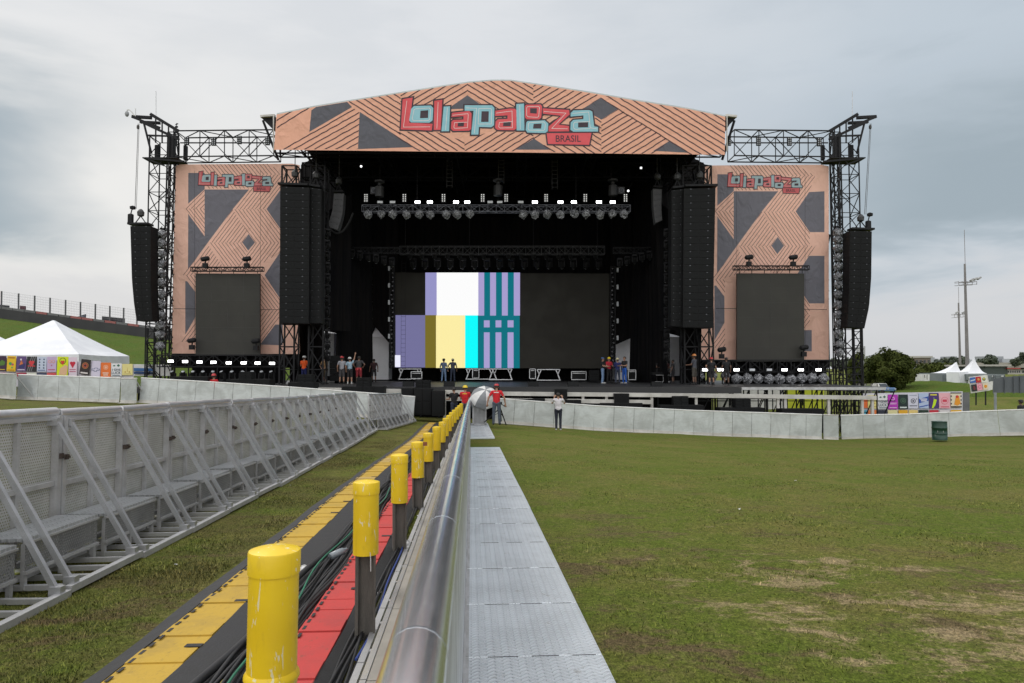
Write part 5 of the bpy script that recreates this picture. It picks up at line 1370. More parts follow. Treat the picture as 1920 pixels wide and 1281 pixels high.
def cab_stack(x0, x1, y0, y1, Y, nx, nz, label, dep=.9, name='cabinet_stack', tops=None):
    t = thing(name, label, 'speaker stack', at((x0 + x1) / 2, y1, Y))
    for i in range(nx):
        for j in range(nz):
            a, b = x0 + (x1 - x0) * i / nx + .15, x0 + (x1 - x0) * (i + 1) / nx - .15; c, d = y0 + (y1 - y0) * j / nz + .12, y0 + (y1 - y0) * (j + 1) / nz - .12
            m = MB(); P = [at(a, c, Y), at(b, c, Y), at(b, d, Y), at(a, d, Y)]; m.slab(P, (0, dep, 0), 0)
            I = lambda u, v: (P[0] * (1 - u) + P[1] * u) * (1 - v) + (P[3] * (1 - u) + P[2] * u) * v
            m.slab([I(u, v) - V((0, .018, 0)) for u, v in ((.05, .08), (.95, .08), (.95, .92), (.05, .92))], (0, .014, 0), 1)
            m.build('cabinet', [SPK, GRILL], t, True)
    return t
cab_stack(618, 640, 667, 715, 46, 1, 4, 'tall grey stack of four cabinets behind the crew with helmets'); cab_stack(1106, 1124, 694, 714, 50, 1, 2, 'dark stack of two cabinets left of the crew group')
cab_stack(776, 809, 729, 778, 34.6, 2, 2, 'big block of four black cabinets at the end of the corridor'); cab_stack(809.5, 832, 733, 780, 34.3, 1, 1, 'single tall black cabinet at the right of the big block')
cab_stack(752, 775, 728, 746, 35, 1, 1, 'black cabinet standing behind the bend of the left barrier')
for x0, x1, n, y0, nm in ((318, 390, 3, 706, 'below the left screen'), (424, 506, 3, 711, 'right of the red helmet'), (540, 590, 2, 717, 'before the orange vest'), (640, 720, 4, 725, 'under the pointing crew'),
                     (940, 1022, 4, 748, 'behind the photographer'), (1060, 1090, 2, 750, 'right of the photographer'), (1126, 1205, 3, 756, 'below the crew group'), (1237, 1320, 4, 760, 'right of the walkway leg'), (1350, 1434, 3, 765, 'under the right wing'), (1466, 1545, 3, 767, 'below the yellow hoarding')):
    cab_stack(x0, x1, y0, y0 + 17, 35.2, n, 1, 'low row of black bass cabinets behind the barrier ' + nm, .8, 'bass_cabinet_row')
for x0, x1, y0, y1, nm in ((449, 472, 697, 711, 'under the left screen'), (558, 586, 702, 719, 'in front of the orange vest'), (668, 694, 708, 726, 'under the crew with helmets'), (779, 806, 713, 730, 'on top of the big cabinet block'),
                       (926, 936, 722, 745, 'right of the umbrella'), (1040, 1064, 730, 749, 'behind the photographer'), (1152, 1180, 738, 757, 'below the crew group'), (1263, 1291, 743, 761, 'right of the walkway leg'), (1379, 1408, 747, 765, 'under the right wing')):
    cab_stack(x0, x1, y0, y1, 35.4, 2, 3, 'small pair of black front fill speakers ' + nm, .5, 'front_fill_speaker')
def wedge(px, py, Y, label):
    m = MB(); q = at(px, py, Y); P = [q + V(v) for v in ((-.3, -.1, 0), (.3, -.1, 0), (.3, .3, 0), (-.3, .3, 0), (-.3, .02, .3), (.3, .02, .3), (.3, .3, .22), (-.3, .3, .22))]; m.hexa(P, 0)
    tag(m.build('monitor_wedge', GRILL), label, 'monitor speaker')
for px, nm in ((765, 'left of the umbrella'), (842, 'behind the worker in black'), (1000, 'right of the umbrella'), (1075, 'right of the photographer'), (1232, 'near the dark crew')): wedge(px, 726, 38.2, 'black monitor wedge on the stage lip ' + nm)
# mixer table with crew
t = thing('mixer_desk', 'black mixing desk on a folding stand at the right of the stage', 'mixing desk', at(1240, 716, 47))
m = MB(); m.slab([at(1224, 698, 47), at(1257, 698, 47), at(1257, 703, 47), at(1224, 703, 47)], (0, .8, 0)); m.build('desk_top', SPK, t, True)
m = MB(); m.bar(at(1244, 703, 47), at(1244, 716, 47), .05); m.bar(at(1228, 716, 47), at(1256, 716, 47), .05); m.bar(at(1230, 703.5, 46.98), at(1255, 703.5, 46.98), .03); m.build('stand', ALUD, t, True)
# ---------------------------------------------------------------- left: race track wall, catch fence, boards, tents
CONC = mat('dark_track_wall', (.03, .03, .032), (.05, .05, .05), .6, .8, fine=.2)
t = thing('track_wall', 'dark race track wall along the top of the grass hill', 'wall', at(100, 600, 90))
m = MB(); m.slab([at(-60, 571, 90), at(420, 634, 90), at(420, 658, 90), at(-60, 596, 90)], (0, .4, 0)); m.build('wall', CONC, t, True)
TG = mat('grey_tyre_cover', (.13, .13, .13)); TR = mat('red_tyre_cover', (.30, .10, .09))
for i in range(18):
    x = -40 + i * 21.5
    m = MB(); y = 573 + (x + 60) * .131 ; m.slab([at(x, y - 6, 90.1), at(x + 20, y - 3.4, 90.1), at(x + 20, y + 3.5, 90.1), at(x, y + 1, 90.1)], (0, .6, 0)); m.build('tyre_cover', TR if i in (5, 8, 9, 11, 13) else TG, t, True)
t = thing('catch_fence', 'tall wire catch fence on thin posts above the track wall', 'fence', at(100, 590, 90.8))
px = [-25, 3, 35, 65, 94, 123, 151, 179, 206, 232, 257, 281]
FY = lambda x: 546 + (x - 3) * .137
for x in px:
    m = MB(); m.bar(at(x, FY(x), 90.8), at(x - .6, FY(x) + 46, 90.8), .14, .14); m.build('post', mat('fence_post', (.09, .09, .095)), t, True)
m = MB()
for k in range(8): m.bar(at(-25, FY(-25) + 1 + k * 4.6, 90.8), at(281, FY(281) + 1 + k * 4.6, 90.8), .018)
for i in range(100): x = -25 + i * 3.06; m.bar(at(x, FY(x) + 1, 90.8), at(x, FY(x) + 36, 90.8), .007)
m.build('wire', mat('fence_wire', (.22, .22, .23)), t, True)
BRD = mat('dark_board', (.03, .03, .035)); BRR = mat('maroon_board', (.11, .025, .04))
for x0, x1, y0, y1, mm, lb in ((-14, 15, 570, 577, BRD, 'dark board on the fence at the left edge of the photo'), (191, 232, 593, 601, BRD, 'long dark board on the catch fence near the left tower'), (37, 46, 573, 587, BRR, 'small maroon kiosk behind the catch fence')):
    m = MB(); m.slab([at(x0, y0, 91.2), at(x1, y0 + (x1 - x0) * .1, 91.2), at(x1, y1 + (x1 - x0) * .1, 91.2), at(x0, y1, 91.2)], (0, .3, 0)); m.box(at((x0 + x1) / 2, y1 + 3, 91.4), (.15, .15, .8)); tag(m.build('fence_board', mm), lb, 'board')
m = MB(); m.lathe(at(152, 603, 93), [(.6, 0), (.58, .35), (.42, .65), (.02, .8)], 12); m.slab([at(150, 592, 93.2), at(161, 589, 93.2), at(160, 600, 93.2), at(152, 600, 93.2)], (0, .1, 0)); tag(m.build('dome_shelter', mat('grey_dome', (.06, .07, .09))), 'small dark dome shelter behind the catch fence', 'shelter')

def marquee(c, r, rot, z0, z1, label, over=.6):
    t = thing('marquee', label, 'tent', c, 0); m = MB(); n = 6
    cs = [V((r * math.cos(rot + i * math.pi / 2), r * math.sin(rot + i * math.pi / 2), 0)) for i in range(4)]
    for i in range(4):
        a, b = cs[i], cs[(i + 1) % 4]; rows = []
        for k in range(n + 1):
            f = k / n; zz = z0 + (z1 - z0) * (f ** 1.12); L = []
            for j in range(9): p = a.lerp(b, j / 8) * (1 - f * .985); L.append((p.x, p.y, zz - .10 * math.sin(math.pi * j / 8) * (1 - f) ** .5 * (1 if k else .6)))
            rows.append(L)
        m.add([p for L in rows for p in L], [(k * 9 + j, k * 9 + j + 1, (k + 1) * 9 + j + 1, (k + 1) * 9 + j) for k in range(n) for j in range(8)])
    m.build('canopy', TENT, t, smooth=False)
    m = MB()
    for i in range(4):
        a, b = cs[i], cs[(i + 1) % 4]; L = []
        for j in range(13):
            p = a.lerp(b, j / 12); q = p * (1.005 + .012 * (j % 2)); w = z0 - .06 * math.sin(math.pi * j / 12); L += [(p.x, p.y, w), (q.x, q.y, w - over - .06 * (j % 3))]
        m.add(L, [(2 * j, 2 * j + 2, 2 * j + 3, 2 * j + 1) for j in range(12)])
    m.build('valance', TENT, t)
    for p in cs:
        m = MB(); m.bar((p.x * .985, p.y * .985, -1.5), (p.x * .985, p.y * .985, z0), .1); m.build('pole', ALUD, t)
    return t
c = at(98, 700, 54); zr = lambda py, Y: at(0, py, Y).z
c.z = 0
marquee(V((c.x, 54, 0)), 5.6, math.radians(-40), zr(664, 50), zr(601, 54), 'large white pyramid marquee behind the poster row on the left')
c = at(-75, 700, 54); marquee(V((c.x, 55, 0)), 4.6, math.radians(-60), zr(662, 52), zr(606, 55), 'second white marquee cut by the left edge of the photo')

# ---------------------------------------------------------------- posters
def poster(x0, x1, y0, y1, Y, bg, marks, label, tilt=0.0, frac=1.0, pr=None):
    """marks: ('p', colour, polygon) | ('c', colour, cx, cy, r) | ('t', colour, word, x0, y0, x1, y1) in a unit square, y up"""
    a, b = at(x0, (y0 + y1) / 2, Y), at(x1, (y0 + y1) / 2, Y); w = (b - a).length; h = at(0, y0, Y).z - at(0, y1, Y).z
    o = (a + b) / 2; cols = [paint(*bg)]; m = MB(); m.box((0, .012, 0), (w, .02, h), mi=0)
    def ci(c):
        k = paint(*c)
        if k not in cols: cols.append(k)
        return cols.index(k)
    l = 0
    for mk in marks:
        l += 1; d = -.003 - .0012 * l
        F = lambda u, v: ((u - .5) * w, d, (v - .5) * h)
        if mk[0] == 'p': m.add([F(*q) for q in mk[2]], [tuple(range(len(mk[2])))], ci(mk[1]))
        elif mk[0] == 'c':
            asp = w / h; m.add([F(mk[2] + mk[4] * math.cos(i * .4488), mk[3] + mk[4] * asp * math.sin(i * .4488)) for i in range(14)], [tuple(range(14))], ci(mk[1]))
        elif mk[0] == 't':
            for tr in text_tris(mk[2], .012): m.add([F(mk[3] + q[0] * (mk[5] - mk[3]), mk[4] + q[1] * (mk[6] - mk[4])) for q in tr], [(0, 1, 2)], ci(mk[1]))
    ob = m.build('poster', cols); ob.location = o; ob.rotation_euler = (0, tilt, math.atan2(b.y - a.y, b.x - a.x)); tag(ob, label, 'poster'); return ob
def rect(u0, v0, u1, v1): return [(u0, v0), (u1, v0), (u1, v1), (u0, v1)]
def ring(col, cx, cy, r, bgc, k=.7): return [('c', col, cx, cy, r), ('c', bgc, cx, cy, r * k)]
def words(col, v, n=1, h=.05, u0=.12, u1=.88): return [('p', col, rect(u0 + .07 * i, v - i * h * 1.6, u1 - .06 * i, v - i * h * 1.6 + h)) for i in range(n)]
BK = (32, 30, 36); WHT = (240, 240, 244); NV = (36, 60, 100); RD = (214, 48, 58)
def heart(col, cx, cy, r): return [('c', col, cx - r * .5, cy, r * .62), ('c', col, cx + r * .5, cy, r * .62), ('p', col, [(cx - r * 1.05, cy - r * .1), (cx, cy - r * 1.1), (cx + r * 1.05, cy - r * .1)])]
LUCK = [('p', (60, 110, 90), [(.12, .80), (.28, .88), (.44, .82), (.30, .76)]), ('c', (60, 110, 90), .62, .84, .07), ('c', (60, 110, 90), .76, .84, .07), ('c', (60, 110, 90), .69, .80, .07), ('c', (60, 110, 90), .69, .88, .07),
        ('t', (32, 62, 82), 'I GIVE', .10, .42, .92, .60), ('t', (32, 62, 82), 'LUCK', .06, .18, .94, .38)] + words((60, 90, 110), .06, 1, .05)
YL = 43.0
LP = [
 (-4, 11.5, 667.5, 696, (62, 34, 66), [('p', (86, 128, 50), [(.3, .35), (.8, .4), (.9, .6), (.5, .75), (.2, .6)])] + words((220, 190, 60), .08), 'dark purple poster with a green shape, at the left edge'),
 (13, 29.5, 667.5, 696.5, (240, 196, 30), words((180, 110, 20), .84, 1, .08) + [('c', (70, 160, 90), .4, .5, .18), ('c', (190, 70, 120), .65, .45, .13), ('c', (90, 180, 110), .6, .25, .1)] + words((180, 120, 20), .06), 'yellow poster with a green and pink figure'),
 (31, 49, 668, 696.5, (98, 72, 128), [('p', (48, 52, 110), [(.2, .2), (.8, .2), (.9, .5), (.4, .6)]), ('p', (220, 120, 60), [(.3, .4), (.5, .75), (.7, .5)]), ('c', (230, 220, 235), .45, .78, .1)] + words((230, 225, 240), .08), 'purple poster with an orange and blue shape'),
 (50, 68.5, 668.5, 697, BK, [('p', (150, 148, 152), [(u, 0), (u + .06, 0), (min(1, u + .46), 1), (min(1, u + .40), 1)]) for u in (.05, .25, .45)] + heart((220, 60, 70), .5, .62, .26) + words((220, 60, 70), .34, 1, .06), 'black patterned poster with a red emblem'),
 (69.5, 87, 669, 697, (206, 216, 238), [('c', NV, .27 + .46 * (k % 2), .82 - .19 * (k // 2), .08) for k in range(8)] + words((90, 110, 160), .07), 'pale blue poster with rows of small dark symbols'),
 (88, 105.5, 669, 697.5, (208, 184, 220), ring((240, 160, 110), .32, .68, .17, (208, 184, 220)) + ring((240, 160, 110), .68, .68, .17, (208, 184, 220)) + [('p', (190, 60, 110), [(.4, .46), (.6, .46), (.5, .38)])] + words((190, 60, 110), .12), 'lilac poster with a pair of round glasses and lips'),
 (107, 127.5, 669, 705, (226, 240, 20), ring(BK, .5, .78, .30, (226, 240, 20), .82) + heart((220, 50, 50), .5, .74, .17) + [('p', (236, 190, 150), [(.2, .05), (.9, .05), (1, .5), (.75, .58), (.3, .4)])], 'acid yellow poster with a red heart in headphones and an open hand'),
 (128.5, 144, 670, 699, (238, 216, 232), heart((206, 26, 60), .5, .62, .3) + words((190, 90, 120), .18) + words((190, 90, 120), .05), 'pink poster with a red heart emblem'),
 (171, 188, 677, 706, (226, 218, 240), [('p', (70, 90, 130), [(.08, .50), (.35, .50), (.38, .56), (.72, .56), (.70, .50), (.95, .50), (.90, .38), (.66, .38), (.62, .32), (.28, .32), (.30, .38), (.03, .38)]), ('p', (226, 218, 240), [(.15, .47), (.40, .47), (.43, .53), (.66, .53), (.64, .47), (.88, .47), (.86, .41), (.60, .41), (.56, .35), (.34, .35), (.36, .41), (.11, .41)])], 'pale lilac poster with an outlined cross emblem'),
 (189, 207.5, 680, 708, (244, 122, 48), ring((250, 200, 170), .5, .68, .24, (244, 122, 48), .78) + [('c', (250, 190, 160), .5, .68, .13)] + words((250, 210, 190), .26, 2, .08, .2, .8), 'orange poster with a pale round flower, left side'),
 (208.5, 228, 681.5, 706, WHT, LUCK, 'white poster reading I GIVE LUCK on the left side'),
 (229, 248.5, 682.5, 703.5, (240, 226, 150), [('p', (190, 150, 60), [(.47, .3), (.53, .3), (.51, .75)]), ('c', (190, 150, 60), .3, .28, .07), ('c', (190, 150, 60), .7, .28, .07)] + words((200, 180, 110), .10), 'pale yellow poster beside the I GIVE LUCK one, left side')]
for i, (x0, x1, y0, y1, bg_, mk, lb) in enumerate(LP): poster(x0, x1, y0, y1, YL, bg_, mk, lb, RND.uniform(-.02, .03))
poster(150.5, 168.5, 674, 703, YL - .1, (38, 26, 30), ring((190, 120, 60), .5, .6, .34, (38, 26, 30), .8) + ring((200, 90, 70), .5, .6, .22, (38, 26, 30), .6) + words((230, 220, 220), .08, 1, .09), 'dark poster with an ornate ring, hung askew', .13)
for i, (x0, x1, bg_) in enumerate(((-4, 11, (196, 60, 120)), (12, 29, (46, 42, 48)), (30, 49, (170, 46, 70)), (50, 68, (226, 226, 214)), (69, 87, (60, 66, 96)), (88, 105, (214, 80, 84)), (129, 144, (230, 214, 230)))):
    poster(x0, x1, 699, 708, YL, bg_, [], 'lower poster mostly hidden by the barrier, %s' % ['magenta', 'charcoal', 'dark red', 'cream', 'slate blue', 'coral red', 'pale pink'][i])
m = MB(); m.slab([at(-20, 669, YL + .12), at(250, 684, YL + .12), at(250, 725, YL + .12), at(-20, 725, YL + .12)], (0, .05, 0)); tag(m.build('hoarding', mat('lilac_hoarding', (.52, .48, .56), (.6, .58, .62), .5)), 'pale hoarding that carries the left row of posters', 'hoarding')
m = MB(); m.slab([at(250, 683, 46), at(320, 684, 46), at(320, 705, 46), at(250, 705, 46)], (0, .1, 0), 0); m.slab([at(251, 690, 45.9), at(290, 691, 45.9), at(290, 696, 45.9), at(251, 696, 45.9)], (0, .02, 0), 1); m.slab([at(251, 697, 45.9), at(290, 698, 45.9), at(290, 702, 45.9), at(251, 701, 45.9)], (0, .02, 0), 2)
tag(m.build('striped_board', [WHITE, paint(60, 110, 170), paint(40, 70, 120)]), 'white board with blue stripes between the posters and the left tower', 'board')
YR = 43.0
RP = [
 (1619, 1626.5, 743, 765, (240, 110, 40), [], 'narrow strip of orange poster at the left end of the right row'),
 (1627.5, 1645, 741, 766.5, (238, 226, 140), [('c', (200, 160, 70), .3, .4, .08), ('c', (200, 160, 70), .7, .4, .08), ('p', (200, 160, 70), [(.47, .4), (.53, .4), (.5, .75)])] + words((190, 160, 80), .14), 'pale yellow poster in the right row'),
 (1646, 1664, 740, 767, WHT, LUCK, 'white poster reading I GIVE LUCK in the right row'),
 (1665, 1683.5, 740, 767.5, (190, 50, 190), ring((240, 170, 240), .5, .72, .2, (190, 50, 190), .5) + words((240, 190, 240), .40, 2, .04) + words((240, 200, 240), .08), 'magenta poster with a pale flower'),
 (1685, 1702, 740, 767.5, (18, 42, 44), ring((90, 130, 100), .5, .58, .3, (18, 42, 44), .85) + ring((90, 130, 100), .5, .58, .14, (18, 42, 44), .6) + words((230, 240, 240), .08, 1, .09), 'dark green poster with a fine round drawing'),
 (1703, 1721.5, 739, 766, (222, 222, 240), ring((50, 44, 60), .5, .52, .25, (222, 222, 240), .72) + [('c', (50, 44, 60), .5, .52, .1), ('c', (50, 44, 60), .84, .66, .05)] + words((60, 60, 80), .16) + words((120, 130, 160), .9, 1, .03), 'pale poster with a dark round emblem'),
 (1723, 1741, 737.5, 766, (190, 206, 240), [('p', (40, 84, 180), [(0, .34), (1, .52), (1, .80), (0, .62)])] + words((240, 240, 250), .58, 2, .07, .14, .86) + [('p', (40, 84, 180), [(0, .06), (1, .2), (1, .26), (0, .12)])], 'blue and pale poster with a slanted band'),
 (1742.5, 1760, 737, 766, (74, 46, 120), words((236, 226, 60), .84, 1, .08, .1, .8) + [('p', (206, 240, 30), [(.25, .02), (.5, .62), (.8, .56), (.62, .2), (.4, .02)]), ('p', (120, 130, 150), [(.42, .62), (.55, .62), (.55, .72), (.44, .72)])], 'purple poster with an acid yellow bottle'),
 (1761, 1781.5, 737, 766, (244, 182, 194), ring((220, 60, 90), .5, .5, .34, (244, 182, 194), .9) + [('p', (220, 60, 90), rect(.3, .42, .7, .58))] + words((220, 60, 90), .08), 'pink poster with a red circle drawing'),
 (1782.5, 1803, 736, 764, (240, 226, 200), [('p', BK, rect(0, .93, 1, 1)), ('p', BK, rect(0, 0, 1, .08))] + [('p', BK, rect(u, v, u + .1, v + .1)) for u in (.0, .9) for v in (.2, .45, .7)] + [('p', (244, 160, 40), [(.3, .2), (.5, .75), (.75, .8), (.9, .25), (.6, .12)]), ('c', (220, 60, 50), .58, .72, .13)], 'cream poster with an orange figure and black checks')]
for x0, x1, y0, y1, bg_, mk, lb in RP: poster(x0, x1, y0, y1, YR, bg_, mk, lb)
for i, (x0, x1, bg_, nm) in enumerate(((1619, 1626, (90, 180, 210), 'sky blue'), (1627.5, 1645, (244, 130, 60), 'orange'), (1646, 1664, (40, 46, 66), 'navy'), (1665, 1683, (236, 226, 170), 'cream'), (1685, 1702, (240, 180, 40), 'amber'), (1704, 1721, (240, 210, 130), 'sand'), (1723, 1741, (20, 50, 36), 'dark green'), (1743, 1760, (200, 40, 60), 'red'), (1762, 1781, (228, 220, 224), 'pale grey'), (1783, 1803, (240, 182, 30), 'golden'))):
    mk = {2: words(WHT, .3), 5: [('c', (150, 90, 30), .2 + .2 * k, .5, .08) for k in range(4)], 7: ring((240, 200, 190), .5, .3, .35, (200, 40, 60), .6), 8: [('p', ((220, 120, 30), (60, 140, 90), (200, 50, 60))[k % 3], [(.1 + .16 * k, .2), (.2 + .16 * k, .25), (.16 + .16 * k, .8)]) for k in range(5)]}.get(i, [])
    poster(x0, x1, 769, 786, YR, bg_, mk, '%s poster in the lower row above the right barrier' % nm)
t = thing('hoarding', 'grey hoarding that carries the right row of posters', 'hoarding', at(1710, 790, YR + .1)); m = MB(); m.slab([at(1616, 738, YR + .1), at(1805, 734, YR + .1), at(1805, 800, YR + .1), at(1616, 800, YR + .1)], (0, .05, 0)); m.build('sheet', mat('lilac_grey_hoarding', (.55, .53, .6), (.6, .6, .66), .6), t, True)
m = MB(); m.slab([at(1805.5, 736, YR + .2), at(1818, 736, YR + .2), at(1818, 800, YR + .2), at(1805.5, 800, YR + .2)], (0, .05, 0)); m.build('end_mesh', mat('grey_mesh', (.10, .105, .115), (.14, .145, .15), 1), t, True)
t6 = [(1819, 1829, 708, 718, (66, 110, 190), [('p', (220, 230, 245), [(.05, .3), (.95, .45), (.95, .65), (.05, .5)])]), (1830, 1839.5, 706.5, 717.5, (206, 40, 50), [('c', (240, 170, 90), .5, .55, .25)]), (1839.5, 1850.5, 705, 717, (240, 240, 226), [('c', (90, 90, 70), .5, .5, .28), ('c', (230, 220, 90), .5, .55, .16)]),
      (1822, 1831.5, 721, 734, (24, 38, 40), [('p', (120, 40, 50), rect(.3, .2, .7, .8))]), (1832, 1842, 719, 732, (246, 170, 190), ring((220, 60, 90), .5, .5, .3, (246, 170, 190), .8)), (1843, 1853, 718, 731, (240, 226, 200), [('c', (244, 160, 40), .5, .5, .3)])]
for i, (x0, x1, y0, y1, bg_, mk) in enumerate(t6): poster(x0, x1, y0, y1, 58, bg_, mk, '%s poster on the tilted board by the lamp masts' % ['blue', 'red', 'white', 'black', 'pink', 'cream and orange'][i], -.12 if False else .12 * -1)
t = thing('poster_board', 'tilted white board with six posters beside the lamp masts', 'board', at(1838, 735, 58.1)); m = MB(); m.slab([at(1817, 707, 58.1), at(1851.5, 703, 58.1), at(1857, 732, 58.1), at(1821, 737.5, 58.1)], (0, .05, 0)); m.slab([at(1852, 716, 58.15), at(1862, 715, 58.15), at(1861, 731, 58.15), at(1856, 731, 58.15)], (0, .05, 0)); m.build('board', WHITE, t, True)
m = MB(); m.bar(at(1830, 730, 58.2), at(1830, 760, 58.2), .08); m.bar(at(1848, 728, 58.2), at(1848, 760, 58.2), .08); m.build('leg', BLACK, t, True)

# ---------------------------------------------------------------- lamp masts
GALV = mat('galvanised_mast', (.22, .205, .205), (.17, .16, .16), .5, .6)
def mast(px, ytop, ybot, yl, Y, r0, r1, spike, label):
    t = thing('lamp_mast', label, 'lamp mast', at(px, ybot, Y))
    m = MB(); a, b = at(px, ybot + 6, Y), at(px - .8, ytop, Y); b.x = a.x; m.tube([a, a.lerp(b, .5), b], [r0, (r0 + r1) / 2, r1], 10); m.build('pole', GALV, t, True, smooth=True)
    m = MB(); s = at(px, spike, Y); s.x = a.x + .06; m.bar((s.x, Y, b.z - .2), s, .05); m.build('lightning_rod', GALV, t, True)
    k = FPX / Y; w = 17 if px > 1810 else 11
    m = MB(); q = lambda dx, dy: at(px + dx, yl + dy, Y - .35)
    for d in (0, 5): m.bar(q(-w, d + 1.5), q(w, d), .06); m.bar(q(-w, d + 1.5) + V((0, .9, 0)), q(w, d) + V((0, .9, 0)), .06)
    for dx in (-w, -w / 2, 0, w / 2, w): m.bar(q(dx, 0), q(dx, 6), .05); m.bar(q(dx, 0), q(dx, 0) + V((0, .9, 0)), .05)
    m.build('service_ring', GALV, t, True)
    for i, dx in enumerate((8, 14, 21) if px > 1810 else (-6, 6, 9)):
        m = MB(); c = at(px + dx, yl - 3 - i * 1.5 * (px > 1810), Y - .2); m.box(c, (.5, .45, .22), M=Matrix.Rotation(-.6, 3, 'Y')); m.build('lamp_head', mat('mast_lamp', (.36, .36, .36), (.28, .28, .28)), t, True)
mast(1814.5, 495, 706, 528, 96, .27, .13, 431, 'tall grey lamp mast with a ring of floodlights, the nearer one')
mast(1800.5, 568, 690, 589, 130, .24, .13, 538, 'smaller grey lamp mast with a ring of floodlights, the farther one')

# ---------------------------------------------------------------- pagoda tents, containers, walls on the right
def pagoda(px0, px1, pye, ppx, ppy, pyb, Y, label, wall=True):
    t = thing('pagoda_tent', label, 'tent', at((px0 + px1) / 2, pyb, Y)); a, b = at(px0, pye, Y), at(px1, pye, Y); d = (b - a).length
    cs = [a, b, b + V((0, d, 0)), a + V((0, d, 0))]; top_ = at(ppx, ppy, Y + d / 2); c0 = sum(cs, V()) / 4
    m = MB(); n = 7
    for i in range(4):
        p, q = cs[i], cs[(i + 1) % 4]; rows = []
        for k in range(n + 1):
            f = k / n; zz = (top_.z - a.z) * f ** 1.9
            rows += [p.lerp(V((top_.x, top_.y, p.z)), f * .985) + V((0, 0, zz)), q.lerp(V((top_.x, top_.y, p.z)), f * .985) + V((0, 0, zz))]
        m.add(rows, [(2 * k, 2 * k + 1, 2 * k + 3, 2 * k + 2) for k in range(n)])
    m.build('roof', TENT, t, True)
    if wall:
        m = MB(); zb = at(0, pyb, Y).z
        for i in range(4): p, q = cs[i], cs[(i + 1) % 4]; m.poly([p, q, V((q.x, q.y, zb)), V((p.x, p.y, zb))])
        m.build('wall', TENT, t, True)
pagoda(1766, 1806, 700, 1793.5, 679, 724, 92, 'white pagoda tent behind the grey containers', False)
pagoda(1812, 1850, 700, 1826, 671, 722, 94, 'white pagoda tent right behind the nearer lamp mast')
m = MB(); m.slab([at(1798.5, 698, 84), at(1816, 697, 84), at(1816, 729, 84), at(1799.5, 728, 84)], (0, 2.5, 0)); tag(m.build('tent_wall', TENT), 'white cloth wall left of the lamp mast foot', 'tent')
CONTM = mat('grey_container', (.20, .225, .235), (.16, .18, .19), .8, .5)
def container(x0, x1, y0, y1, Y, label):
    t = thing('shipping_container', label, 'container', at((x0 + x1) / 2, y1, Y)); a, b = at(x0, y0, Y), at(x1, y0, Y); z = at(x0, y1, Y).z
    m = MB(); m.slab([(a.x, Y, z), (b.x, Y, z), b, a], (0, 5, 0)); n = 8
    for i in range(n): x = a.x + (b.x - a.x) * (i + .5) / n; m.span((x - (b.x - a.x) / n * .3, Y - .05, z + .15), (x + (b.x - a.x) / n * .3, Y - .001, a.z - .15))
    m.build('body', CONTM, t, True)
    m = MB(); m.slab([at(x0 + (x1 - x0) * .62, y0 + 2.5, Y - .06), at(x0 + (x1 - x0) * .86, y0 + 2.5, Y - .06), at(x0 + (x1 - x0) * .86, y0 + 4.5, Y - .06), at(x0 + (x1 - x0) * .62, y0 + 4.5, Y - .06)], (0, .008, 0)); m.build('label_plate', WHITE, t, True)
container(1766.5, 1784.5, 700, 722, 88, 'grey container with ribbed side, left one under the pagoda tent'); container(1785, 1798, 700, 722, 88, 'narrow grey container right of the ribbed one under the pagoda tent')
container(1851, 1866, 702, 714, 80, 'grey container with a white plate behind the tilted poster board'); container(1867, 1884, 702, 714, 80, 'grey container at the left of the dark netted fence')
t = thing('ticket_booth', 'white booth panel standing on the grass by the round tree', 'booth', at(1735, 722, 84)); m = MB(); m.slab([at(1726, 702, 84), at(1743, 702, 84), at(1743, 723, 84), at(1726.5, 723, 84)], (0, 1.2, 0)); m.build('body', WHITE, t, True); m = MB(); m.slab([at(1733, 703, 83.95), at(1734.4, 703, 83.95), at(1734.4, 708, 83.95), at(1733, 708, 83.95)], (0, .02, 0)); m.slab([at(1738, 703, 83.95), at(1739, 703, 83.95), at(1739, 712, 83.95), at(1738, 712, 83.95)], (0, .02, 0)); m.build('stain', mat('dirt', (.2, .19, .16)), t, True)
NET = mat('shade_net', (.09, .10, .115), (.13, .14, .155), .6, .85)
t = thing('netted_fence', 'dark grey netted fence at the right edge of the photo', 'fence', at(1890, 738, 66))
m = MB(); m.slab([at(1862, 711, 66), at(1884, 707, 66), at(1884, 736, 66), at(1862, 737, 66)], (0, .04, 0)); m.slab([at(1883.9, 707, 66), at(1960, 701, 66), at(1960, 738, 66), at(1883.9, 736, 66)], (0, .04, 0)); m.build('net', NET, t, True)
for x in (1863, 1884, 1901, 1913): m = MB(); m.bar(at(x, 704, 65.9), at(x, 738, 65.9), .07); m.build('post', NET, t, True)
m = MB(); m.bar(at(1866, 736, 52), at(1866.5, 775, 52), .13); tag(m.build('metal_post', mat('pale_post', (.26, .28, .3))), 'pale metal post standing in the grass left of the man at the right edge', 'post')
def fence_run(x0, x1, y0, y1, Y, label, mm, n=9):
    t = thing('mesh_fence', label, 'fence', at((x0 + x1) / 2, y1, Y))
    for i in range(n + 1): x = x0 + (x1 - x0) * i / n; m = MB(); m.bar(at(x, y0, Y), at(x, y1, Y), .08); m.build('post', mm, t, True)
    m = MB()
    for k in range(7): y = y0 + (y1 - y0) * k / 6.5; m.bar(at(x0, y, Y), at(x1, y, Y), .025)
    for i in range(n * 8): x = x0 + (x1 - x0) * i / (n * 8); m.bar(at(x, y0, Y), at(x, y1, Y), .015)
    m.build('mesh', mm, t, True)
fence_run(1742, 1768, 700, 722, 93, 'thin wire fence between the booth and the containers', GALV, 4); fence_run(1600, 1645, 720, 738, 70, 'low wire fence by the parked pickup', GALV, 4)
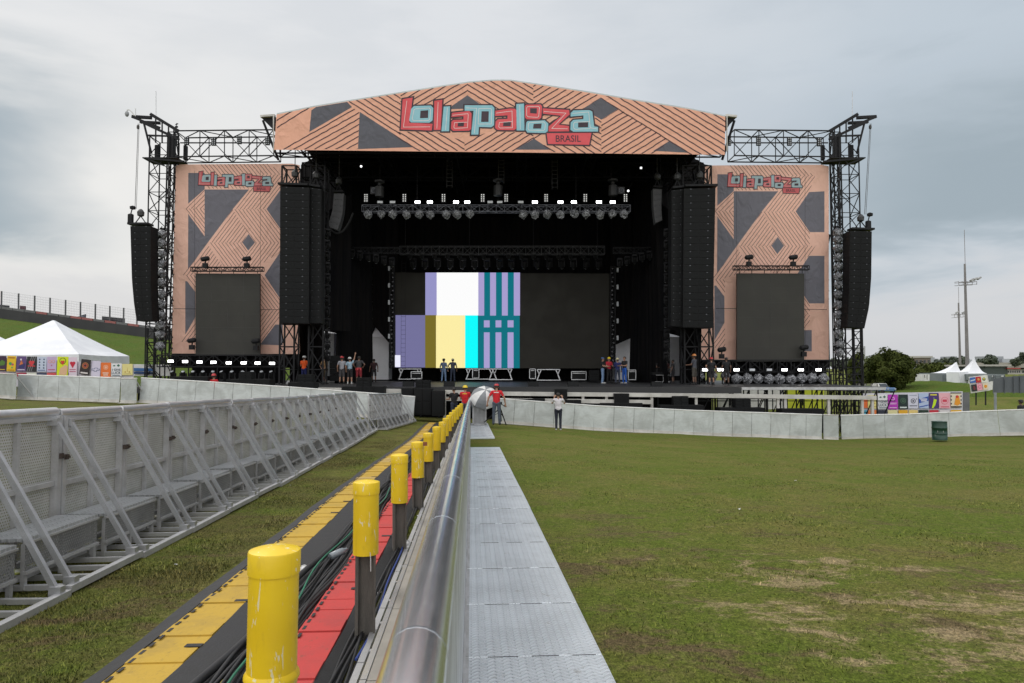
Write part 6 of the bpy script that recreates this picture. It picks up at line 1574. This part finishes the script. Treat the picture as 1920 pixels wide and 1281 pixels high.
# buildings far behind
def block(x0, x1, y0, y1, Y, c, label, roofc=None, wins=0):
    t = thing('building', label, 'building', at((x0 + x1) / 2, y1, Y)); a, b = at(x0, y0, Y), at(x1, y0, Y); z = at(x0, y1, Y).z
    m = MB(); m.slab([(a.x, Y, z), (b.x, Y, z), b, a], (0, 12, 0)); m.build('wall', c, t, True)
    if roofc: m = MB(); m.slab([a + V((-.3, -.4, 0)), b + V((.3, -.4, 0)), b + V((.3, -.4, (a.z - z) * .22)), a + V((-.3, -.4, (a.z - z) * .22))], (0, 12.6, 0)); m.build('roof', roofc, t, True)
    for i in range(wins):
        u = x0 + (x1 - x0) * (i + .5) / wins; m = MB(); m.slab([at(u - .25 * (x1 - x0) / wins, y0 + (y1 - y0) * .3, Y - .05), at(u + .25 * (x1 - x0) / wins, y0 + (y1 - y0) * .3, Y - .05), at(u + .25 * (x1 - x0) / wins, y0 + (y1 - y0) * .7, Y - .05), at(u - .25 * (x1 - x0) / wins, y0 + (y1 - y0) * .7, Y - .05)], (0, .03, 0)); m.build('window', mat('dark_window', (.05, .055, .065)), t, True)
BRN = mat('brown_building', (.20, .165, .14), (.17, .14, .12), .3, .8); PALE = mat('pale_building', (.42, .40, .37), (.36, .35, .33), .3, .8); REDR = mat('red_roof', (.33, .05, .045), (.28, .05, .04), .5); ORR = mat('orange_roof', (.45, .24, .07)); DGN = mat('dark_green_wall', (.045, .06, .055), (.06, .075, .07), .5, .7)
block(1708, 1745, 671, 686, 170, BRN, 'flat brown building behind the round tree', PALE, 5)
block(1848, 1889, 687, 702, 105, DGN, 'dark low building behind the containers', PALE)
block(1889, 1914, 692, 702, 105, PALE, 'low building with a red roof strip at the right', REDR, 6); block(1914, 1960, 692, 702, 105, PALE, 'low building with an orange roof strip at the right edge', ORR, 4)
block(1832, 1960, 680, 690, 190, mat('beige_wall', (.34, .31, .27), (.29, .27, .24), .3), 'long beige wall behind the low roofs')
rr2 = random.Random(21)
for i in range(26):
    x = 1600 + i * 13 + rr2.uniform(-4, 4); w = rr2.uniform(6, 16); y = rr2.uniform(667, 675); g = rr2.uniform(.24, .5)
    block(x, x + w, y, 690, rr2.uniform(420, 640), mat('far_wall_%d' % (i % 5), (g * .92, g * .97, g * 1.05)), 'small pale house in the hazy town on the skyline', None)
for o in [o for o in COL.objects if o.get('label', '').startswith('small pale house')]: o['group'] = 'houses of the town on the skyline'
t = thing('water_tower', 'slim pale tower on the skyline right of the right tower', 'tower', at(1614, 680, 300)); m = MB(); a = at(1614, 690, 300); truss(m, a, at(1614, 650, 300), 2.2, 2.2, 2.4, .28, side=(1, 0, 0)); m.build('lattice', mat('pale_lattice', (.42, .42, .43)), t, True)

# ---------------------------------------------------------------- trees
LEAF = [mat('leaf_dark', (.026, .036, .008), (.038, .046, .010), 1.2, .8, fine=.3, spec=.08), mat('leaf_mid', (.042, .055, .012), (.055, .062, .014), 1.2, .8, fine=.3, spec=.08), mat('leaf_light', (.066, .080, .018), (.055, .068, .015), 1.2, .8, fine=.3, spec=.08)]
BARK = mat('bark', (.06, .05, .04), (.04, .034, .028), 5, .9, bmp=.4)
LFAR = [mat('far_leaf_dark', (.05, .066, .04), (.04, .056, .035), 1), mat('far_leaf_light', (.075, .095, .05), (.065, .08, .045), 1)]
def tree(px, yb, yt, w, Y, label, nl, ls, group=None, far=False, seed=1, flat=.95, trunk=.18):
    r = random.Random(seed); g = at(px, yb, Y); H = at(px, yt, Y).z - g.z; R_ = w / 2 * Y / FPX
    t = thing('tree', label, 'tree', g, 0, group)
    m = MB(); hc = H * trunk; m.tube([(0, 0, -.5), (.03 * H, 0, hc), (.0, .02 * H, H * .45)], [.05 * H * .5, .04 * H * .5, .02 * H * .5], 8)
    for k in range(7):
        an = k * 2.4; m.tube([(.02 * H, 0, hc * (.9 + .1 * k)), (math.cos(an) * R_ * .35, math.sin(an) * R_ * .35, H * .42), (math.cos(an) * R_ * .7, math.sin(an) * R_ * .7, H * r.uniform(.5, .8))], [.018 * H, .012 * H, .004 * H], 5)
    m.build('trunk', BARK, t)
    cz = hc + (H - hc) * .48; rz = (H - hc) * .55; mats = LFAR if far else LEAF
    cl = []
    for k in range(120 if nl > 9000 else 42 if not far else 16):
        while True:
            v = V((r.uniform(-1, 1), r.uniform(-1, 1), r.uniform(-.9, 1)))
            if (.6 if nl > 9000 else .35) < v.length < 1 and v.z > -.75: break
        cl.append((V((v.x * R_ * .84, v.y * R_ * .84, cz + v.z * rz * .84)), (r.uniform(.14, .32) if nl > 9000 else r.uniform(.22, .40)) * R_, r.random()))
    m = MB()
    for k in range(nl):
        c, cr, tn = cl[r.randrange(len(cl))]
        d = V((r.gauss(0, 1), r.gauss(0, 1), r.gauss(0, .8))).normalized() * cr * r.uniform(.5, 1.0) ** .5
        p = c + d; s = ls * r.uniform(.6, 1.4)
        n_ = (d.normalized() + V((r.uniform(-.7, .7), r.uniform(-.7, .7), r.uniform(-.2, .9)))).normalized(); a = n_.orthogonal().normalized(); a.rotate(Quaternion(n_, r.uniform(0, 6.28))); b = n_.cross(a)
        m.add([p - a * s, p - b * s * .55, p + a * s, p + b * s * .55], [(0, 1, 2, 3)], (0 if tn < .35 else 1 if tn < .75 else 2) % len(mats) if r.random() < .7 else r.randrange(len(mats)))
    m.build('crown', mats, t)
tree(1669, 740, 656, 88, 80, 'broad dark round tree on the grass right of the stage', 24000, .15, seed=4, trunk=.06)
tree(1613, 731, 663, 48, 92, 'bushy tree behind the foot of the right tower', 4500, .2, seed=8, trunk=.05)
tree(1642, 722, 686, 44, 100, 'low dark bush between the right tower and the round tree', 3000, .2, seed=9, trunk=.03)
for i, (px_, yb, yt, w, Y) in enumerate(((1745, 716, 681, 60, 112), (1776, 708, 684, 54, 118), (1720, 722, 690, 40, 110))): tree(px_, yb, yt, w, Y, ['green bush behind the white booth', 'green bush behind the pagoda tent on the left', 'green bush touching the round tree on its right'][i], 4200, .24, seed=30 + i, trunk=.03)
for i, (px_, yb, yt, w, Y) in enumerate(((1785, 695, 668, 28, 170), (1804, 692, 669, 30, 175), (1768, 695, 672, 26, 180), (1858, 690, 665, 34, 160), (1902, 690, 673, 16, 190), (1921, 690, 660, 24, 120), (1576, 700, 668, 40, 120), (1758, 690, 675, 16, 260), (1838, 690, 673, 22, 230))):
    tree(px_, yb, yt, w, Y, 'distant tree ' + ['left of the farther lamp mast', 'between the two lamp masts', 'on the skyline above the pagoda tent', 'with a spreading crown above the dark low building', 'small, above the red roof', 'cut by the right edge of the photo', 'seen through the right tower', 'thin, right of the brown building', 'behind the right pagoda tent'][i], 1500, .32 * Y / 170, far=True, seed=60 + i, trunk=.2)
# parked pickup
def pickup():
    q = at(1651, 738, 75); t = thing('parked_pickup', 'blue and white pickup parked in the grass beside the round tree', 'pickup', q, math.radians(-76)); t.scale = (.75, .75, .75); blu = mat('pickup_blue', (.10, .19, .36), (.08, .16, .32), 2, .3); 
    m = MB(); m.bbox((0, 0, .62), (4.2, 1.7, .55), .12); m.build('body', blu, t)
    m = MB(); m.hexa([V(v) for v in ((-.9, -.8, .88), (.8, -.8, .88), (.8, .8, .88), (-.9, .8, .88), (-.6, -.68, 1.45), (.35, -.68, 1.45), (.35, .68, 1.45), (-.6, .68, 1.45))]); m.build('cab', WHITE, t)
    m = MB(); m.hexa([V(v) for v in ((.36, -.62, 1.4), (.80, -.70, .93), (.80, .70, .93), (.36, .62, 1.4), (.42, -.62, 1.42), (.86, -.70, .95), (.86, .70, .95), (.42, .62, 1.42))]); m.build('windscreen', mat('car_glass', (.03, .04, .05), None, 3, .1), t)
    for x in (-1.3, 1.3):
        for y in (-.78, .78):
            m = MB(); m.lathe((x, y - .1, .33), [(.12, 0), (.33, .02), (.33, .18), (.12, .2)], 14, M=Matrix.Rotation(-math.pi / 2, 3, 'X')); m.build('wheel', RUBBER, t)
    for y in (-.6, .6): m = MB(); m.box((2.11, y, .7), (.04, .3, .16)); m.build('headlight', LENS, t)
pickup()
# ---------------------------------------------------------------- people
SKIN = mat('skin_tan', (.36, .20, .13), (.31, .17, .11), 12, .6, fine=.05); SKIND = mat('skin_dark', (.16, .085, .055), (.13, .07, .045), 12, .6, fine=.05)
HAIR = mat('dark_hair', (.012, .010, .009), (.02, .016, .013), 30, .6); EYE = mat('dark_eye', (.01, .01, .012)); LIP = mat('lip', (.30, .11, .09)); SHOE = cloth('dark_shoe', 40, 38, 38); SHOEW = cloth('pale_shoe', 190, 188, 184)
SHN = {}
def person(label, p, face, H, top, bottom, pose=None, skin=SKIN, shorts=False, sleeves='short', hat=None, hair=True, shoe=SHOE, vox=.012, hair_long=False, vest=None, belt=None):
    """one continuous body grown from tapered limbs, then remeshed; faces take skin or cloth by the nearest limb. face = heading in degrees, 0 looks at the camera"""
    po = dict(armL=((.10, .02, -.27), (.02, -.10, -.24)), armR=((-.10, .02, -.27), (-.02, -.10, -.24)), legL=(.03, 0), legR=(-.03, 0), lean=0.0, tilt=(0, 0), turn=0)
    po.update(pose or {}); S = []      # (a, b, ra, rb, slot, flatten)
    SK, TOP, BOT, SHO, EY, LP_ = range(6)
    def cap(a, b, ra, rb, slot, n=7, w=None):
        S.append((V(a), V(b), ra, rb, slot, w))
    ln = po['lean']; hip = V((0, 0, .94)); che = V((0, -ln * .55, 1.32)); nk = V((0, -ln * .9, 1.50))
    cap((-.075, 0, .94), (.075, 0, .94), .115, .115, BOT); cap((0, .01, 1.0), (0, -ln * .25, 1.12), .128, .122, TOP, w=1.22)
    cap((0, -ln * .3, 1.14), che, .125, .135, TOP, w=1.28); cap(che + V((-.10, 0, .06)), che + V((.10, 0, .06)), .098, .098, TOP); cap(che + V((-.13, .01, .10)), che + V((.13, .01, .10)), .07, .07, TOP)
    cap(che + V((0, .015, .12)), nk + V((0, .0, .03)), .062, .052, SK)
    hx, hy = po['tilt']; hd = nk + V((hx, -.012 + hy, .115)); tz = math.radians(po['turn']); RH = Matrix.Rotation(tz, 3, 'Z'); h = lambda x, y, z: hd + RH @ V((x, y, z))
    cap(h(0, .012, .035), h(0, .008, .045), .092, .090, SK); cap(h(0, -.02, -.04), h(0, -.03, -.055), .066, .05, SK); cap(h(0, -.088, .0), h(0, -.108, -.025), .012, .015, SK)
    for sx in (-1, 1): cap(h(sx * .083, .012, .015), h(sx * .089, .018, -.02), .018, .013, SK); cap(h(sx * .033, -.085, .018), h(sx * .036, -.085, .018), .0125, .0125, EY)
    cap(h(-.022, -.083, -.058), h(.022, -.083, -.058), .009, .009, LP_)
    hands = []
    for sx, key in ((1, 'armL'), (-1, 'armR')):
        u, f = po[key]; sh = che + V((sx * .185, .01, .10)); el = sh + V(u); wr = el + V(f)
        cap(sh, sh.lerp(el, .55 if sleeves == 'short' else 1), .064, .056 if sleeves == 'short' else .05, TOP if sleeves != 'none' else SK)
        cap(sh, el, .05, .042, SK if sleeves != 'long' else TOP); cap(el, wr, .043, .030, SK if sleeves != 'long' else TOP)
        d = (wr - el).normalized(); sd = d.cross(V((0, 1, .2))).normalized() if abs(d.y) < .9 else V((1, 0, 0)); nn = d.cross(sd).normalized()
        pm = wr + d * .085; cap(wr, pm, .030, .036, SK)
        for k, (o, l) in enumerate(((-.030, .058), (-.010, .068), (.010, .064), (.030, .050))):
            b0 = pm + sd * o + d * .015; b1 = b0 + d * l * .55 + nn * .012; b2 = b1 + d * l * .4 + nn * .026; cap(b0, b1, .0105, .0095, SK); cap(b1, b2, .0095, .008, SK)
        th = wr + d * .03 + sd * (-.03 * sx); t1 = th + d * .035 - sd * (.025 * sx); cap(th, t1, .013, .011, SK); cap(t1, t1 + d * .03 + nn * .012, .011, .009, SK)
        hands.append(pm)
    for sx, key in ((1, 'legL'), (-1, 'legR')):
        dx, dy = po[key]; hp_ = V((sx * .088, 0, .92)); kn = V((sx * .10 + dx * .5, dy * .5 - .015, .50)); an = V((sx * .105 + dx, dy + .02, .09))
        if shorts: cap(hp_, kn + V((0, 0, .02)), .098, .080, BOT); cap(hp_.lerp(kn, .7), kn, .07, .052, SK); cap(kn, kn.lerp(an, .35), .052, .056, SK); cap(kn.lerp(an, .35), an, .055, .036, SK); cap(an + V((0, 0, .06)), an, .043, .043, SHO)
        else: cap(hp_, kn, .095, .066, BOT); cap(kn, kn.lerp(an, .35), .066, .064, BOT); cap(kn.lerp(an, .35), an, .063, .056, BOT)
        toe = an + V((sx * .03, -.16, -.052)); cap(an + V((0, .03, -.045)), toe, .042, .036, SHO); cap(toe, toe + V((0, -.03, 0)), .036, .030, SHO)
    # mesh of all limbs, then one skin over them
    b = MB()
    for a, c, ra, rb, sl, w in S:
        d = c - a; L = d.length; d = d.normalized() if L > 1e-6 else V((0, 0, 1)); N = 12; X = d.orthogonal().normalized(); Y_ = d.cross(X)
        rows = [(a - d * ra * math.cos(q), ra * math.sin(q)) for q in (.25, .7, 1.15)] + [(a, ra), (c, rb)] + [(c + d * rb * math.cos(q), rb * math.sin(q)) for q in (1.15, .7, .25)]
        vsx = [o + (X * math.cos(2 * math.pi * j / N) + Y_ * math.sin(2 * math.pi * j / N)) * rr_ for o, rr_ in rows for j in range(N)]
        if w: vsx = [V((v.x * w, v.y * .92, v.z)) for v in vsx]
        k = len(rows); b.add(vsx, [(i * N + j, i * N + (j + 1) % N, (i + 1) * N + (j + 1) % N, (i + 1) * N + j) for i in range(k - 1) for j in range(N)] + [tuple(range(N - 1, -1, -1)), tuple(range((k - 1) * N, k * N))])
    tmp = b.build('tmp', SKIN); md = tmp.modifiers.new('r', 'REMESH'); md.mode = 'VOXEL'; md.voxel_size = vox; md.use_smooth_shade = True
    sm = tmp.modifiers.new('s', 'SMOOTH'); sm.factor = .4; sm.iterations = 2
    dg = bpy.context.evaluated_depsgraph_get(); me = bpy.data.meshes.new_from_object(tmp.evaluated_get(dg)); old = tmp.data; bpy.data.objects.remove(tmp); bpy.data.meshes.remove(old)
    me.materials.clear(); 
    for mm in (skin, top, bottom, shoe, EYE, LIP): me.materials.append(mm)
    nf = len(me.polygons); C_ = np.empty(nf * 3); me.polygons.foreach_get('center', C_); C_ = C_.reshape(-1, 3); best = np.full(nf, 1e9); idx = np.zeros(nf, np.int32)
    for a, c, ra, rb, sl, w in S:
        A_ = np.array(a); D_ = np.array(c) - A_; P_ = C_.copy()
        if w: P_[:, 0] /= w; P_[:, 1] /= .92
        tt = np.clip(((P_ - A_) @ D_) / max(1e-9, D_ @ D_), 0, 1); ds = np.linalg.norm(P_ - A_ - tt[:, None] * D_, axis=1) - (ra + (rb - ra) * tt)
        if sl in (EY, LP_): ds = ds - .004
        k = ds < best; best[k] = ds[k]; idx[k] = sl
    me.polygons.foreach_set('material_index', idx); me.polygons.foreach_set('use_smooth', [True] * nf); me.update()
    t = thing('person', label, 'person', p, math.radians(face)); k = H / 1.76; t.scale = (k, k, k)
    o = bpy.data.objects.new('body', me); COL.objects.link(o); o.parent = t
    def headpart(name, mm, prof, brim=None, yo=.008, zo=.05, sq=1.08):
        m = MB(); M = RH @ Matrix.Diagonal((1, sq, 1)); m.lathe(h(0, yo, zo), prof, 20, M=M)
        if brim == 'peak': m.slab([h(-.075, -.085, zo + .022), h(.075, -.085, zo + .022), h(.05, -.165, zo + .008), h(-.05, -.165, zo + .008)], (0, 0, .01))
        m.build(name, mm, t, smooth=True)
    if hat:
        kind, mm = hat
        if kind == 'helmet':
            headpart('helmet', mm, [(.128, .018), (.126, .03), (.115, .034), (.113, .06), (.098, .098), (.064, .125), (.004, .134)], 'peak')
            m = MB(); m.tube([h(0, -.10, .12), h(0, -.05, .165), h(0, .02, .187), h(0, .08, .165), h(0, .115, .12)], .012, 6); m.build('helmet_ridge', mm, t)
        elif kind == 'cap': headpart('cap', mm, [(.106, .015), (.105, .04), (.096, .075), (.065, .10), (.004, .108)], 'peak')
        elif kind == 'brim': headpart('hat', mm, [(.17, .035), (.172, .042), (.108, .044), (.104, .08), (.09, .115), (.05, .125), (.004, .120)])
    if hair:
        m = MB(); M = RH @ Matrix.Diagonal((1, 1.08, 1)); n = 16; rows = []; 
        for i in range(9):
            q = i / 8 * math.pi * .5; rows.append((.101 * math.cos(q) if i < 8 else .003, .101 * math.sin(q)))
        low = -.09 if hair_long else -.05; vsx = []
        for r_, z in [(.092, low), (.100, low * .4)] + rows:
            for j in range(n):
                an = 2 * math.pi * j / n; fr = -math.sin(an)      # +1 towards the face
                zz = z if z > .02 or fr < .35 else max(z, .035 + .02 * fr); vsx.append(h(0, .02, .042) + M @ V((r_ * math.cos(an), r_ * math.sin(an), zz)))
        m.add(vsx, [(i * n + j, i * n + (j + 1) % n, (i + 1) * n + (j + 1) % n, (i + 1) * n + j) for i in range(10) for j in range(n)]); m.build('hair', HAIR, t, smooth=True)
    if belt:
        m = MB(); m.lathe((0, 0, 1.0), [(.145, -.025), (.155, -.02), (.155, .02), (.145, .025)], 18, M=Matrix.Diagonal((1.12, .92, 1)))
        for an in (.3, 1.3, 2.4, 4.0): m.box((.17 * math.cos(an), .145 * math.sin(an), .93), (.07, .06, .12))
        m.build('tool_belt', belt, t)
    t['hands'] = 0; del t['hands']
    return t, [t.matrix_basis @ q for q in hands], k
def onground(px, py, Y): q = at(px, py, Y); return q
HW = mat('helmet_white', (.72, .72, .70), None, 3, .3); HR = mat('helmet_red', (.50, .03, .035), None, 3, .3); HY = mat('helmet_yellow', (.75, .52, .02), None, 3, .3); HB = mat('cap_blue', (.04, .10, .25), None, 3, .6); HO = mat('helmet_orange', (.55, .2, .05), None, 3, .35); HBK = mat('cap_black', (.015, .015, .016), None, 3, .7); HPY = mat('helmet_pale_yellow', (.68, .62, .36), None, 3, .35)
RED = cloth('red_shirt', 206, 30, 42); BLK = cloth('black_shirt', 30, 30, 33); WSH = cloth('white_shirt', 222, 216, 222); NAVY = cloth('navy_trousers', 34, 38, 52); GRT = cloth('slate_trousers', 78, 86, 98); JEAN = cloth('blue_jeans', 112, 136, 168); DJ = cloth('dark_jeans', 48, 56, 74); ORG = cloth('orange_vest', 250, 96, 34); NB = cloth('navy_blue', 34, 42, 96)
KH = cloth('khaki_shirt', 150, 118, 80); KS = cloth('khaki_shorts', 96, 84, 66); GS = cloth('grey_shirt', 160, 160, 166); LB = cloth('light_blue_shirt', 150, 174, 190); GSH = cloth('grey_shorts', 74, 72, 74); BSH = cloth('black_shorts', 34, 32, 34); RSH = cloth('red_shorts', 126, 28, 38); CH = cloth('charcoal_shirt', 58, 56, 58); DEN = cloth('denim_shirt', 96, 112, 138); BLJ = cloth('bright_blue_jeans', 30, 84, 168); RJK = cloth('crimson_shirt', 178, 34, 52); DGT = cloth('grey_tee', 66, 70, 82)
SD = lambda px, Y: V((at(px, 700, Y).x, Y, DZ))
HANDSIDE = dict()
UP = ((.10, -.05, .26), (.03, -.04, .27)); BACK = ((.12, .10, -.25), (-.16, .06, -.16)); HIPS = ((.18, .06, -.20), (-.10, -.12, -.14)); FOLD = ((.06, -.06, -.27), (-.17, -.20, .02)); FR = ((.04, -.10, -.25), (-.04, -.24, -.02))
mir = lambda a: tuple((-x, y, z) for x, y, z in a)
# on the stage
person('worker in an orange vest and white helmet seen from behind, left of the stage', SD(570, 45.3), 170, 1.80, ORG, NB, dict(armL=FOLD, armR=mir(FOLD)), hat=('helmet', HW))
person('man in khaki shirt and shorts, arms behind his back, beside grey cabinets', SD(609, 44.9), 150, 1.78, KH, KS, dict(armL=BACK, armR=mir(BACK)), shorts=True, hat=('cap', HBK), belt=KS)
person('man in a red helmet, grey shirt and shorts looking up at the stage', SD(641, 44.5), 178, 1.76, GS, GSH, dict(tilt=(0, .02)), shorts=True, hat=('helmet', HR))
person('man in a white helmet and pale blue shirt pointing upward', SD(656, 44.3), 170, 1.70, LB, BSH, dict(armR=mir(UP), tilt=(.02, .02)), shorts=True, hat=('helmet', HW), shoe=SHOEW, belt=BSH)
person('bareheaded man in a charcoal shirt and red shorts with a tool belt', SD(673, 44.3), 182, 1.80, CH, RSH, dict(armL=HIPS, armR=mir(HIPS)), skin=SKIND, shorts=True, belt=HR)
person('man in a denim shirt and brimmed hat before the yellow screen block', SD(832, 51.5), 160, 1.72, DEN, JEAN, dict(legL=(.06, .0), legR=(-.08, .02)), hat=('brim', BSH), sleeves='long')
person('man in a dark tee with one hand on his hip before the yellow screen block', SD(849, 51.5), 190, 1.74, DGT, DJ, dict(armL=HIPS, legL=(.05, 0)), hat=('cap', HPY), skin=SKIND)
person('crew member with a blue cap and pale jeans in the group of four', SD(1130, 46.2), 70, 1.74, BLK, JEAN, dict(armL=FR, armR=mir(FR)), hat=('cap', HB), shoe=SHOEW)
person('crew member with a yellow helmet and crimson shirt in the group of four', SD(1142, 46.8), 20, 1.74, RJK, BSH, dict(armL=FR, armR=mir(FR)), hat=('helmet', HY))
person('crew member with a pale yellow helmet and navy shirt in the group of four', SD(1158, 46.3), 185, 1.68, NB, DJ, dict(armL=FR), hat=('helmet', HPY), sleeves='long')
person('crew member in black with bright blue jeans in the group of four', SD(1171, 46.2), -55, 1.80, BLK, BLJ, dict(armL=FOLD, armR=mir(FR)), shoe=SHOEW)
person('person in black shorts standing at the right of the mixing desk', SD(1262, 46.6), 240, 1.60, BLK, BSH, dict(armR=mir(FR)), skin=SKIND, shorts=True, hat=('cap', HBK))
person('person with a red cap bending behind the mixing desk', SD(1235, 48.2), 10, 1.66, BLK, BSH, dict(armL=FR, armR=mir(FR), lean=.14), skin=SKIND, hat=('cap', HR))
person('bareheaded person bending behind the mixing desk', SD(1249, 48.2), -10, 1.62, cloth('maroon_shirt', 60, 26, 30), BSH, dict(armL=FR, armR=mir(FR), lean=.14), skin=SKIND)
person('man with an orange helmet and striped shirt beside the right banner', SD(1302, 42.6), 230, 1.86, cloth('slate_shirt', 70, 72, 80), cloth('olive_shorts', 70, 66, 60), dict(armL=FR, armR=mir(FR)), skin=SKIND, shorts=True, hat=('helmet', HO))
person('man in a red helmet and black clothes before the low lamps on the right', SD(1334, 42.8), 175, 1.66, BLK, BSH, dict(armL=HIPS), shorts=True, hat=('helmet', HR))
person('bareheaded man in black before the low lamps on the right', SD(1362, 42.8), 185, 1.70, BLK, BSH, None, shorts=True, skin=SKIND)
person('dark dressed person in the shadow left of the main screen', SD(701, 50), 200, 1.70, cloth('dim_maroon', 50, 24, 28), BSH, None, skin=SKIND, shorts=True)
# on the field
def feet(px, py, Y): return at(px, py, Y)
tg = person('man in a white shirt taking a photo by the right barrier', feet(1047, 807, 32.4), 176, 1.76, WSH, NAVY, dict(armL=((.10, -.16, -.16), (-.10, -.10, .24)), armR=((-.10, -.16, -.16), (.10, -.10, .24)), legL=(-.01, 0), legR=(.01, .02), turn=0), vox=.008, shoe=SHOEW)
hm = (tg[1][0] + tg[1][1]) / 2
m = MB(); m.bbox((0, 0, 0), (.14, .06, .10), .012); m.lathe((0, .03, 0), [(.04, 0), (.04, .09), (.034, .10)], 14, M=Matrix.Rotation(-math.pi / 2, 3, 'X')); cm = m.build('photo_camera', BLACK); cm.location = hm + V((0, .03, .02)); tag(cm, 'black camera held up by the man in the white shirt', 'camera')
pr1 = person('man in a red cap and red shirt beside the umbrella, seen from behind', feet(931, 797, 30.6), 178, 1.80, RED, GRT, dict(armL=((.16, .02, -.25), (.05, -.05, -.25)), armR=((-.15, .02, -.26), (-.04, -.06, -.25)), tilt=(0, 0)), vox=.008, hat=('cap', HR))
pr2 = person('worker in a yellow helmet and red shirt at the end of the bollards', V((at(872, 795, 33.4).x, 33.4, at(872, 795, 33.4).z)), 172, 1.82, RED, GRT, dict(armL=FR, armR=mir(FR)), vox=.008, hat=('helmet', HY))
person('worker in a black shirt and dark trousers by the cabinets at the corridor end', V((at(851, 792, 34.0).x, 34.0, at(851, 793, 34.0).z)), 215, 1.74, BLK, DJ, dict(armL=FR, armR=mir(FR), legL=(.02, .08), legR=(-.02, -.06)), vox=.008)
person('person in grey standing behind the yellow helmet worker', V((at(884, 795, 34.2).x, 34.2, at(884, 795, 34.2).z)), 160, 1.66, cloth('grey_jacket', 120, 122, 128), GRT, None, sleeves='long', hat=('cap', HBK))
person('person in red with a red helmet half hidden behind the left barrier', V((at(401, 702, 35.5).x, 35.5, at(401, 704, 35.5).z - 1.62)), 175, 1.68, RED, BSH, dict(armL=FR, armR=mir(FR)), hat=('helmet', HR))
person('man with a yellow sleeve and black vest behind the barrier at the right edge', V((at(1914, 752, 35.5).x, 35.5, at(1914, 752, 35.5).z - 1.66)), 200, 1.72, BLK, BSH, None, skin=SKIND, hat=('cap', HBK))
for pp, mm in ((pr1, WHITE), (pr2, mat('yellow_print', (.70, .50, .05)))):
    m = MB(); pts = [((i - 5) * .021, .128 - .55 * ((i - 5) * .021) ** 2 * 2, 1.40) for i in range(11)]
    vsx = [(x, y + .006, z + dz) for x, y, z in pts for dz in (-.018, .018)]; m.add(vsx, [(2 * i, 2 * i + 2, 2 * i + 3, 2 * i + 1) for i in range(10)])
    m.build('back_print', mm, pp[0])
def umbrella():
    c = at(909, 747, 31.5); t = thing('umbrella', 'grey and white panelled umbrella open beside the man in the red cap', 'umbrella', c)
    ax = V((.10, -.66, .75)).normalized(); M = ax.to_track_quat('Z', 'Y').to_matrix(); n = 8; R_ = .70; gr = mat('umbrella_grey', (.22, .23, .24), (.18, .19, .2), 2, .7); rows = 5
    for s in range(n):
        m = MB(); vsx = []
        for k in range(rows + 1):
            f = k / rows; r_ = R_ * math.sin(f * 1.15) / math.sin(1.15); z = .52 * (math.cos(f * 1.35) - math.cos(1.35)) / (1 - math.cos(1.35))
            for j in range(4): a = 2 * math.pi * (s + j / 3) / n; sag = 1 - .07 * math.sin(math.pi * j / 3) * f; vsx.append(M @ V((r_ * sag * math.cos(a), r_ * sag * math.sin(a), z)))
        m.add(vsx, [(k * 4 + j, k * 4 + j + 1, k * 4 + j + 5, k * 4 + j + 4) for k in range(rows) for j in range(3)]); m.build('canopy_panel', gr if s % 2 else WHITE, t)
    m = MB(); m.tube([M @ V((0, 0, .58)), M @ V((0, 0, -.75))], .012, 8); m.lathe(M @ V((0, 0, .52)), [(.03, -.02), (.02, .02), (.008, .08)], 8, M=M); m.build('pole', ALUD, t)
    m = MB()
    for s in range(n): a = 2 * math.pi * s / n; m.bar(M @ V((0, 0, .25)), M @ V((R_ * .6 * math.cos(a), R_ * .6 * math.sin(a), .22)), .008)
    m.build('ribs', ALUD, t)
umbrella()
t = thing('tripod', 'black tripod with spread legs at the feet of the man in the red cap', 'tripod', at(935, 790, 31.2)); q = at(938, 765, 31.2)
for dx, dy, py in ((-30, -.2, 792), (11, .1, 797), (2, .5, 790)):
    m = MB(); m.bar(q, at(938 + dx, py, 31.2 + dy), .04); m.bar(q + V((0, 0, -.2)), q.lerp(at(938 + dx, py, 31.2 + dy), .6), .022); m.build('leg', BLACK, t, True)
m = MB(); m.bar(q, q + V((0, 0, .18)), .06); m.box(q + V((.02, 0, .22)), (.12, .1, .1)); m.bar(q + V((0, 0, .2)), q + V((.2, -.2, .08)), .025); m.build('head', BLACK, t, True)
